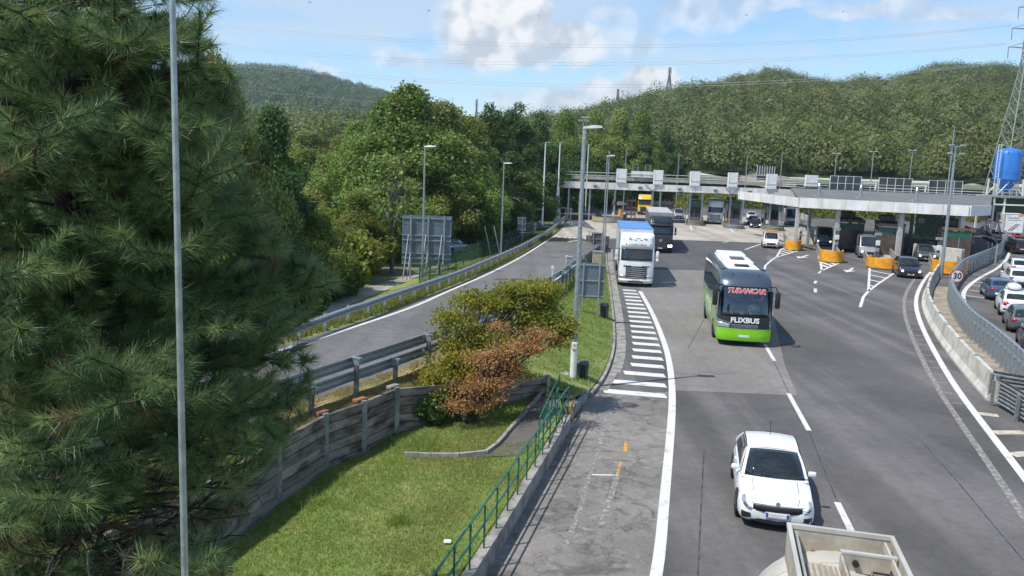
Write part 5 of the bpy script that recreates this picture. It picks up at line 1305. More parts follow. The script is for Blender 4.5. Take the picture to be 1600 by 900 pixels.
MB().bar((0, 0, 1), (-2.4, .3, 4.2), .09).build('arm', m_grey_d, gb); MB().box((.1, 0, .5), (.35, .35, 1.0)).build('cabinet', m_yellow, gb)
# green patterned wall beyond the lanes
a = G(1428, 371.5); b = G(1488, 377)
gw = empty('green_wall', a, math.atan2(b.y-a.y, b.x-a.x), 'pale green wall with dark diagonal stripes seen through the rightmost lane', 'wall')
Lw = (b-a).length; m_pg = M('pale_green_panel', (.17, .34, .21), .6, col2=(.22, .38, .27), scale=.6)
for i in range(4): MB().box(((i+.5)*Lw/4, 0, 2.0), (Lw/4-.03, .15, 4.0)).build('panel', m_pg, gw)
for k in range(9): MB().bar((k*Lw/6-2.5 if k*Lw/6-2.5 > 0 else .1, -.09, .2 if k*Lw/6-2.5 > 0 else .2+(2.5-k*Lw/6)), (min(Lw-.1, k*Lw/6+1.2), -.09, 3.9 if k*Lw/6+1.2 < Lw else 3.9-(k*Lw/6+1.3-Lw)), .03, .14, up=(0, 1, 0)).build('stripe', m_grey_d, gw)
MB().box((Lw/2, -.4, .2), (Lw+6, .6, .4)).build('wall_kerb', m_paint_cream, gw)
MB().box((.9, -.12, 2.6), (.9, .05, .7)).build('notice', m_white, gw); MB().box((Lw-1.2, -.12, 3.0), (1.2, .05, .8)).build('notice', m_white_dirty, gw)
stripe('edge_line', chaikin([G(1427, 372), G(1450, 377), G(1468, 384), G(1480, 394)], 2), .35, z=.01)
# lanes and concrete parapets seen behind the canopy
for (pp, lb, hh) in (([(1165, 318), (1200, 325), (1235, 334), (1262, 345)], 'concrete parapet curving away behind the middle booths', 1.0), ([(1270, 322), (1290, 326), (1312, 333)], 'concrete parapet glimpsed behind the front canopy', 1.0), ([(985, 318), (1040, 320), (1075, 321)], 'pale parapet behind the yellow truck lane', .9)):
    P = chaikin([G(x, y) for x, y in pp], 2); e = empty('parapet', P[0], 0, lb, 'parapet')
    mb = MB(); rings = [[(p.x-.3, p.y, 0), (p.x+.3, p.y, 0), (p.x+.1, p.y, hh), (p.x-.1, p.y, hh)] for p in P]; mb.loft(rings); mb.build('wall', m_conc, e, world=True)

# ------------------------------------------------------------------ right side: precast barrier, median, steel fence
JB = [G(x, y) for x, y in [(1541, 626), (1509, 590), (1482, 556), (1457, 520), (1441, 487), (1439, 467), (1448, 446), (1463, 424)]]
JB = chaikin(JB, 2); 
jb = empty('precast_barrier', JB[0], 0, 'cream precast concrete barrier blocks curving up to the yellow bumper', 'barrier')
seg = even(JB, 2.0)
for i, (a, b) in enumerate(zip(seg, seg[1:])):
    d = (b-a).normalized(); nrm = Vector((d.y, -d.x, 0)); rings = []
    for p in (a+d*.015, (a+b)/2, b-d*.015):
        rings.append([tuple(p+nrm*o_+Vector((0, 0, z_))) for o_, z_ in ((0, 0), (0, .1), (.16, .34), (.23, 1.0), (.38, 1.0), (.45, .34), (.6, .1), (.6, 0))])
    MB().loft(rings).build('barrier_block', M('cream_concrete', (.55, .53, .46), .85, col2=(.36, .34, .29), scale=1.3, detail=9, lo=.42, hi=.7, bump=.2) if i == 0 else bpy.data.materials['cream_concrete'], jb, world=True)
    if i % 2 == 0: MB().cyl(Vector(a)+nrm*.3+Vector((0, 0, 1.0)), Vector(a)+nrm*.3+Vector((0, 0, 1.06)), .09, n=10).build('lifting_eye', m_galv, jb, world=True)
FB = chaikin([G(x, y) for x, y in [(1690, 720), (1640, 655), (1592, 603), (1547, 556), (1515.5, 531), (1498, 506.7), (1485, 482), (1482, 462), (1490, 446)]], 2)
mb = MB(); A = resample(JB, 1.0); 
Bp = [FB[min(len(FB)-1, int(i*(len(FB)-1)/(len(A)-1)))] for i in range(len(A))]
Js = [Vector((p.x+.4, p.y, .05)) for p in A]
Fs = even([FB[-1-i] for i in range(len(FB))][::-1], .5)
def near(P, y): return Vector((xat(P, y), y, .05))
Fsort = FB[:]
mb = MB(); Ym = list(np.linspace(A[0].y, min(A[-1].y, 66), 40))
ribbon(mb, [near(A, y)+Vector((.4, 0, 0)) for y in Ym], [near(FB, y)+Vector((.25, 0, 0)) for y in Ym]); mb.build('median_strip', M('gritty_median', (.36, .31, .25), .95, col2=(.22, .19, .15), scale=1.1, detail=9, bump=.5, speck=.15), kind='structure')
fe = empty('steel_barrier_fence', FB[0], 0, 'grey steel barrier fence with upright fins between the roads', 'fence')
fp = even(FB, .95)
fin = MB().box((0, 0, .75), (.14, .30, 1.5)).box((0, -.16, .12), (.12, .3, .24), bev=.03).mesh('fin', m_galv)
for i, p in enumerate(fp):
    t = fp[min(i+1, len(fp)-1)]-fp[max(i-1, 0)]; put('fin', fin, fe, tuple(p-FB[0]), math.atan2(t.y, t.x))
rs = resample(FB, 1.0)
for dz, w_ in ((1.5, .12), (.98, .1)): MB().tube([p+Vector((0, 0, dz)) for p in rs], w_/2, 6).build('pipe_rail', m_galv, fe, world=True)
for dz in (.45, .76, 1.22): beam(rs, 1, dz, wsec(.26, .07)).build('beam_rail', m_galv, fe, world=True)
nb = fp[:26]
for a, b in zip(nb, nb[1:]):
    MB().bar(a+Vector((0, 0, .55)), b+Vector((0, 0, .95)), .03).build('brace', m_galv_dull, fe, world=True)
FC = chaikin([G(1490, 447), G(1503, 430), G(1530, 418), G(1558, 404), G(1570, 391), G(1571, 378), G(1562, 365), G(1540, 354)], 2)
fe2 = empty('curved_guardrail', FC[0], 0, 'curved steel guardrail with fins sweeping behind the speed sign', 'guardrail')
for p in even(FC, 1.5): 
    put('fin', fin, fe2, tuple(p-FC[0]), random.uniform(.3, .7))
rs = resample(FC, 1.5)
for dz in (.4, .75, 1.15): beam(rs, 1, dz).build('beam_rail', m_galv, fe2, world=True)
MB().tube([p+Vector((0, 0, 1.5)) for p in rs], .06, 6).build('pipe_rail', m_galv, fe2, world=True)
# end piece of crash rails beside the cream stripes
g1 = chaikin([G(1549, 634), G(1568, 645), G(1592, 662), G(1650, 700)], 2)
guardrail('guardrail', [Vector((p.x+.1, p.y-.05, 0)) for p in g1], -1, 'triple beam guardrail end beside the cream road stripes', (.34, .64, .94), 1.0, 2.0, m_galv_dull)
g2 = chaikin([G(1547, 628), G(1575, 634), G(1610, 640), G(1670, 652)], 2)
guardrail('guardrail', [Vector((p.x+.15, p.y+.35, 0)) for p in g2], -1, 'upper guardrail spur joining the barrier end to the steel fence', (.72, 1.02), 1.1, 2.0, m_galv_dull)
# covered walkway beside the curve
WK = [D(1512, 352, 100), D(1526, 362, 93), D(1532, 372, 88)]
cw = empty('walkway_cover', (WK[2].x, WK[2].y, 0), head(-.3, -1), 'curved grey glass roof over the walkway behind the guardrail', 'shelter')
m_sm = M('smoked_glazing', (.17, .21, .24), .15, col2=(.12, .15, .17), scale=.7)
for k in range(6):
    y0 = -k*2.6
    MB().slab(lambda a_, t_: Vector((1.7*math.cos(a_)-k*k*.10, y0-t_*2.5, 1.9+1.0*math.sin(a_))), [.15+i*(math.pi-.3)/8 for i in range(9)], [0, 1], .04).build('roof_pane', m_sm, cw)
    for s in (-1, 1): MB().box((s*1.65-k*k*.10, y0, 1.05), (.12, .12, 2.1)).build('post', m_grey, cw)
    MB().box((1.66-k*k*.10, y0-1.25, 1.0), (.05, 2.4, 1.7)).build('side_pane', m_sm, cw)
wl_ = empty('cream_block', G(1503, 414), .4, 'cream concrete block wall right of the rightmost booth', 'wall'); MB().box((0, 3, .8), (.5, 6, 1.6), bev=.05).build('wall', M('cream_block', (.50, .48, .40), .8), wl_)

# speed limit signs
def disc(e, c, r, mat, y, n=28, th=.02, nm='face'):
    mb = MB(); mb.loft([[(c[0]+r*math.cos(2*math.pi*k/n), y, c[2]+r*math.sin(2*math.pi*k/n)) for k in range(n)], [(c[0]+r*math.cos(2*math.pi*k/n), y+th, c[2]+r*math.sin(2*math.pi*k/n)) for k in range(n)]]); return mb.build(nm, mat, e)
def speed(px, py, base, Y, r, label):
    c = D(px, py, Y); b = D(base[0], base[1], Y); e = empty('speed_limit_sign', (b.x, Y, 0), 0, label, 'road sign')
    z = c.z; dx = c.x-b.x
    MB().cyl((0, .08, 0), (dx, .08, z+r*.8), .04, n=8).build('post', m_galv, e)
    disc(e, (dx, 0, z), r, m_redp, 0, nm='rim'); disc(e, (dx, 0, z), r*.80, m_white, -.012, th=.012, nm='face')
    text('30', r*1.25, m_black, e, (dx, -.022, z), rx=90, rz=0, name='numerals', bold=.012)
speed(1495.5, 431.5, (1491, 470), 59, .50, 'round red ringed 30 speed limit sign standing in the median')
speed(1546, 345.5, (1543, 372), 112, .42, 'far round 30 speed limit sign before the container trailer')

# ------------------------------------------------------------------ silo on its platform
S0 = D(1572, 281, 130); SX = S0.x
si = empty('blue_silo', (SX, 130, 0), 0, 'blue steel silo with a cone bottom on a white frame', 'silo')
n = 32
def ring(r, z): return [(r*math.cos(2*math.pi*k/n), r*math.sin(2*math.pi*k/n), z) for k in range(n)]
MB().loft([ring(1.85, 9.0), ring(1.85, 12.9), ring(1.75, 13.2), ring(1.4, 13.55), ring(.5, 13.8), ring(.1, 13.85)]).build('tank', m_blue, si, smooth=40)
MB().loft([ring(.25, 6.95), ring(1.78, 9.0)]).build('cone', m_blue, si, smooth=40)
MB().loft([ring(1.9, 9.0), ring(1.9, 9.15)]).build('ring_beam', m_blue, si); MB().loft([ring(1.88, 10.0), ring(1.88, 10.08)]).build('seam_ring', m_blue, si)
for k in range(8):
    a = 2*math.pi*k/8+.2; MB().box((1.9*math.cos(a), 1.9*math.sin(a), 13.15), (.12, .12, .22)).build('lifting_lug', m_blue, si)
cr_ = [(s*1.75, t*1.4) for s in (-1, 1) for t in (-1, 1)]
for (x, y) in cr_: MB().bar((x*1.12, y, 6.6), (x*1.05, y, 9.1), .18).build('leg', m_white, si)
for t in (-1, 1):
    for s in (-1, 1): MB().bar((s*1.9, t*1.4, 6.7), (0, t*1.4, 9.05), .12).build('brace', m_white, si)
MB().bar((-2.2, -1.6, 6.6), (-2.2, -1.6, 14.2), .07).bar((-2.65, -1.6, 6.6), (-2.65, -1.6, 14.2), .07).build('ladder_rail', m_white, si)
for k in range(20): MB().bar((-2.65, -1.6, 6.8+k*.37), (-2.2, -1.6, 6.8+k*.37), .04).build('ladder_rung', m_white, si)
MB().tube([(-2.6, -1.6, 14.2), (-1.8, -1.2, 14.2), (-.6, -.5, 14.0)], .04, 5).build('top_rail', m_white, si)
pf_ = empty('silo_platform', (SX+.5, 130, 0), 0, 'grey railed service platform carrying the blue silo', 'platform')
MB().box((1.0, 0, 6.42), (9.0, 5, .3)).build('deck', m_grey, pf_)
for x in (-3.2, -1.6, 3, 5):
    for t in (-1, 1): MB().box((x, t*2.2, 3.2), (.25, .25, 6.4)).build('post', m_white_dirty, pf_)
for k in range(9): MB().box((-3.4+k*1.1, -2.5, 7.05), (.05, .05, 1.0)).build('rail_post', m_white, pf_)
for z_ in (7.05, 7.5): MB().bar((-3.5, -2.5, z_), (5.5, -2.5, z_), .05).build('handrail', m_white, pf_)
MB().box((1, 1.5, 4.3), (8.5, .2, 3.6)).build('rear_wall', M('olive_clad', (.10, .13, .08), .8), pf_)
MB().bar((-3.4, -2.3, 5.2), (5.2, -2.3, 5.2), .15, .2).build('crossbeam', m_white, pf_)

# ------------------------------------------------------------------ lamp posts
def lamp(base, top, Y, label, style='flat', r=.085, z0=0.0, side=1, cat='lamp post', group=None, mat=None, sleeve=False, ht=1.0):
    b = D(base[0], base[1], Y); t = D(top[0], top[1], Y); x = b.x if base[1] else t.x
    e = empty('street_lamp', (x, Y, z0), 0, label, cat, group); H_ = t.z-z0
    MB().tube([(0, 0, -.3), (0, 0, H_*.5), (0, 0, H_)], [r, r*.85, r*.6], 10).build('pole', mat or m_galv, e, smooth=40)
    if sleeve: MB().cyl((0, 0, -.2), (0, 0, 1.35), r*1.12, n=12).build('base_sleeve', m_white, e); MB().box((0, -.05, 1.5), (.2, .2, .28), bev=.03).build('junction_box', m_white, e)
    if style == 'flat':
        w = .62*ht
        mb = MB().loft([[(side*(-.05), -.16, H_+.0), (side*(-.05), .16, H_+.0), (side*(-.05), .16, H_+.07), (side*(-.05), -.16, H_+.07)],
                        [(side*w*.5, -.17*ht, H_+.02), (side*w*.5, .17*ht, H_+.02), (side*w*.5, .16, H_+.14), (side*w*.5, -.16, H_+.14)],
                        [(side*w, -.14, H_+.05), (side*w, .14, H_+.05), (side*w, .14, H_+.12), (side*w, -.14, H_+.12)]])
        mb.build('lamp_head', m_white, e)
    elif style == 'twin':
        for s in (-1, 1): MB().bar((0, 0, H_-.05), (s*.25, 0, H_+.02), .06).build('arm', m_galv, e); MB().box((s*.55, 0, H_+.06), (.75, .32, .12), bev=.04).build('lamp_head', m_white, e, smooth=40)
    elif style == 'cluster':
        MB().box((0, 0, H_-.5), (1.8, .12, .1)).box((0, 0, H_), (.12, 1.2, .1)).build('crossarm', m_galv, e)
        for s in (-.8, -.3, .3, .8): MB().box((s, -.15, H_-.3), (.42, .35, .3), bev=.05).build('floodlight', m_grey, e)
        MB().box((.3, 0, H_+.35), (1.5, .5, .1)).build('lamp_head', m_white_dirty, e)
    elif style == 'small': MB().box((side*.25, 0, H_+.03), (.65, .28, .12), bev=.04).build('lamp_head', m_grey, e, smooth=40)
    return e
lamp((895, 590), (912, 201), 31.0, 'tall lamp post with a flat white head beside the black bin', r=.11, z0=.2, sleeve=True)
lamp((659.5, 440), (665, 230), 57.5, 'lamp post in front of the large sign back on the left', r=.09, ht=1.25)
lamp((782.5, 400), (789, 256), 71.0, 'lamp post between the leaning poles and the mesh fence', r=.085, ht=1.1)
lamp((941, 395), (949, 244.5), 69.0, 'slim flat headed lamp behind the grey sign back', r=.07)
lamp((944, 395), (957, 236), 67.5, 'plain antenna mast right beside the slim flat headed lamp', 'none', r=.07, cat='mast')
lamp((847, 355), (852, 223), 114, 'white lamp post at the left end of the canopy', 'small', r=.13, mat=m_white)
lamp((870, 344), (871, 223), 122, 'second white lamp post at the canopy end with a splayed foot', 'small', r=.13, mat=m_white)
lamp((915, 322), (919, 226), 150, 'lamp post rising behind the canopy left part', 'small', r=.12, mat=m_white)
lamp((974, 320), (978, 233), 160, 'lamp post rising behind the leftmost signal box', 'small', r=.12)
lamp((905, 330), (913, 186), 152, 'high mast with a cluster of floodlights behind the tall lamp', 'cluster', r=.16, cat='flood mast')
for x, yt, Y, lb in ((1060, 243, 175, 'thin lamp post before the wood right of the trees'), (1166, 244, 175, 'thin lamp post over the far road'), (1220, 240, 180, 'thin lamp post right of the small barred panel'), (1304, 240, 180, 'lamp post at the left dark roof screen'), (1361, 237, 180, 'lamp post between the left and middle roof screens'), (1421, 235, 180, 'lamp post above the middle roof screen')):
    lamp((x-4, 320), (x, yt), Y, lb, 'twin' if x > 1290 else 'small', r=.13, group='lamp posts behind the canopy')
lm = lamp((1470.5, 431), (1492, 229), 72.5, 'tall mast with four small floods in front of the rightmost booth', 'none', r=.15, cat='mast')
zt = D(1492, 229, 72.5).z
for dz in (0, -.7):
    MB().box((.1, 0, zt+dz), (1.3, .1, .08)).build('crossarm', m_galv, lm)
    for s in (-.4, .6): MB().box((s+dz*.1, -.1, zt+dz+.1), (.4, .3, .16), bev=.04).build('floodlight', m_grey, lm)
# lean of that mast follows its real tilt
lamp((1479, 310), (1492, 197), 130, 'thin antenna mast behind the tall mast', 'none', r=.12, cat='mast')
lp = lamp((289, 900), (274, -60), 5.0, 'large grey lamp pole passing in front of the pine', 'flat', r=.028, z0=0)
lamp((235, 400), (228, 121), 38, 'twin headed lamp half hidden behind the pine branches', 'twin', r=.07, z0=0)
# splayed foot of the white post
wf = [o for o in COL.objects if o.get('label', '').startswith('second white lamp')][0]
MB().loft([[(-.5, -.15, 0), (.5, -.15, 0), (.5, .15, 0), (-.5, .15, 0)], [(-.14, -.14, 5.5), (.14, -.14, 5.5), (.14, .14, 5.5), (-.14, .14, 5.5)]]).build('splayed_foot', m_white, wf)

# ------------------------------------------------------------------ sign backs
a = D(629, 335, 60); b = D(706, 338, 60); zb = D(667, 415, 60).z; zt_ = .5*(a.z+b.z)
e = empty('large_sign_back', ((a.x+b.x)/2, 60, -.3), .03, 'large grey road sign seen from behind on three braced posts', 'sign')
w = b.x-a.x; cz = (zt_+zb)/2+.3; h = zt_-zb
for i in range(5): MB().box((0, .05, zb+.3+(i+.5)*h/5), (w, .04, h/5-.02)).build('sign_panel', m_signback, e)
for z_ in (.06, .40, .50, .76, .86, .97): MB().box((0, -.0, zb+.3+h*(1-z_)), (w, .07, .07)).build('crossbar', m_galv, e)
for s in (-1.15, .1, 1.25):
    MB().box((s, -.08, (zt_+.3)/2), (.12, .12, zt_+.25)).build('post', m_galv, e)
    MB().bar((s-.15, -.12, zb+.3+h*.62), (s-.45, -1.2, -.2), .07).bar((s, -.1, zb+1.2), (s-.2, -1.0, -.2), .05).build('raking_strut', m_galv, e)
def signback(name, x0, y0, x1, y1, Y, zg, label, posts=(-.3, .3), mat=None):
    a = D(x0, y0, Y); b = D(x1, y1, Y); e = empty(name, ((a.x+b.x)/2, Y, zg), 0, label, 'sign')
    w = b.x-a.x; z1 = a.z-zg; z0 = b.z-zg
    n_ = 3
    for i in range(n_): MB().box((0, .04, z0+(i+.5)*(z1-z0)/n_), (w, .035, (z1-z0)/n_-.012)).build('sign_panel', mat or m_signback, e)
    for q_ in (.06, .5, .94): MB().box((0, .0, lerp(z0, z1, q_)), (w, .05, .06)).build('crossbar', m_grey, e)
    for s in posts: MB().box((s*w, -.04, z1/2-.1), (.075, .075, z1+.2)).build('post', m_galv, e)
    return e
signback('grey_sign_back', 903, 410, 943, 467, 44.5, .35, 'blue grey road sign back on two posts on the grass island', (-.28, .3))
signback('small_sign_back', 808.5, 339, 821.5, 361, 88, -.05, 'small grey sign back beyond the ramp guardrail', (.1,))
e = signback('dark_direction_sign', 925, 363, 943, 384, 76, .1, 'black direction board with pointed ends behind the gore', (-.35, .3), m_grey_d)
w = D(943, 384, 76).x-D(925, 363, 76).x; z1 = D(925, 363, 76).z-.1; z0 = D(943, 384, 76).z-.1
for s in (-1, 1): MB().prism([(s*w/2, 0), (s*(w/2+.5), .02), (s*w/2, .04)], lerp(z0, z1, .25), lerp(z0, z1, .75)).build('pointed_end', m_grey_d, e)
sp = empty('thin_sign_post', G(918, 420)+Vector((0, 0, .4)), 0, 'plain thin post on the island left of the concrete cabinet', 'post'); MB().cyl((0, 0, -.5), (0, 0, 2.8), .035, n=8).build('pole', m_galv, sp)
# cabinets
for (x, y, w, h, dpt, lb, mt_, Y) in ((888, 445, .4, 1.25, .35, 'narrow grey utility cabinet on the island grass', m_galv, 58), (933, 411, .75, 1.3, .5, 'beige concrete cabinet between the two signs', M('beige_concrete', (.42, .38, .30), .9), 66)):
    p = D(x, y, Y); zg = zisl(p.x, Y); e = empty('utility_cabinet', (p.x, Y, zg), 0, lb, 'cabinet')
    MB().box((0, 0, h/2+.15), (w, dpt, h), bev=.02).build('housing', mt_, e); MB().box((0, 0, h+.18), (w+.08, dpt+.08, .06)).build('lid', m_grey, e); MB().box((0, 0, .05), (w*.8, dpt*.8, .3)).build('plinth', m_conc, e)
    MB().box((0, -dpt/2-.01, h*.55), (w*.8, .015, h*.7)).build('door', mt_, e)
# bins
def bin_(x, y, Y, s, label):
    p = D(x, y, Y); zg = zisl(p.x, Y) if Y > 33 else .22
    e = empty('litter_bin', (p.x, Y, zg), 0, label, 'litter bin'); n = 14
    rg = lambda r, z: [(r*math.cos(2*math.pi*k/n)*s, r*.9*math.sin(2*math.pi*k/n)*s, z*s) for k in range(n)]
    MB().loft([rg(.17, 0), rg(.21, .68)]).build('body', m_black, e, smooth=40); MB().loft([rg(.25, .68), rg(.25, .75), rg(.18, .82)]).build('lid', m_grey_d, e, smooth=40)
    for k in range(6):
        a_ = 2*math.pi*k/6; MB().bar((.2*s*math.cos(a_), .18*s*math.sin(a_), .02), (.225*s*math.cos(a_), .205*s*math.sin(a_), .66*s), .03).build('rib', m_grey_d, e)
bin_(909, 597, 31.4, 1.0, 'black ribbed litter bin at the foot of the tall lamp post'); bin_(943.5, 500, 44.8, 1.0, 'black litter bin behind the right post of the sign back')
st_ = MB().box((0, 0, .05), (.75, .5, .2), bev=.09).build('flat_stone', m_conc, None, smooth=40); st_.location = G(874, 588, .45); tag(st_, 'flat pale stone in the grass near the wall end', 'stone')
pp_ = MB().box((0, 0, .03), (.16, .13, .05), bev=.02).build('paper_scrap', m_white); pl_ = G(699, 859, .25); pp_.location = (pl_.x, pl_.y, zlawn(pl_.x, pl_.y)+.04); tag(pp_, 'crumpled white paper scrap on the lawn', 'litter')

# leaning poles, mesh fence, railings beyond the ramp
for (a, b, lb) in (((767.5, 402), (757, 353), 'left one of two pale leaning poles'), ((781, 398), (771.5, 353), 'right one of two pale leaning poles')):
    A_ = D(a[0], a[1], 74); B_ = D(b[0], b[1], 74); o = MB().cyl(A_-Vector(A_), B_-Vector(A_), .05, n=8).build('leaning_pole', m_galv); o.location = A_; tag(o, lb+' behind the ramp guardrail', 'pole', 'leaning poles')
mf = [G(x, y, -.05) for x, y in [(655, 455), (700, 432), (740, 411), (775, 396), (808, 384), (838, 371)]]
me_ = empty('green_mesh_fence', mf[0], 0, 'dark green mesh fence along the gravel yard', 'fence')
pst = even(chaikin(mf, 1), 2.6)
for i, (a, b) in enumerate(zip(pst, pst[1:])):
    MB().box((a.x, a.y, .85), (.07, .07, 1.9)).build('post', m_green_fence, me_, world=True)
    mb = MB(); L = (b-a).length
    for k in range(1, 14): p = a.lerp(b, k/14); mb.bar(p+Vector((0, 0, .1)), p+Vector((0, 0, 1.65)), .05, .02)
    for z_ in (.15, .55, .95, 1.35, 1.65): mb.bar(a+Vector((0, 0, z_)), b+Vector((0, 0, z_)), .035)
    mb.build('mesh_panel', m_green_fence, me_, world=True)
rf = empty('grey_railing', G(842, 352), 0, 'grey pipe railing cage near the canopy left end', 'railing')
for k in range(7): MB().bar((k*.75, 0, 0), (k*.75, 0, 2.6), .08).build('post', m_galv, rf)
for z_ in (1.0, 1.8, 2.6): MB().bar((0, 0, z_), (4.5, 0, z_), .07).build('rail', m_galv, rf)
rf2 = empty('grey_railing', G(822, 372), 0, 'low grey mesh railing left of the canopy lamp posts', 'railing')
P_ = [Vector(G(x, y))-Vector(G(822, 372)) for x, y in ((822, 372), (835, 364), (846, 356))]
for a, b in zip(P_, P_[1:]):
    for z_ in (.5, 1.1): MB().bar(a+Vector((0, 0, z_)), b+Vector((0, 0, z_)), .06).build('rail', m_galv, rf2)
    for k in range(6): p = a.lerp(b, k/6); MB().bar(p, p+Vector((0, 0, 1.1)), .05).build('post', m_galv, rf2)
# small road hump marker by the maple
hm = empty('low_pipe_barrier', GZ(794, 452, zramp), .2, 'low dark pipe hoop standing on the ramp behind the maple', 'barrier')
MB().tube([(-.9, 0, .55), (-.6, 0, .62), (.9, 0, .62)], .035, 6).build('rail', m_grey_d, hm); MB().bar((.1, 0, 0), (.1, 0, .62), .06).build('post', m_galv, hm)

# ------------------------------------------------------------------ far road and works
A = [D(1069, 262, 330), D(1110, 268, 270), D(1150, 275, 230), D(1200, 288, 190)]; B = [D(1084, 258.5, 330), D(1125, 261, 275), D(1170, 267, 235), D(1235, 277, 195)]
mb = MB(); ribbon(mb, chaikin(A, 1), chaikin(B, 1)); mb.build('far_road', m_asph_light, kind='structure')
e = empty('far_parapet', A[0], 0, 'cream parapet wall of the far climbing road', 'parapet'); mb = MB(); mb.loft([[tuple(p+Vector((0, 0, z_))) + () for z_ in (-.9, .5)]+[tuple(p+Vector((.4, .3, z_))) for z_ in (.5, -.9)] for p in chaikin(A, 1)]); mb.build('wall', m_paint_cream, e, world=True)
for x, y, Y, lb in ((1125, 259, 260, 'left small white marker board by the far road'), (1144, 263, 245, 'middle small white marker board by the far road'), (1153, 268, 240, 'largest white cabin shape by the far road')):
    p = D(x, y, Y); e = empty('marker_board', (p.x, Y, p.z-1), 0, lb, 'marker'); s_ = 1.9 if x == 1153 else .7
    MB().box((0, 0, 1), (s_, .3, s_*.8), bev=.05).build('board', m_white, e); MB().box((0, .1, -.4), (.12, .12, 2.4)).build('post', m_galv, e)

# ------------------------------------------------------------------ pylons and wires
def pylon(name, loc, H_, bw, label, mat, arms=((1.0, .3), (.91, .36), (.82, .36)), nseg=9, rz=0.0, t=.16):
    e = empty(name, loc, rz, label, 'pylon')
    def w(z): u = z/H_; return bw*(1-u/.72*.82) if u < .72 else bw*.18*(1-(u-.72)*1.5)
    zs = [0]; 
    while zs[-1] < H_*.97: zs.append(zs[-1]+max(H_*.035, w(zs[-1])*1.35))
    zs[-1] = H_
    cor = ((-1, -1), (1, -1), (1, 1), (-1, 1))
    for cx, cy in cor:
        MB().tube([(cx*w(z), cy*w(z), z) for z in zs], t*.6, 4).build('leg', mat, e)
    mb = MB()
    for z0, z1 in zip(zs, zs[1:]):
        for i in range(4):
            a, b = cor[i], cor[(i+1) % 4]
            mb.bar((a[0]*w(z0), a[1]*w(z0), z0), (b[0]*w(z1), b[1]*w(z1), z1), t*.5); mb.bar((b[0]*w(z0), b[1]*w(z0), z0), (a[0]*w(z1), a[1]*w(z1), z1), t*.5)
            mb.bar((a[0]*w(z1), a[1]*w(z1), z1), (b[0]*w(z1), b[1]*w(z1), z1), t*.4)
    mb.build('lattice', mat, e)
    tips = []
    for (u, ln) in arms:
        z = H_*u-.5
        for s in (-1, 1):
            tip = (s*ln*bw*1.9, 0, z); mb = MB()
            for cy in (-1, 1): mb.bar((s*w(z), cy*w(z), z), tip, t*.5); mb.bar((s*w(z), cy*w(z), z+H_*.025), tip, t*.5)
            mb.build('arm', mat, e); MB().cyl(tip, (tip[0]+.1, 0, z-2.4), .10, n=6).build('insulator', m_grey, e); tips.append(Vector(loc)+Vector((tip[0], 0, z-2.4)))
    return e, tips
m_pyl = M('pylon_steel', (.30, .33, .30), .6, .3)
pb = D(1580, 290, 190)
_, tips = pylon('power_pylon', (pb.x, 190, 0), D(1600, 8, 190).z, 4.6, 'large lattice power pylon rising behind the blue silo', m_pyl, arms=((1.0, .36), (.905, .46), (.82, .50)), t=.22)
p = D(1045, 137, 640); pylon('power_pylon', (p.x, 640, p.z-3), (137-107)/1300*640+3, 2.0, 'small pylon on the ridge against the white cloud', m_grey_d, t=.45)
p = D(965, 155, 760); pylon('power_pylon', (p.x, 760, p.z-3), 12, 1.6, 'tiny pylon on the skyline behind the trees', m_grey_d, t=.5)
p = D(1434, 235, 420); pylon('power_pylon', (p.x, 420, p.z-2), (235-148)/1300*420, 2.6, 'dark old pylon standing on the wooded slope', M('rust_pylon', (.07, .06, .05), .8), t=.32)
p = D(744, 190, 700); pylon('power_pylon', (p.x, 700, p.z-6), 24, 1.8, 'far pylon tip between the two tallest trees', m_grey_d, t=.45)
def wire(pts, label, r, Y0, Y1, mat=None, dup=None):
    X = [p[0] for p in pts]; Yy = [p[1] for p in pts]; co_ = np.polyfit(X, Yy, min(3, len(pts)-1)); out = []
    for k in range(41):
        x = lerp(X[0], X[-1], k/40); y = float(np.interp(x, X, Yy)) if dup else float(np.polyval(co_, x)); out.append(D(x, y, lerp(Y0, Y1, k/40)))
    o0 = out[0]; o = MB().tube([p-o0 for p in out], r, 5).build('power_line', mat or m_wire); o.location = o0; tag(o, label, 'power line')
m_wire = M('wire', (.38, .42, .46), .6)
base = [[(150, 18), (340, 37), (670, 63), (1000, 72.5), (1280, 60), (1580, 39)], [(150, 50), (345, 69), (752, 97), (1000, 99), (1280, 86), (1572, 68)], [(150, 70), (340, 93), (538, 118.5), (752, 127), (1000, 131), (1360, 118), (1566, 96)]]
for k, P in enumerate(base):
    nm2 = ('highest', 'middle', 'lowest')[k]
    wire(P, 'upper wire of the %s power line pair across the sky' % nm2, .038, 330, 189); wire([(x, y+4.5*(1-abs(x-800)/1700)) for x, y in P], 'lower wire of the %s power line pair across the sky' % nm2, .038, 330, 189)
wire([(150, 115), (385, 141), (590, 160)], 'wire pair passing in front of the far hill', .07, 330, 420)
wire([(150, 290), (385, 311), (620, 320), (850, 327)], 'pale cable strung low from the pine to the canopy lamp', .042, 26, 113.8, M('pale_cable', (.42, .42, .28), .7), True)
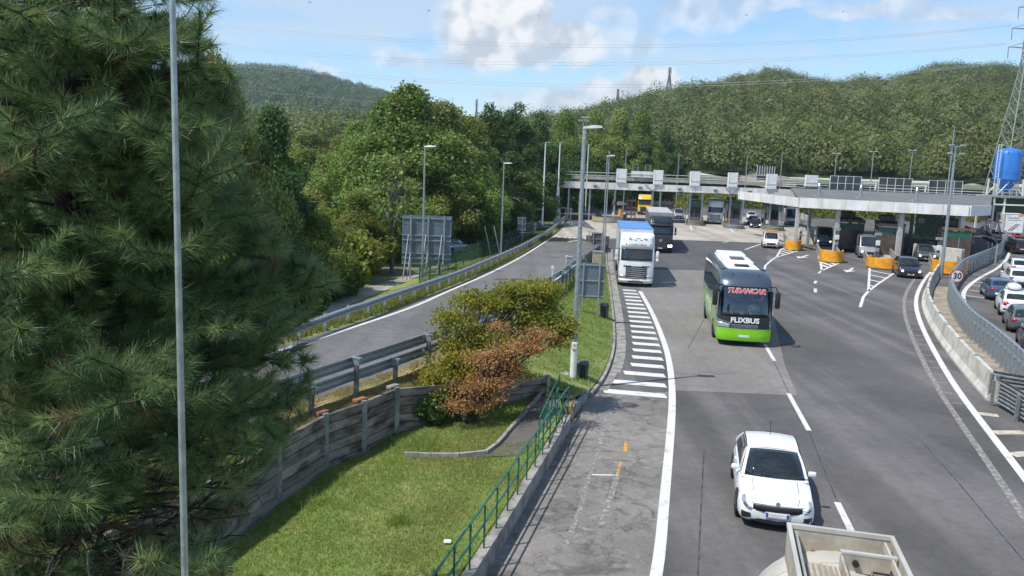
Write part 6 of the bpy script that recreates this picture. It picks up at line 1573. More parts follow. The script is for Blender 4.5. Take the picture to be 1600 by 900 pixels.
for i, (x, y, lb) in enumerate([(484, 4, 'bird high above the far hill'), (670, 17, 'bird left of the big cloud'), (842, 25, 'bird in front of the big cloud'), (1166, 24, 'bird above the wooded ridge'), (1318, 18, 'bird between the ridge and the pylon')]):
    p = D(x, y, 90); o = MB().add([(-.25, 0, .07), (-.1, .03, .02), (0, .1, 0), (.1, .03, .02), (.25, 0, .07), (0, -.14, 0), (0, 0, .05), (0, 0, -.04)], [(0, 1, 6), (1, 2, 6), (2, 3, 6), (3, 4, 6), (1, 5, 6), (3, 5, 6), (1, 2, 7), (2, 3, 7), (3, 5, 7), (1, 5, 7)]).build('bird', m_black); o.location = p; o.rotation_euler = (0, 0, i); tag(o, lb, 'bird', 'birds in the sky')
# ------------------------------------------------------------------ vegetation
def leaf_quads(C, size, rng, flat=.0, tint=None, elong=1.0, nrm=None, bias=.6):
    """one small folded-free leaf quad per centre, random orientation"""
    n = len(C); a = rng.normal(size=(n, 3)); a[:, 2] *= (1-flat)
    if nrm is not None:
        w_ = rng.normal(size=(n, 3)); w_ /= np.linalg.norm(w_, axis=1)[:, None]; N0 = nrm*bias+w_*(1-bias)+np.array([0, 0, .12]); N0 /= np.linalg.norm(N0, axis=1)[:, None]+1e-9; a -= (a*N0).sum(1)[:, None]*N0
    a /= np.linalg.norm(a, axis=1)[:, None]
    b = np.cross(N0, a) if nrm is not None else rng.normal(size=(n, 3)); b -= (b*a).sum(1)[:, None]*a; b /= np.linalg.norm(b, axis=1)[:, None]
    s = (size*rng.uniform(.6, 1.35, n))[:, None] if np.isscalar(size) else (size*rng.uniform(.7, 1.3, n))[:, None]
    a = a*s*.5*elong; b = b*s*.5*.8
    V = np.stack([C-a, C-b*.9+a*.1, C+a, C+b*.9+a*.1], 1).reshape(-1, 3)
    F = np.arange(4*n).reshape(n, 4)
    T = np.repeat(rng.uniform(0, 1, n) if tint is None else np.clip(tint+rng.normal(0, .12, n), 0, 1), 4)
    return V, F, T
def clumps(rng, R, H0, H1, n, shape='round'):
    out = []
    while len(out) < n:
        p = rng.uniform(-1, 1, 3); r = np.linalg.norm(p)
        if r > 1 or r < .45: continue
        z = (p[2]+1)/2
        w = (math.sin(min(1, z*1.15+.12)*math.pi)**.6) if shape == 'round' else (1-z)**.8+.1 if shape == 'cone' else (.55+.6*z if z < .75 else 1.3-.7*z)
        out.append((p[0]*R*w, p[1]*R*w, lerp(H0, H1, z)))
    return np.array(out)
def tree_proto(seed, H=14., R=4.5, trunk=.22, n=95, per=380, leaf=.25, shape='round', low=.12, cr=(.75, 1.5)):
    rng = np.random.default_rng(seed)
    cl = clumps(rng, R, H*low, H*.97, n, shape); Cs = []; Ts = []; Ns = []
    for c in cl:
        r = rng.uniform(*cr)*R/4.5; k = int(per*r*r/1.2)
        d = rng.normal(size=(k, 3)); d /= np.linalg.norm(d, axis=1)[:, None]; rr = rng.uniform(.25, 1, k)**.55
        q = c + d*(rr*r)[:, None]*np.array([1, 1, .72]); q += rng.normal(0, .12*r, (k, 3)); Cs.append(q); Ns.append(d); Ts.append(np.full(k, rng.uniform(.2, .8)))
    C = np.vstack(Cs); T = np.concatenate(Ts); ok = C[:, 2] > .1; C = C[ok]; T = T[ok]; Nn = np.vstack(Ns)[ok]
    V, F, T2 = leaf_quads(C, leaf, rng, tint=T, nrm=Nn, bias=.5)
    mb = MB(); hgt = H*.8
    sway = rng.normal(0, .25, (6, 2)); P = [(sway[i, 0]*i*.3, sway[i, 1]*i*.3, hgt*i/5) for i in range(6)]
    mb.tube(P, [trunk*(1-.16*i) for i in range(6)], 8)
    for c in cl[:26]:
        k = rng.integers(1, 5); b = Vector(P[k]); t = Vector(c); m_ = b.lerp(t, .5)+Vector((0, 0, .4)); mb.tube([b, m_, t], [trunk*.42, trunk*.25, trunk*.08], 5, False)
    return (V, F, T2), mb
m_leafA = foliage('leaves_mid_green', (.068, .129, .024), (.129, .206, .040), (.229, .289, .068))
m_leafB = foliage('leaves_dark_green', (.033, .079, .022), (.068, .129, .030), (.122, .190, .049))
m_leafC = foliage('leaves_olive', (.122, .160, .033), (.190, .229, .055), (.289, .312, .091))
m_leafD = foliage('leaves_yellow_green', (.085, .134, .018), (.146, .189, .030), (.244, .244, .055))
protos = []
for i, (sd, kw) in enumerate([(1, dict()), (2, dict(R=5.2, n=110)), (3, dict(R=3.6, H=15, shape='column', n=90)), (4, dict(R=5.0, H=12, low=.05, n=115)), (5, dict(R=4.2, H=14, n=75, per=330))]):
    (V, F, T), mb = tree_proto(sd, **kw)
    for j, mt_ in enumerate((m_leafA, m_leafB, m_leafC, m_leafD)):
        if j == 0: c0 = fast_mesh('crown', V, F, mt_, T); protos.append([(kw.get('H', 14.), kw.get('R', 4.5)), c0, None, None, None, mb.mesh('trunk', m_bark_g, 40)])
        else: c = protos[-1][1].copy(); c.materials.clear(); c.materials.append(mt_); protos[-1][1+j] = c
def tree(px, ytop, Y, wpx, pr, mt_, label, group=None, zg=-.05, name='broadleaf_tree'):
    (H_, R_), *ms = protos[pr]; t = D(px, ytop, Y); h = t.z-zg; w = wpx*Y/1300*(1.28 if Y < 140 else 1.1)
    e = empty(name, (t.x, Y, zg), random.Random(px*7+Y).uniform(0, 6.3), label, 'tree', group)
    e.scale = (w/(2*R_)/1.02, w/(2*R_)/1.02, h/H_)
    put('crown', ms[mt_], e); put('trunk', ms[4], e); return e
WG = 'broadleaf trees of the wood behind the ramp'
A_, B_, C_, D_ = 0, 1, 2, 3
L1 = 'mid green broadleaf tree in the wood behind the ramp'; L2 = 'dark green broadleaf tree in the wood behind the ramp'; L3 = 'olive broadleaf tree in the wood behind the ramp'
tl = [(606, 152, 84, 130, 1, A_, 'mid green tree merging into the tallest tree on its left'), (690, 158, 86, 130, 3, C_, 'olive tree merging into the tallest tree on its right'), (400, 215, 46, 110, 3, B_, 'dark bushy tree touching the pine at the right'), (350, 130, 44, 150, 3, C_, 'olive tree filling behind the upper right pine boughs'), (290, 180, 43, 160, 3, A_, 'mid green tree behind the middle of the grey pole'), (195, 150, 45, 170, 3, C_, 'olive tree behind the upper middle of the pine'), (560, 245, 95, 120, 1, D_, 'yellow green tree beside the light gap'),
      (640, 133, 78, 175, 1, A_, 'tallest mid green tree above the large sign back'), (560, 185, 92, 110, 0, A_, L1), (722, 165, 90, 90, 2, C_, 'olive tree right of the tallest tree'),
      (425, 166, 50, 125, 1, B_, 'dark rounded tree between the pine and the light gap'), (600, 250, 70, 120, 3, A_, L1), (520, 240, 100, 120, 3, C_, L3), (480, 232, 110, 90, 3, D_, 'yellow green low tree in front of the far hill'),
      (680, 240, 75, 110, 4, C_, L3), (770, 158, 112, 62, 2, B_, 'tall dark tree right of the gap in the skyline'), (805, 157, 118, 60, 2, B_, L2), (845, 172, 135, 70, 0, B_, L2), (745, 235, 84, 90, 3, A_, L1),
      (800, 235, 95, 90, 4, B_, L2), (885, 175, 165, 80, 1, A_, L1), (930, 172, 175, 80, 1, C_, L3), (970, 168, 190, 80, 0, C_, L3), (1005, 172, 200, 70, 1, A_, L1), (1040, 196, 215, 60, 0, B_, 'darkest tree at the right end of the wood'),
      (860, 225, 145, 90, 3, B_, L2), (905, 228, 160, 80, 3, B_, L2), (950, 225, 175, 70, 3, B_, L2), (1000, 222, 190, 80, 3, B_, L2), (1050, 228, 215, 50, 3, B_, L2),
      (720, 270, 88, 110, 3, B_, L2), (640, 275, 72, 110, 0, C_, L3), (780, 280, 100, 80, 3, B_, L2), (830, 270, 118, 70, 3, B_, L2), (560, 300, 62, 90, 3, D_, 'yellow green bush tree left of the large sign back'),
      (330, 84, 42, 150, 1, C_, 'large olive tree showing through the pine'), (250, 110, 44, 150, 0, C_, 'olive tree behind the twin headed lamp'), (150, 90, 44, 170, 1, C_, 'olive tree far behind the pine at left'), (60, 60, 46, 200, 1, A_, 'mid green tree behind the pine at the left edge'),
      (400, 250, 45, 110, 4, A_, L1), (460, 300, 52, 100, 3, B_, L2), (500, 330, 50, 90, 3, D_, 'low yellow green bush tree beside the dark rounded tree'), (480, 205, 150, 120, 3, C_, 'distant olive tree below the right end of the far hill'), (540, 210, 150, 120, 3, C_, 'distant olive tree low in the gap left of the tallest tree'),
      (440, 330, 44, 90, 3, B_, 'lowest dark green tree beside the pine tip'), (380, 330, 40, 90, 3, B_, L2), (1022, 240, 230, 60, 3, A_, L1), (885, 290, 175, 60, 3, B_, L2), (935, 285, 185, 60, 3, B_, L2), (300, 250, 40, 130, 3, A_, L1), (200, 300, 40, 150, 3, B_, L2), (90, 280, 40, 150, 3, B_, L2),
      (20, 400, 36, 150, 3, B_, L2), (140, 420, 37, 130, 3, B_, L2), (260, 430, 39, 130, 3, B_, L2), (350, 430, 41, 100, 3, B_, L2), (-60, 200, 42, 200, 1, B_, L2)]
ANC = [(-999, 'beyond the left edge behind the pine'), (40, 'at the far left behind the pine'), (110, 'behind the left half of the pine'), (180, 'behind the middle of the pine'), (230, 'behind the twin headed lamp'), (280, 'behind the large grey pole'), (325, 'just right of the large grey pole'), (375, 'at the right fringe of the pine'), (420, 'in front of the far hill'), (470, 'in the low gap below the far hill'), (530, 'left of the tallest tree'), (580, 'left of the large sign'), (630, 'directly behind the large sign'), (670, 'right of the large sign'), (710, 'between the large sign and the second lamp'), (760, 'behind the second ramp lamp'), (798, 'right of the second ramp lamp'), (825, 'left of the white canopy lamp posts'), (855, 'behind the white canopy lamp posts'), (895, 'behind the flood mast'), (925, 'above the leftmost signal box'), (965, 'above the yellow truck'), (1000, 'above the black truck'), (1030, 'at the right end of the wood')]
seen = {}
for (px, yt, Y, w, pr, mt_, lb) in sorted(tl, key=lambda q: q[1]):
    if lb in (L1, L2, L3):
        tone = {A_: 'mid green', B_: 'dark green', C_: 'olive'}[mt_]; where = [a for x, a in ANC if x <= px][-1]
        lb = '%s %s tree %s' % ('tall' if yt < 200 else 'medium' if yt < 262 else 'low', tone, where)
    tree(px, yt, Y, w, pr, mt_, lb, WG)
# bare-stemmed tree by the yard
(Vb, Fb, Tb), mbb = tree_proto(12, H=9, R=2.2, trunk=.16, n=26, per=90, leaf=.3, low=.5)
p = G(612, 428, -.05); e = empty('slender_tree', (p.x, p.y, -.05), 0, 'slender bare stemmed tree left of the large sign back', 'tree'); put('crown', fast_mesh('crown', Vb, Fb, m_leafC, Tb), e); mbb.build('trunk', m_bark_g, e, smooth=40)
# shrubs at the foot of the wood
rngs = np.random.default_rng(8)
def shrub_mesh(seed, mt_, leaf=.22, n=12, per=260):
    rng = np.random.default_rng(seed); c = []; T = []
    for _ in range(n):
        a = rng.uniform(0, 6.28); r = rng.uniform(0, 1.0); ctr = np.array([r*math.cos(a), r*math.sin(a), rng.uniform(.25, 1.3)]); d = rng.normal(size=(per, 3)); d /= np.linalg.norm(d, axis=1)[:, None]
        c.append(ctr+d*(rng.uniform(.3, 1, per)**.6*.55)[:, None]); T.append(np.full(per, rng.uniform(.2, .8)))
    C = np.vstack(c); T = np.concatenate(T); k = C[:, 2] > 0; V, F, T2 = leaf_quads(C[k], leaf, rng, tint=T[k]); return fast_mesh('shrub', V, F, mt_, T2)
sms = [shrub_mesh(1, m_leafD), shrub_mesh(2, m_leafB), shrub_mesh(3, m_leafC)]
sh_l = [('yellow green shrub at the foot of the wood', 0), ('dark green shrub at the foot of the wood', 1), ('olive shrub at the foot of the wood', 2)]
SHA = [(0, 'at the right fringe of the pine'), (460, 'beside the gravel track end'), (510, 'at the near edge of the yard'), (535, 'on the yard edge below the light gap'), (543, 'just past the yard edge'), (556, 'under the left of the wood'), (572, 'near the slender tree on its left'), (582, 'touching the slender tree'), (595, 'around the slender tree'), (618, 'just left of the large sign'), (645, 'behind the large sign'), (668, 'behind the right half of the sign'), (690, 'above the parked silver car'), (722, 'right of the parked silver car'), (742, 'left of the leaning poles'), (755, 'behind the leaning poles'), (775, 'behind the second ramp lamp'), (795, 'above the white parked car'), (815, 'behind the small sign'), (828, 'left of the canopy lamp posts'), (845, 'at the first canopy lamp post'), (865, 'at the second canopy lamp post'), (885, 'under the canopy left end')]
for (x, y, s, k) in [(545, 440, 2.6, 0), (575, 428, 2.2, 0), (590, 405, 2.8, 0), (530, 400, 3.0, 0), (560, 375, 3.2, 1), (620, 405, 1.8, 2), (730, 385, 2.2, 1), (745, 380, 2.4, 1), (700, 375, 2.6, 2), (780, 372, 2.4, 1), (800, 366, 2.2, 2), (820, 352, 2.6, 1), (760, 375, 2.3, 0), (500, 470, 2.2, 1), (470, 480, 2.0, 2), (520, 455, 2.2, 1), (540, 462, 1.7, 0), (440, 500, 2.2, 1), (848, 345, 2.6, 1), (870, 335, 2.8, 2), (650, 390, 2.4, 1), (675, 380, 2.6, 1), (600, 380, 3.2, 1), (640, 365, 3.4, 1), (700, 355, 3.6, 1), (890, 322, 3, 1), (830, 335, 3, 0)]:
    p = G(x, y, -.05); o = put('shrub', sms[k], None, p, x*.37, label=sh_l[k][0].replace(' at the foot of the wood', '')+' '+[a for q2, a in SHA if q2 <= x][-1], category='shrub', group='shrubs at the foot of the wood'); o.scale = (s*.8, s*.8, s*.8)

# wooded hills: terrain sheets with real crowns on them
def hill(wood_mat, name, us, ridge_y, Ridge, base_y, Y0, Y1, rows, kindmat, seed, ncrown, crown, leaf, label, jit=6, fol=None):
    """ridge_y/base_y: sight-line heights along x; Y0 foot distance, Y1 ridge distance"""
    def surf(x, v):
        Yr = Y1 if np.isscalar(Y1) else float(np.interp(x, us, Y1)); Yf = Y0 if np.isscalar(Y0) else float(np.interp(x, us, Y0))
        Y = lerp(Yf, Yr, v); ry = float(np.interp(x, us, ridge_y)); zr = D(x, ry, Yr).z; zb = D(x, float(np.interp(x, us, base_y)), Yf).z
        s = v**1.0*(1.08-.08*v) if v <= 1 else 1-(v-1)*.9
        z = lerp(zb, zr, min(s, 1.0)) if v <= 1 else zr*(1-(v-1)*.8)
        xx = D(x, 200, Y).x; z += 5*math.sin(xx*.021+Y*.013)*math.sin(v*math.pi)*(Y1 if np.isscalar(Y1) else 600)/700 if v < 1 else 0
        return Vector((xx, Y, z))
    X = list(np.linspace(us[0], us[-1], 70)); mb = MB(); mb.grid(surf, X, list(np.linspace(0, 1, rows))+[1.15, 1.6]); mb.build(name, kindmat, kind='structure', smooth=True)
    rng = np.random.default_rng(seed); protos_ = []
    for k in range(5):
        d = rng.normal(size=(leaf[1], 3)); d /= np.linalg.norm(d, axis=1)[:, None]; d[:, 2] = np.abs(d[:, 2])*1.05-.18
        lump = 1+.25*np.sin(d[:, 0]*4+k)+.2*np.sin(d[:, 1]*5+2*k)+.12*np.sin(d[:, 2]*9+k)
        C = d*(lump*rng.uniform(.72, 1.04, len(d)))[:, None]; V, F, T = leaf_quads(C, leaf[0], rng, nrm=d, bias=.72)
        protos_.append(bpy.data.objects.new(name+'_crown', fast_mesh('crown', V, F, wood_mat, T)))
    P, S, R, T, I = [], [], [], [], []
    while len(P) < ncrown:
        x = rng.uniform(us[0], us[-1]); v = rng.uniform(0, 1)**.9
        if len(P) % 9 == 0: v = rng.uniform(.93, 1.0)
        if fol and fol(x, v, rng): continue
        p = surf(x, v); r = (.42+.95*rng.uniform()**1.6)*crown; P.append((p.x, p.y, p.z+r*.5)); S.append((r, r, r*rng.uniform(.8, 1.35))); R.append((0, 0, rng.uniform(0, 6.28)))
        T.append(min(1, max(0, .5+.3*math.sin(p.x*.03+p.y*.017)*math.sin(p.y*.03)+rng.normal(0, .2)))); I.append(int(rng.integers(5)))
    me = bpy.data.meshes.new(name+'_wood'); me.from_pydata(P, [], [])
    for nm, ty, dat, key in (('scl', 'FLOAT_VECTOR', S, 'vector'), ('rot', 'FLOAT_VECTOR', R, 'vector'), ('tone', 'FLOAT', T, 'value'), ('pick', 'INT', I, 'value')):
        at = me.attributes.new(nm, ty, 'POINT'); at.data.foreach_set(key, np.array(dat, dtype=np.int32 if ty == 'INT' else np.float32).ravel())
    return me, protos_
def scatter(name, me, protos_):
    o = put(name, me, None, kind='stuff'); ng = bpy.data.node_groups.new(name, 'GeometryNodeTree')
    ng.interface.new_socket('Geometry', in_out='INPUT', socket_type='NodeSocketGeometry'); ng.interface.new_socket('Geometry', in_out='OUTPUT', socket_type='NodeSocketGeometry')
    gi = ng.nodes.new('NodeGroupInput'); go = ng.nodes.new('NodeGroupOutput'); gi2 = ng.nodes.new('GeometryNodeGeometryToInstance'); iop = ng.nodes.new('GeometryNodeInstanceOnPoints')
    for pr in protos_[::-1]:
        n = ng.nodes.new('GeometryNodeObjectInfo'); n.inputs['Object'].default_value = pr; n.inputs['As Instance'].default_value = True; ng.links.new(n.outputs['Geometry'], gi2.inputs[0])
    def attr(nm, ty):
        n = ng.nodes.new('GeometryNodeInputNamedAttribute'); n.data_type = ty; n.inputs['Name'].default_value = nm; return [s for s in n.outputs if s.enabled and s.name == 'Attribute'][0]
    ng.links.new(gi.outputs[0], iop.inputs['Points']); ng.links.new(gi2.outputs[0], iop.inputs['Instance']); iop.inputs['Pick Instance'].default_value = True
    ng.links.new(attr('pick', 'INT'), iop.inputs['Instance Index']); ng.links.new(attr('rot', 'FLOAT_VECTOR'), iop.inputs['Rotation']); ng.links.new(attr('scl', 'FLOAT_VECTOR'), iop.inputs['Scale'])
    ng.links.new(iop.outputs[0], go.inputs[0]); md = o.modifiers.new('scatter', 'NODES'); md.node_group = ng; return o
m_hillg = M('hill_undergrowth', (.06, .08, .028), .95, col2=(.03, .05, .018), scale=.05, detail=9, bump=.6, bscale=.8)
m_hillf = M('far_hill_undergrowth', (.05, .075, .03), .95, col2=(.03, .05, .02), scale=.02, detail=9)
m_wood = foliage('hill_wood_leaves', (.055, .083, .022), (.106, .136, .034), (.18, .195, .055), trans=.25, objrnd=0, inst=True)
m_woodf = foliage('far_wood_leaves', (.035, .08, .022), (.062, .115, .032), (.105, .155, .045), trans=.2, objrnd=0, inst=True)
def clearing(x, v, rng): return 1492 < x < 1550 and .03 < v < .2 and rng.uniform() < .85
mer = hill(m_wood, 'right_hill', [860, 905, 960, 1020, 1100, 1150, 1200, 1240, 1270, 1310, 1345, 1375, 1400, 1445, 1490, 1540, 1600, 1720, 1900], [213, 201, 184, 165, 150, 138, 128, 137, 144, 147, 141, 145, 138, 124, 120, 121, 122, 127, 137], None, [262, 263, 265, 268, 270, 273, 276, 277, 278, 279, 280, 281, 282, 283, 284, 286, 288, 291, 296], 225, 680, 26, m_hillg, 4, 7200, 5.7, (.12, 560), '', fol=clearing)
scatter('hillside_wood', *mer)
mel = hill(m_woodf, 'left_hill', [100, 250, 330, 380, 430, 480, 520, 560, 600, 650, 700, 800], [155, 126, 116, 113, 112, 120, 131, 142, 155, 173, 192, 220], None, [240, 241, 243, 244, 246, 248, 249, 250, 251, 253, 255, 258], 700, 1500, 22, m_hillf, 9, 9000, 8.0, (.2, 240), '')
scatter('far_hillside_wood', *mel)
meb = hill(m_wood, 'low_rise', [300, 420, 480, 560, 700, 900, 1060], [225, 222, 220, 220, 220, 205, 200], None, [250, 252, 253, 254, 258, 262, 266], 230, 420, 10, m_hillg, 14, 1500, 6.0, (.13, 500), '')
scatter('valley_wood', *meb)
# roadside scrub behind the plaza
rng = np.random.default_rng(21); C = []; T = []
for i in range(1500):
    x = rng.uniform(1060, 1640); Y = rng.uniform(168, 262); p = D(x, float(np.interp(x, [1060, 1640], [279, 300])), Y); r = rng.uniform(.7, 2.2); k = 90
    if Y < 200 and 1075 < x < 1240: continue
    if x > 1245: Y = max(Y, 150)
    d = rng.normal(size=(k, 3)); d /= np.linalg.norm(d, axis=1)[:, None]; C.append(np.array([p.x, Y, rng.uniform(.3, 2.8)])+d*(rng.uniform(.3, 1, k)**.6*r)[:, None]); T.append(np.full(k, rng.uniform(.2, .95)))
V, F, T2 = leaf_quads(np.vstack(C), .5, rng, tint=np.concatenate(T)); put('roadside_scrub', fast_mesh('roadside_scrub', V, F, m_leafD, T2), None, kind='stuff')

sb = MB(); sb.grid(lambda x, v: D(x, lerp(292, 226, v)+4*math.sin(x*.09), lerp(222, 330, v)), list(np.linspace(1490, 1552, 12)), list(np.linspace(0, .9, 8))); sb.build('sandy_bank', M('sandy_bank', (.42, .35, .20), .95, col2=(.20, .20, .09), scale=.12, detail=9, lo=.4, hi=.62), kind='structure')
# ------------------------------------------------------------------ maples on the lawn
def maple(loc, lobes, leaf, mt_, label, seed, stems, name='maple_tree'):
    rng = np.random.default_rng(seed); e = empty(name, loc, 0, label, 'tree'); C = []; T = []
    for (x, y, z, r, fl, k, t0) in lobes:
        c = np.array([x, y, z]); n_ = max(4, int(k*r*r/58))
        for _ in range(n_):
            d = rng.normal(size=3); d /= np.linalg.norm(d); q = c+d*r*rng.uniform(.35, 1.0)*np.array([1, 1, fl]); m_ = 70
            dd = rng.normal(size=(m_, 3)); C.append(q+dd*np.array([.22, .22, .10])*r**.4); T.append(np.full(m_, t0+rng.normal(0, .22)))
    C = np.vstack(C); V, F, T2 = leaf_quads(C, leaf, rng, flat=.0, tint=np.clip(np.concatenate(T), 0, 1)); put('crown', fast_mesh('crown', V, F, mt_, T2), e)
    mb = MB()
    for (x, y, z, r, fl, k, t0) in lobes:
        for _ in range(3):
            t = Vector((x+rng.normal()*r*.4, y+rng.normal()*r*.4, z)); b = Vector((rng.normal()*.1, rng.normal()*.1, 0)); m_ = b.lerp(t, .45)+Vector((0, 0, .35)); mb.tube([b, m_, t], [.07, .045, .015], 6, False)
    mb.build('trunk', m_bark, e, smooth=40); return e
m_map = foliage('gold_green_maple_leaves', (.11, .15, .025), (.24, .25, .04), (.42, .34, .06), trans=.4)
m_mapr = foliage('russet_maple_leaves', (.20, .13, .045), (.42, .21, .095), (.46, .33, .12), trans=.3)
def lob(px, py, Y, rpx, fl, k, t0, L): p = D(px, py, Y); return (p.x-L.x, p.y-L.y, p.z-L.z, rpx*Y/1300, fl, k, t0)
Lm = Vector((-1.9, 26.6, .45)) 
g_l = [lob(x, y, Y, r, .55, k, t, Lm) for (x, y, Y, r, k, t) in [(745, 475, 27.5, 42, 2600, .45), (800, 470, 28, 48, 2600, .45), (850, 450, 28.2, 30, 2600, .5), (825, 452, 28, 36, 2600, .35), (715, 500, 27, 36, 2600, .5), (705, 545, 26.5, 40, 2400, .6), (680, 585, 26, 34, 2300, .75), (672, 615, 25.6, 24, 2200, .85), (760, 530, 27, 50, 2400, .5), (840, 500, 28, 44, 2600, .35), (880, 505, 28, 26, 2600, .4), (875, 530, 27.8, 26, 2400, .3), (730, 585, 26.2, 46, 2000, .6), (700, 612, 25.8, 30, 2000, .75), (858, 475, 28.4, 24, 2400, .35), (790, 580, 27.2, 40, 1500, .5)]]
maple(Lm, g_l, .095, m_map, 'gold green maple spreading over the plank wall', 31, 4)
Lr = Vector((-1.2, 25.3, .42))
r_l = [lob(x, y, Y, r, .5, k, t, Lr) for (x, y, Y, r, k, t) in [(760, 560, 25.4, 38, 2400, .55), (800, 545, 25.6, 34, 2300, .5), (840, 520, 25.8, 28, 2300, .55), (735, 605, 25, 36, 2500, .45), (770, 595, 25.2, 38, 2500, .5), (720, 630, 24.7, 26, 2400, .4), (800, 580, 25.4, 30, 2300, .4), (745, 635, 24.7, 20, 2400, .45), (775, 510, 25.8, 24, 1500, .5), (835, 545, 25.8, 26, 2200, .5), (775, 620, 25.2, 20, 1500, .8)]]
maple(Lr, r_l, .07, m_mapr, 'russet red maple in front of the gold green one', 32, 4)
# dark undergrowth beneath
for (x, y, s, wh) in ((655, 655, .75, 'second from the wall post'), (680, 660, .6, 'nearest the viewer'), (640, 640, .7, 'touching the plank wall'), (700, 640, .8, 'deepest under the russet maple')):
    p = G(x, y, .3); o = put('shrub', sms[1], None, (p.x, p.y, zlawn(p.x, p.y)), x, label='low dark shrub under the maples, '+wh, category='shrub', group='low shrubs under the maples'); o.scale = (s, s, s)

# ------------------------------------------------------------------ grass as real blades
def blades(name, pts, h, w, mt_, seed, per=3):
    rng = np.random.default_rng(seed); P = np.array(pts); P = np.repeat(P, per, 0); n = len(P); P[:, :2] += rng.normal(0, .035, (n, 2))
    hh = h*rng.uniform(.5, 1.5, n); a = rng.uniform(0, 6.28, n); d = np.stack([np.cos(a), np.sin(a), np.zeros(n)], 1)*(w*rng.uniform(.6, 1.4, n))[:, None]
    lean = rng.normal(0, .5, (n, 2))*hh[:, None]; tip = P+np.stack([lean[:, 0], lean[:, 1], hh], 1)
    V = np.stack([P-d, P+d, tip], 1).reshape(-1, 3); F = np.arange(3*n).reshape(n, 3); T = np.repeat(rng.uniform(0, 1, n), 3)
    return put(name, fast_mesh(name, V, F, mt_, T), None, kind='stuff')
m_gr = foliage('grass_blades', (.12, .20, .03), (.20, .275, .055), (.34, .35, .11), trans=.3, objrnd=0)
m_grd = foliage('dry_grass_blades', (.16, .16, .05), (.30, .245, .10), (.42, .34, .16), trans=.2, objrnd=0)
rng = np.random.default_rng(77); P = []
while len(P) < 52000:
    Y = rng.uniform(11, 29.2); X = rng.uniform(-7, 2.3)
    if X < wallx(min(Y, 28.9))+.1 or X > railx(Y)-.1: continue
    if Y > 23.4 and xat(sorted(PK, key=lambda p: p.y), Y) < X and Y > PK[0].y: continue
    P.append((X, Y, zlawn(X, Y)-.01))
blades('lawn_grass', P, .065, .008, m_gr, 1, 3)
P = []
for (x, y, n_, s) in [(626, 822, 260, .13), (660, 700, 400, .4), (600, 690, 300, .35), (480, 780, 250, .3), (530, 745, 250, .3), (700, 650, 300, .4)]:
    c = G(x, y, .2)
    for _ in range(n_): X, Y = c.x+rng.normal()*s, c.y+rng.normal()*s; P.append((X, Y, zlawn(X, Y)))
blades('tall_grass_tufts', P, .16, .008, m_gr, 11, 2)
P = []
while len(P) < 9000:
    c = [(740, 725, .5), (690, 715, .4), (800, 760, .35), (700, 800, .5), (640, 860, .6), (760, 690, .5)][int(rng.integers(6))]; q = G(c[0], c[1], .3); X, Y = q.x+rng.normal()*c[2], q.y+rng.normal()*c[2]*1.5
    if wallx(min(Y, 28.9))+.1 < X < railx(Y)-.15 and Y < 28.7: P.append((X, Y, zlawn(X, Y)))
blades('dry_lawn_patches', P, .05, .007, m_grd, 12, 2)
P = []; Q = []
while len(P) < 42000:
    Y = rng.uniform(13, 30)**1.0 if rng.uniform() < .45 else rng.uniform(30, 78); a = xat(RR, Y)+.45; b = wallx(Y)-.08 if Y < WALL[-1].y else (xat(KERB, Y)-.2 if Y > 30.5 else 2.6)
    X = rng.uniform(a, b); 
    if b <= a: continue
    z = isl(Y, (X-a)/(b-a))[2]
    (Q if (Y < 36 and X < a+1.3 and rng.uniform() < .85) else P).append((X, Y, z))
blades('island_grass', P, .09, .011, m_gr, 2, 3); blades('dry_verge_grass', Q, .11, .010, m_grd, 3, 4)
P = []
for i in range(26000):
    Y = rng.uniform(22, 118)**1.0; k = rng.uniform(0, 2.2); x, y_, z = bankL(Y, 1)
    x0 = bankL(Y, 0)[0]; x2 = bankL(Y, 2)[0]; X = lerp(x0-.1, x2-1.2, rng.uniform()**1.2); P.append((X, Y, np.interp(-X, [-x0, -bankL(Y, 1)[0], -x2, -bankL(Y, 3)[0]], [bankL(Y, 0)[2], z, bankL(Y, 2)[2], bankL(Y, 3)[2]])))
blades('ramp_verge_grass', P, .17, .018, foliage('verge_grass_blades', (.07, .12, .02), (.15, .185, .04), (.28, .26, .09), trans=.3, objrnd=0), 4, 3)
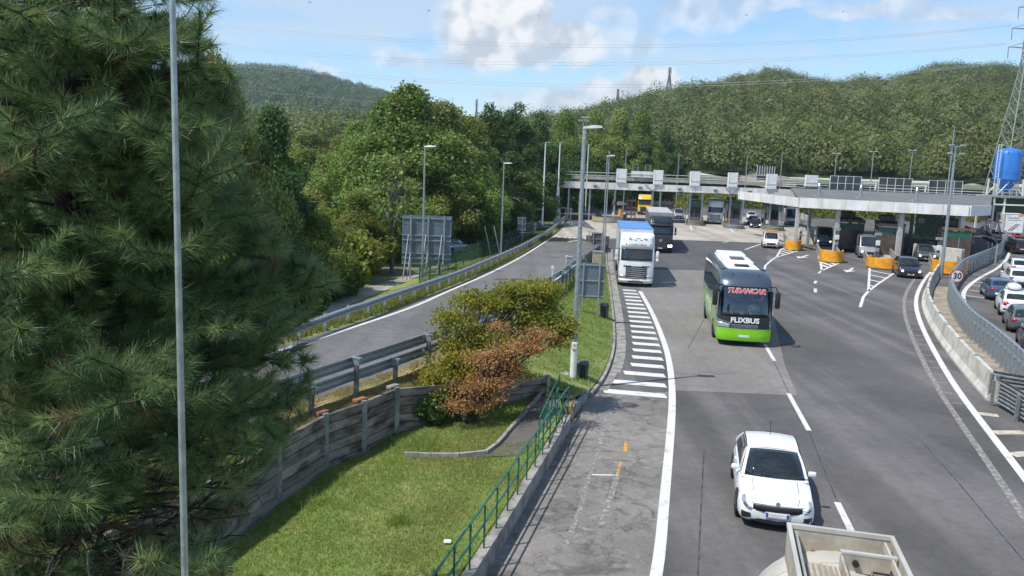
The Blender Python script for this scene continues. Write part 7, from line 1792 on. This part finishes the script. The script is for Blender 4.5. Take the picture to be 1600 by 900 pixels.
# ------------------------------------------------------------------ the big pine at the left
def pine(loc, Ht, rng, outline, nbr, label, trunk_r=.24, reach=4.6, zmin=.4, zmax=None, tuft=.24, needles=70, seg=.30):
    e = empty('pine_tree', loc, 0, label, 'tree'); L0 = np.array(loc)
    mb = MB(); TP = [Vector((.12*math.sin(i*.9), .1*math.cos(i*1.3), Ht*i/10)) for i in range(11)]
    mb.tube(TP, [trunk_r*(1-.075*i) for i in range(11)], 10); mb.build('trunk', m_bark, e, smooth=40)
    xs_r = np.array(outline)
    def inside(P):
        v = P+L0-np.array([0, 0, CH]); c = v@FW
        if c < .5: return False
        x = 800+CF*(v@RT)/c; y = 450-CF*(v@UP)/c
        if x < -160 or y < -160 or y > 1060: return None
        return x < np.interp(y, xs_r[:, 1], xs_r[:, 0])+6*math.sin(y*.21)
    wood = MB(); tufts = []
    for b in range(nbr):
        z = zmin+(Ht*.97-zmin)*((b+.5)/nbr); a = rng.uniform(0, 2*math.pi) if rng.uniform() < .4 else rng.uniform(-2.9, .9)
        Lb = reach*(1-(z/Ht)**2.2*.72)*rng.uniform(.6, 1.12); up = rng.uniform(-.08, .34)
        p = Vector(TP[0].lerp(TP[-1], z/Ht)); p.z = z; d = Vector((math.cos(a), math.sin(a), up)).normalized(); n = int(Lb/seg); path = [p.copy()]
        for k in range(n):
            d = (d+Vector((rng.normal()*.10, rng.normal()*.10, rng.normal()*.06+(.02 if k > n*.5 else -.015)))).normalized(); p = p+d*seg; path.append(p.copy())
            if k > n*.07:
                for s in (-1, 1):
                    if rng.uniform() < .95:
                        sd = (d.cross(Vector((0, 0, 1)))*s+d*rng.uniform(.3, .9)+Vector((0, 0, rng.uniform(-.1, .5)))).normalized(); m_ = int(rng.integers(2, 5)); q = p.copy(); tw = [q.copy()]
                        for j in range(m_):
                            sd = (sd+Vector((rng.normal()*.16, rng.normal()*.16, .07+rng.normal()*.1))).normalized(); q = q+sd*seg*.62; tw.append(q.copy())
                            if j >= m_-2 or rng.uniform() < .6: tufts.append((np.array(q), np.array(sd), rng.uniform(.75, 1.25)))
                        if inside(np.array(tw[-1])): wood.tube(tw, [.009]+[.006]*(len(tw)-1), 4, False)
        tufts.append((np.array(p), np.array(d), 1.25))
        r0 = .012+.020*Lb/reach
        cut = len(path)
        for i in range(len(path)):
            r_ = inside(np.array(path[i]))
            if r_ is not None and not r_: cut = i; break
        path = path[:cut]
        if len(path) > 2: wood.tube(path, [lerp(r0, .007, i/(len(path)-1)) for i in range(len(path))], 6, False)
    dead_ = MB()
    for _ in range(260):
        z = rng.uniform(1.2, 5.4); a = rng.uniform(-3.0, .8); rr = rng.uniform(.5, reach*.8); q = Vector((math.cos(a)*rr, math.sin(a)*rr, z)); d = Vector((math.cos(a)+rng.normal()*.5, math.sin(a)+rng.normal()*.5, rng.normal()*.35)).normalized(); tw = [q.copy()]
        for j in range(5): d = (d+Vector((rng.normal()*.3, rng.normal()*.3, rng.normal()*.25-.03))).normalized(); q = q+d*.16; tw.append(q.copy())
        if inside(np.array(tw[-1])): dead_.tube(tw, [.008, .007, .006, .005, .004, .003], 4, False)
    dead_.build('dead_twigs', m_twig, e, kind='stuff')
    wood.build('branches', m_bark, e)
    keep = [t for t in tufts if inside(t[0]+t[1]*.1) and not (t[0][2]+L0[2] > 8.4+.15*(t[0][1]+L0[1]) and rng.uniform() < .5) and not (t[0][2] < 5.4 and t[0][0]+L0[0] < -2.6 and rng.uniform() < .68)]
    C = np.array([t[0] for t in keep]); Dr = np.array([t[1] for t in keep]); S = np.array([t[2] for t in keep]); n = len(C)
    k = needles; C = np.repeat(C, k, 0); Dr = np.repeat(Dr, k, 0); S2 = np.repeat(S, k); N_ = n*k
    tt = np.repeat(rng.uniform(.2, .85, n), k)
    dead = np.repeat(rng.uniform(size=n) < np.where(np.array([t[0][2] for t in keep]) < 5.2, .16, .02), k)
    r = rng.normal(size=(N_, 3)); r -= (r*Dr).sum(1)[:, None]*Dr; r /= np.linalg.norm(r, axis=1)[:, None]
    ang = rng.uniform(.15, 1.35, N_)[:, None]; nd = Dr*np.cos(ang)+r*np.sin(ang); nd[:, 2] += .05; nd /= np.linalg.norm(nd, axis=1)[:, None]
    st = C-Dr*(rng.uniform(0, .17, N_)*S2)[:, None]; ln = (tuft*S2*rng.uniform(.6, 1.1, N_))[:, None]
    sidev = np.cross(nd, rng.normal(size=(N_, 3))); sidev /= np.linalg.norm(sidev, axis=1)[:, None]; w = .0032
    tip = st+nd*ln+np.array([0, 0, -.012])
    V = np.stack([st-sidev*w, st+sidev*w, tip], 1).reshape(-1, 3); tri = np.arange(3*N_).reshape(-1, 3)
    T = np.repeat(np.clip(tt+rng.normal(0, .12, N_), 0, .9), 3); T[np.repeat(dead, 3)] = 1.0
    me = fast_mesh('needles', V, tri, m_needle, T); o = put('needles', me, e, kind='stuff')
    return e
m_twig = M('dead_twig', (.20, .165, .13), .9)
m_needle = bpy.data.materials.new('pine_needles'); m_needle.use_nodes = True
t = m_needle.node_tree; b = t.nodes['Principled BSDF']; b.inputs['Roughness'].default_value = .45; b.inputs['Specular IOR Level'].default_value = .5
at = N(t, 'ShaderNodeAttribute', attribute_name='tint'); r = N(t, 'ShaderNodeValToRGB'); el = r.color_ramp.elements
el[0].position = 0; el[0].color = (.052, .10, .04, 1); el[1].position = 1; el[1].color = (.22, .165, .085, 1)
q_ = el.new(.5); q_.color = (.13, .215, .08, 1); q_ = el.new(.86); q_.color = (.33, .40, .15, 1)
t.links.new(at.outputs['Fac'], r.inputs[0]); t.links.new(r.outputs[0], b.inputs['Base Color'])
tr_ = N(t, 'ShaderNodeBsdfTranslucent'); t.links.new(r.outputs[0], tr_.inputs[0]); ms_ = N(t, 'ShaderNodeMixShader'); ms_.inputs[0].default_value = .35
t.links.new(b.outputs[0], ms_.inputs[1]); t.links.new(tr_.outputs[0], ms_.inputs[2]); t.links.new(ms_.outputs[0], t.nodes['Material Output'].inputs[0])
OUT = [(360, -200), (355, -20), (352, 8), (325, 40), (330, 70), (372, 95), (386, 125), (372, 160), (392, 200), (385, 240), (400, 290), (430, 330), (455, 370), (505, 410), (545, 445), (540, 480), (500, 505), (505, 545), (495, 590), (470, 640), (445, 690), (405, 740), (395, 790), (385, 840), (365, 900), (360, 1100)]
rng = np.random.default_rng(42)
pine((-4.5, 8.4, -.1), 11.6, rng, OUT, 330, 'large dark pine filling the left side of the view', trunk_r=.16, reach=3.5, needles=110, tuft=.19, seg=.24)
pine((-6.4, 10.5, -.1), 13.5, rng, [(x-70, y) for x, y in OUT], 150, 'second pine standing behind the large one at the far left', trunk_r=.18, reach=3.8, needles=90, tuft=.21, seg=.28)

# ------------------------------------------------------------------ summer haze round the whole scene
hb = MB().box((0, 1310, 99.5), (5000, 2780, 201.2)).build('haze', None, kind='stuff')
mh = bpy.data.materials.new('haze_air'); mh.use_nodes = True; t = mh.node_tree; t.nodes.clear()
v = t.nodes.new('ShaderNodeVolumePrincipled'); v.inputs['Color'].default_value = (.82, .90, 1.0, 1); v.inputs['Density'].default_value = .00015; v.inputs['Anisotropy'].default_value = .3
o = t.nodes.new('ShaderNodeOutputMaterial'); t.links.new(v.outputs[0], o.inputs['Volume']); hb.data.materials.append(mh)
SC.cycles.volume_bounces = 0; SC.cycles.volume_step_rate = 10
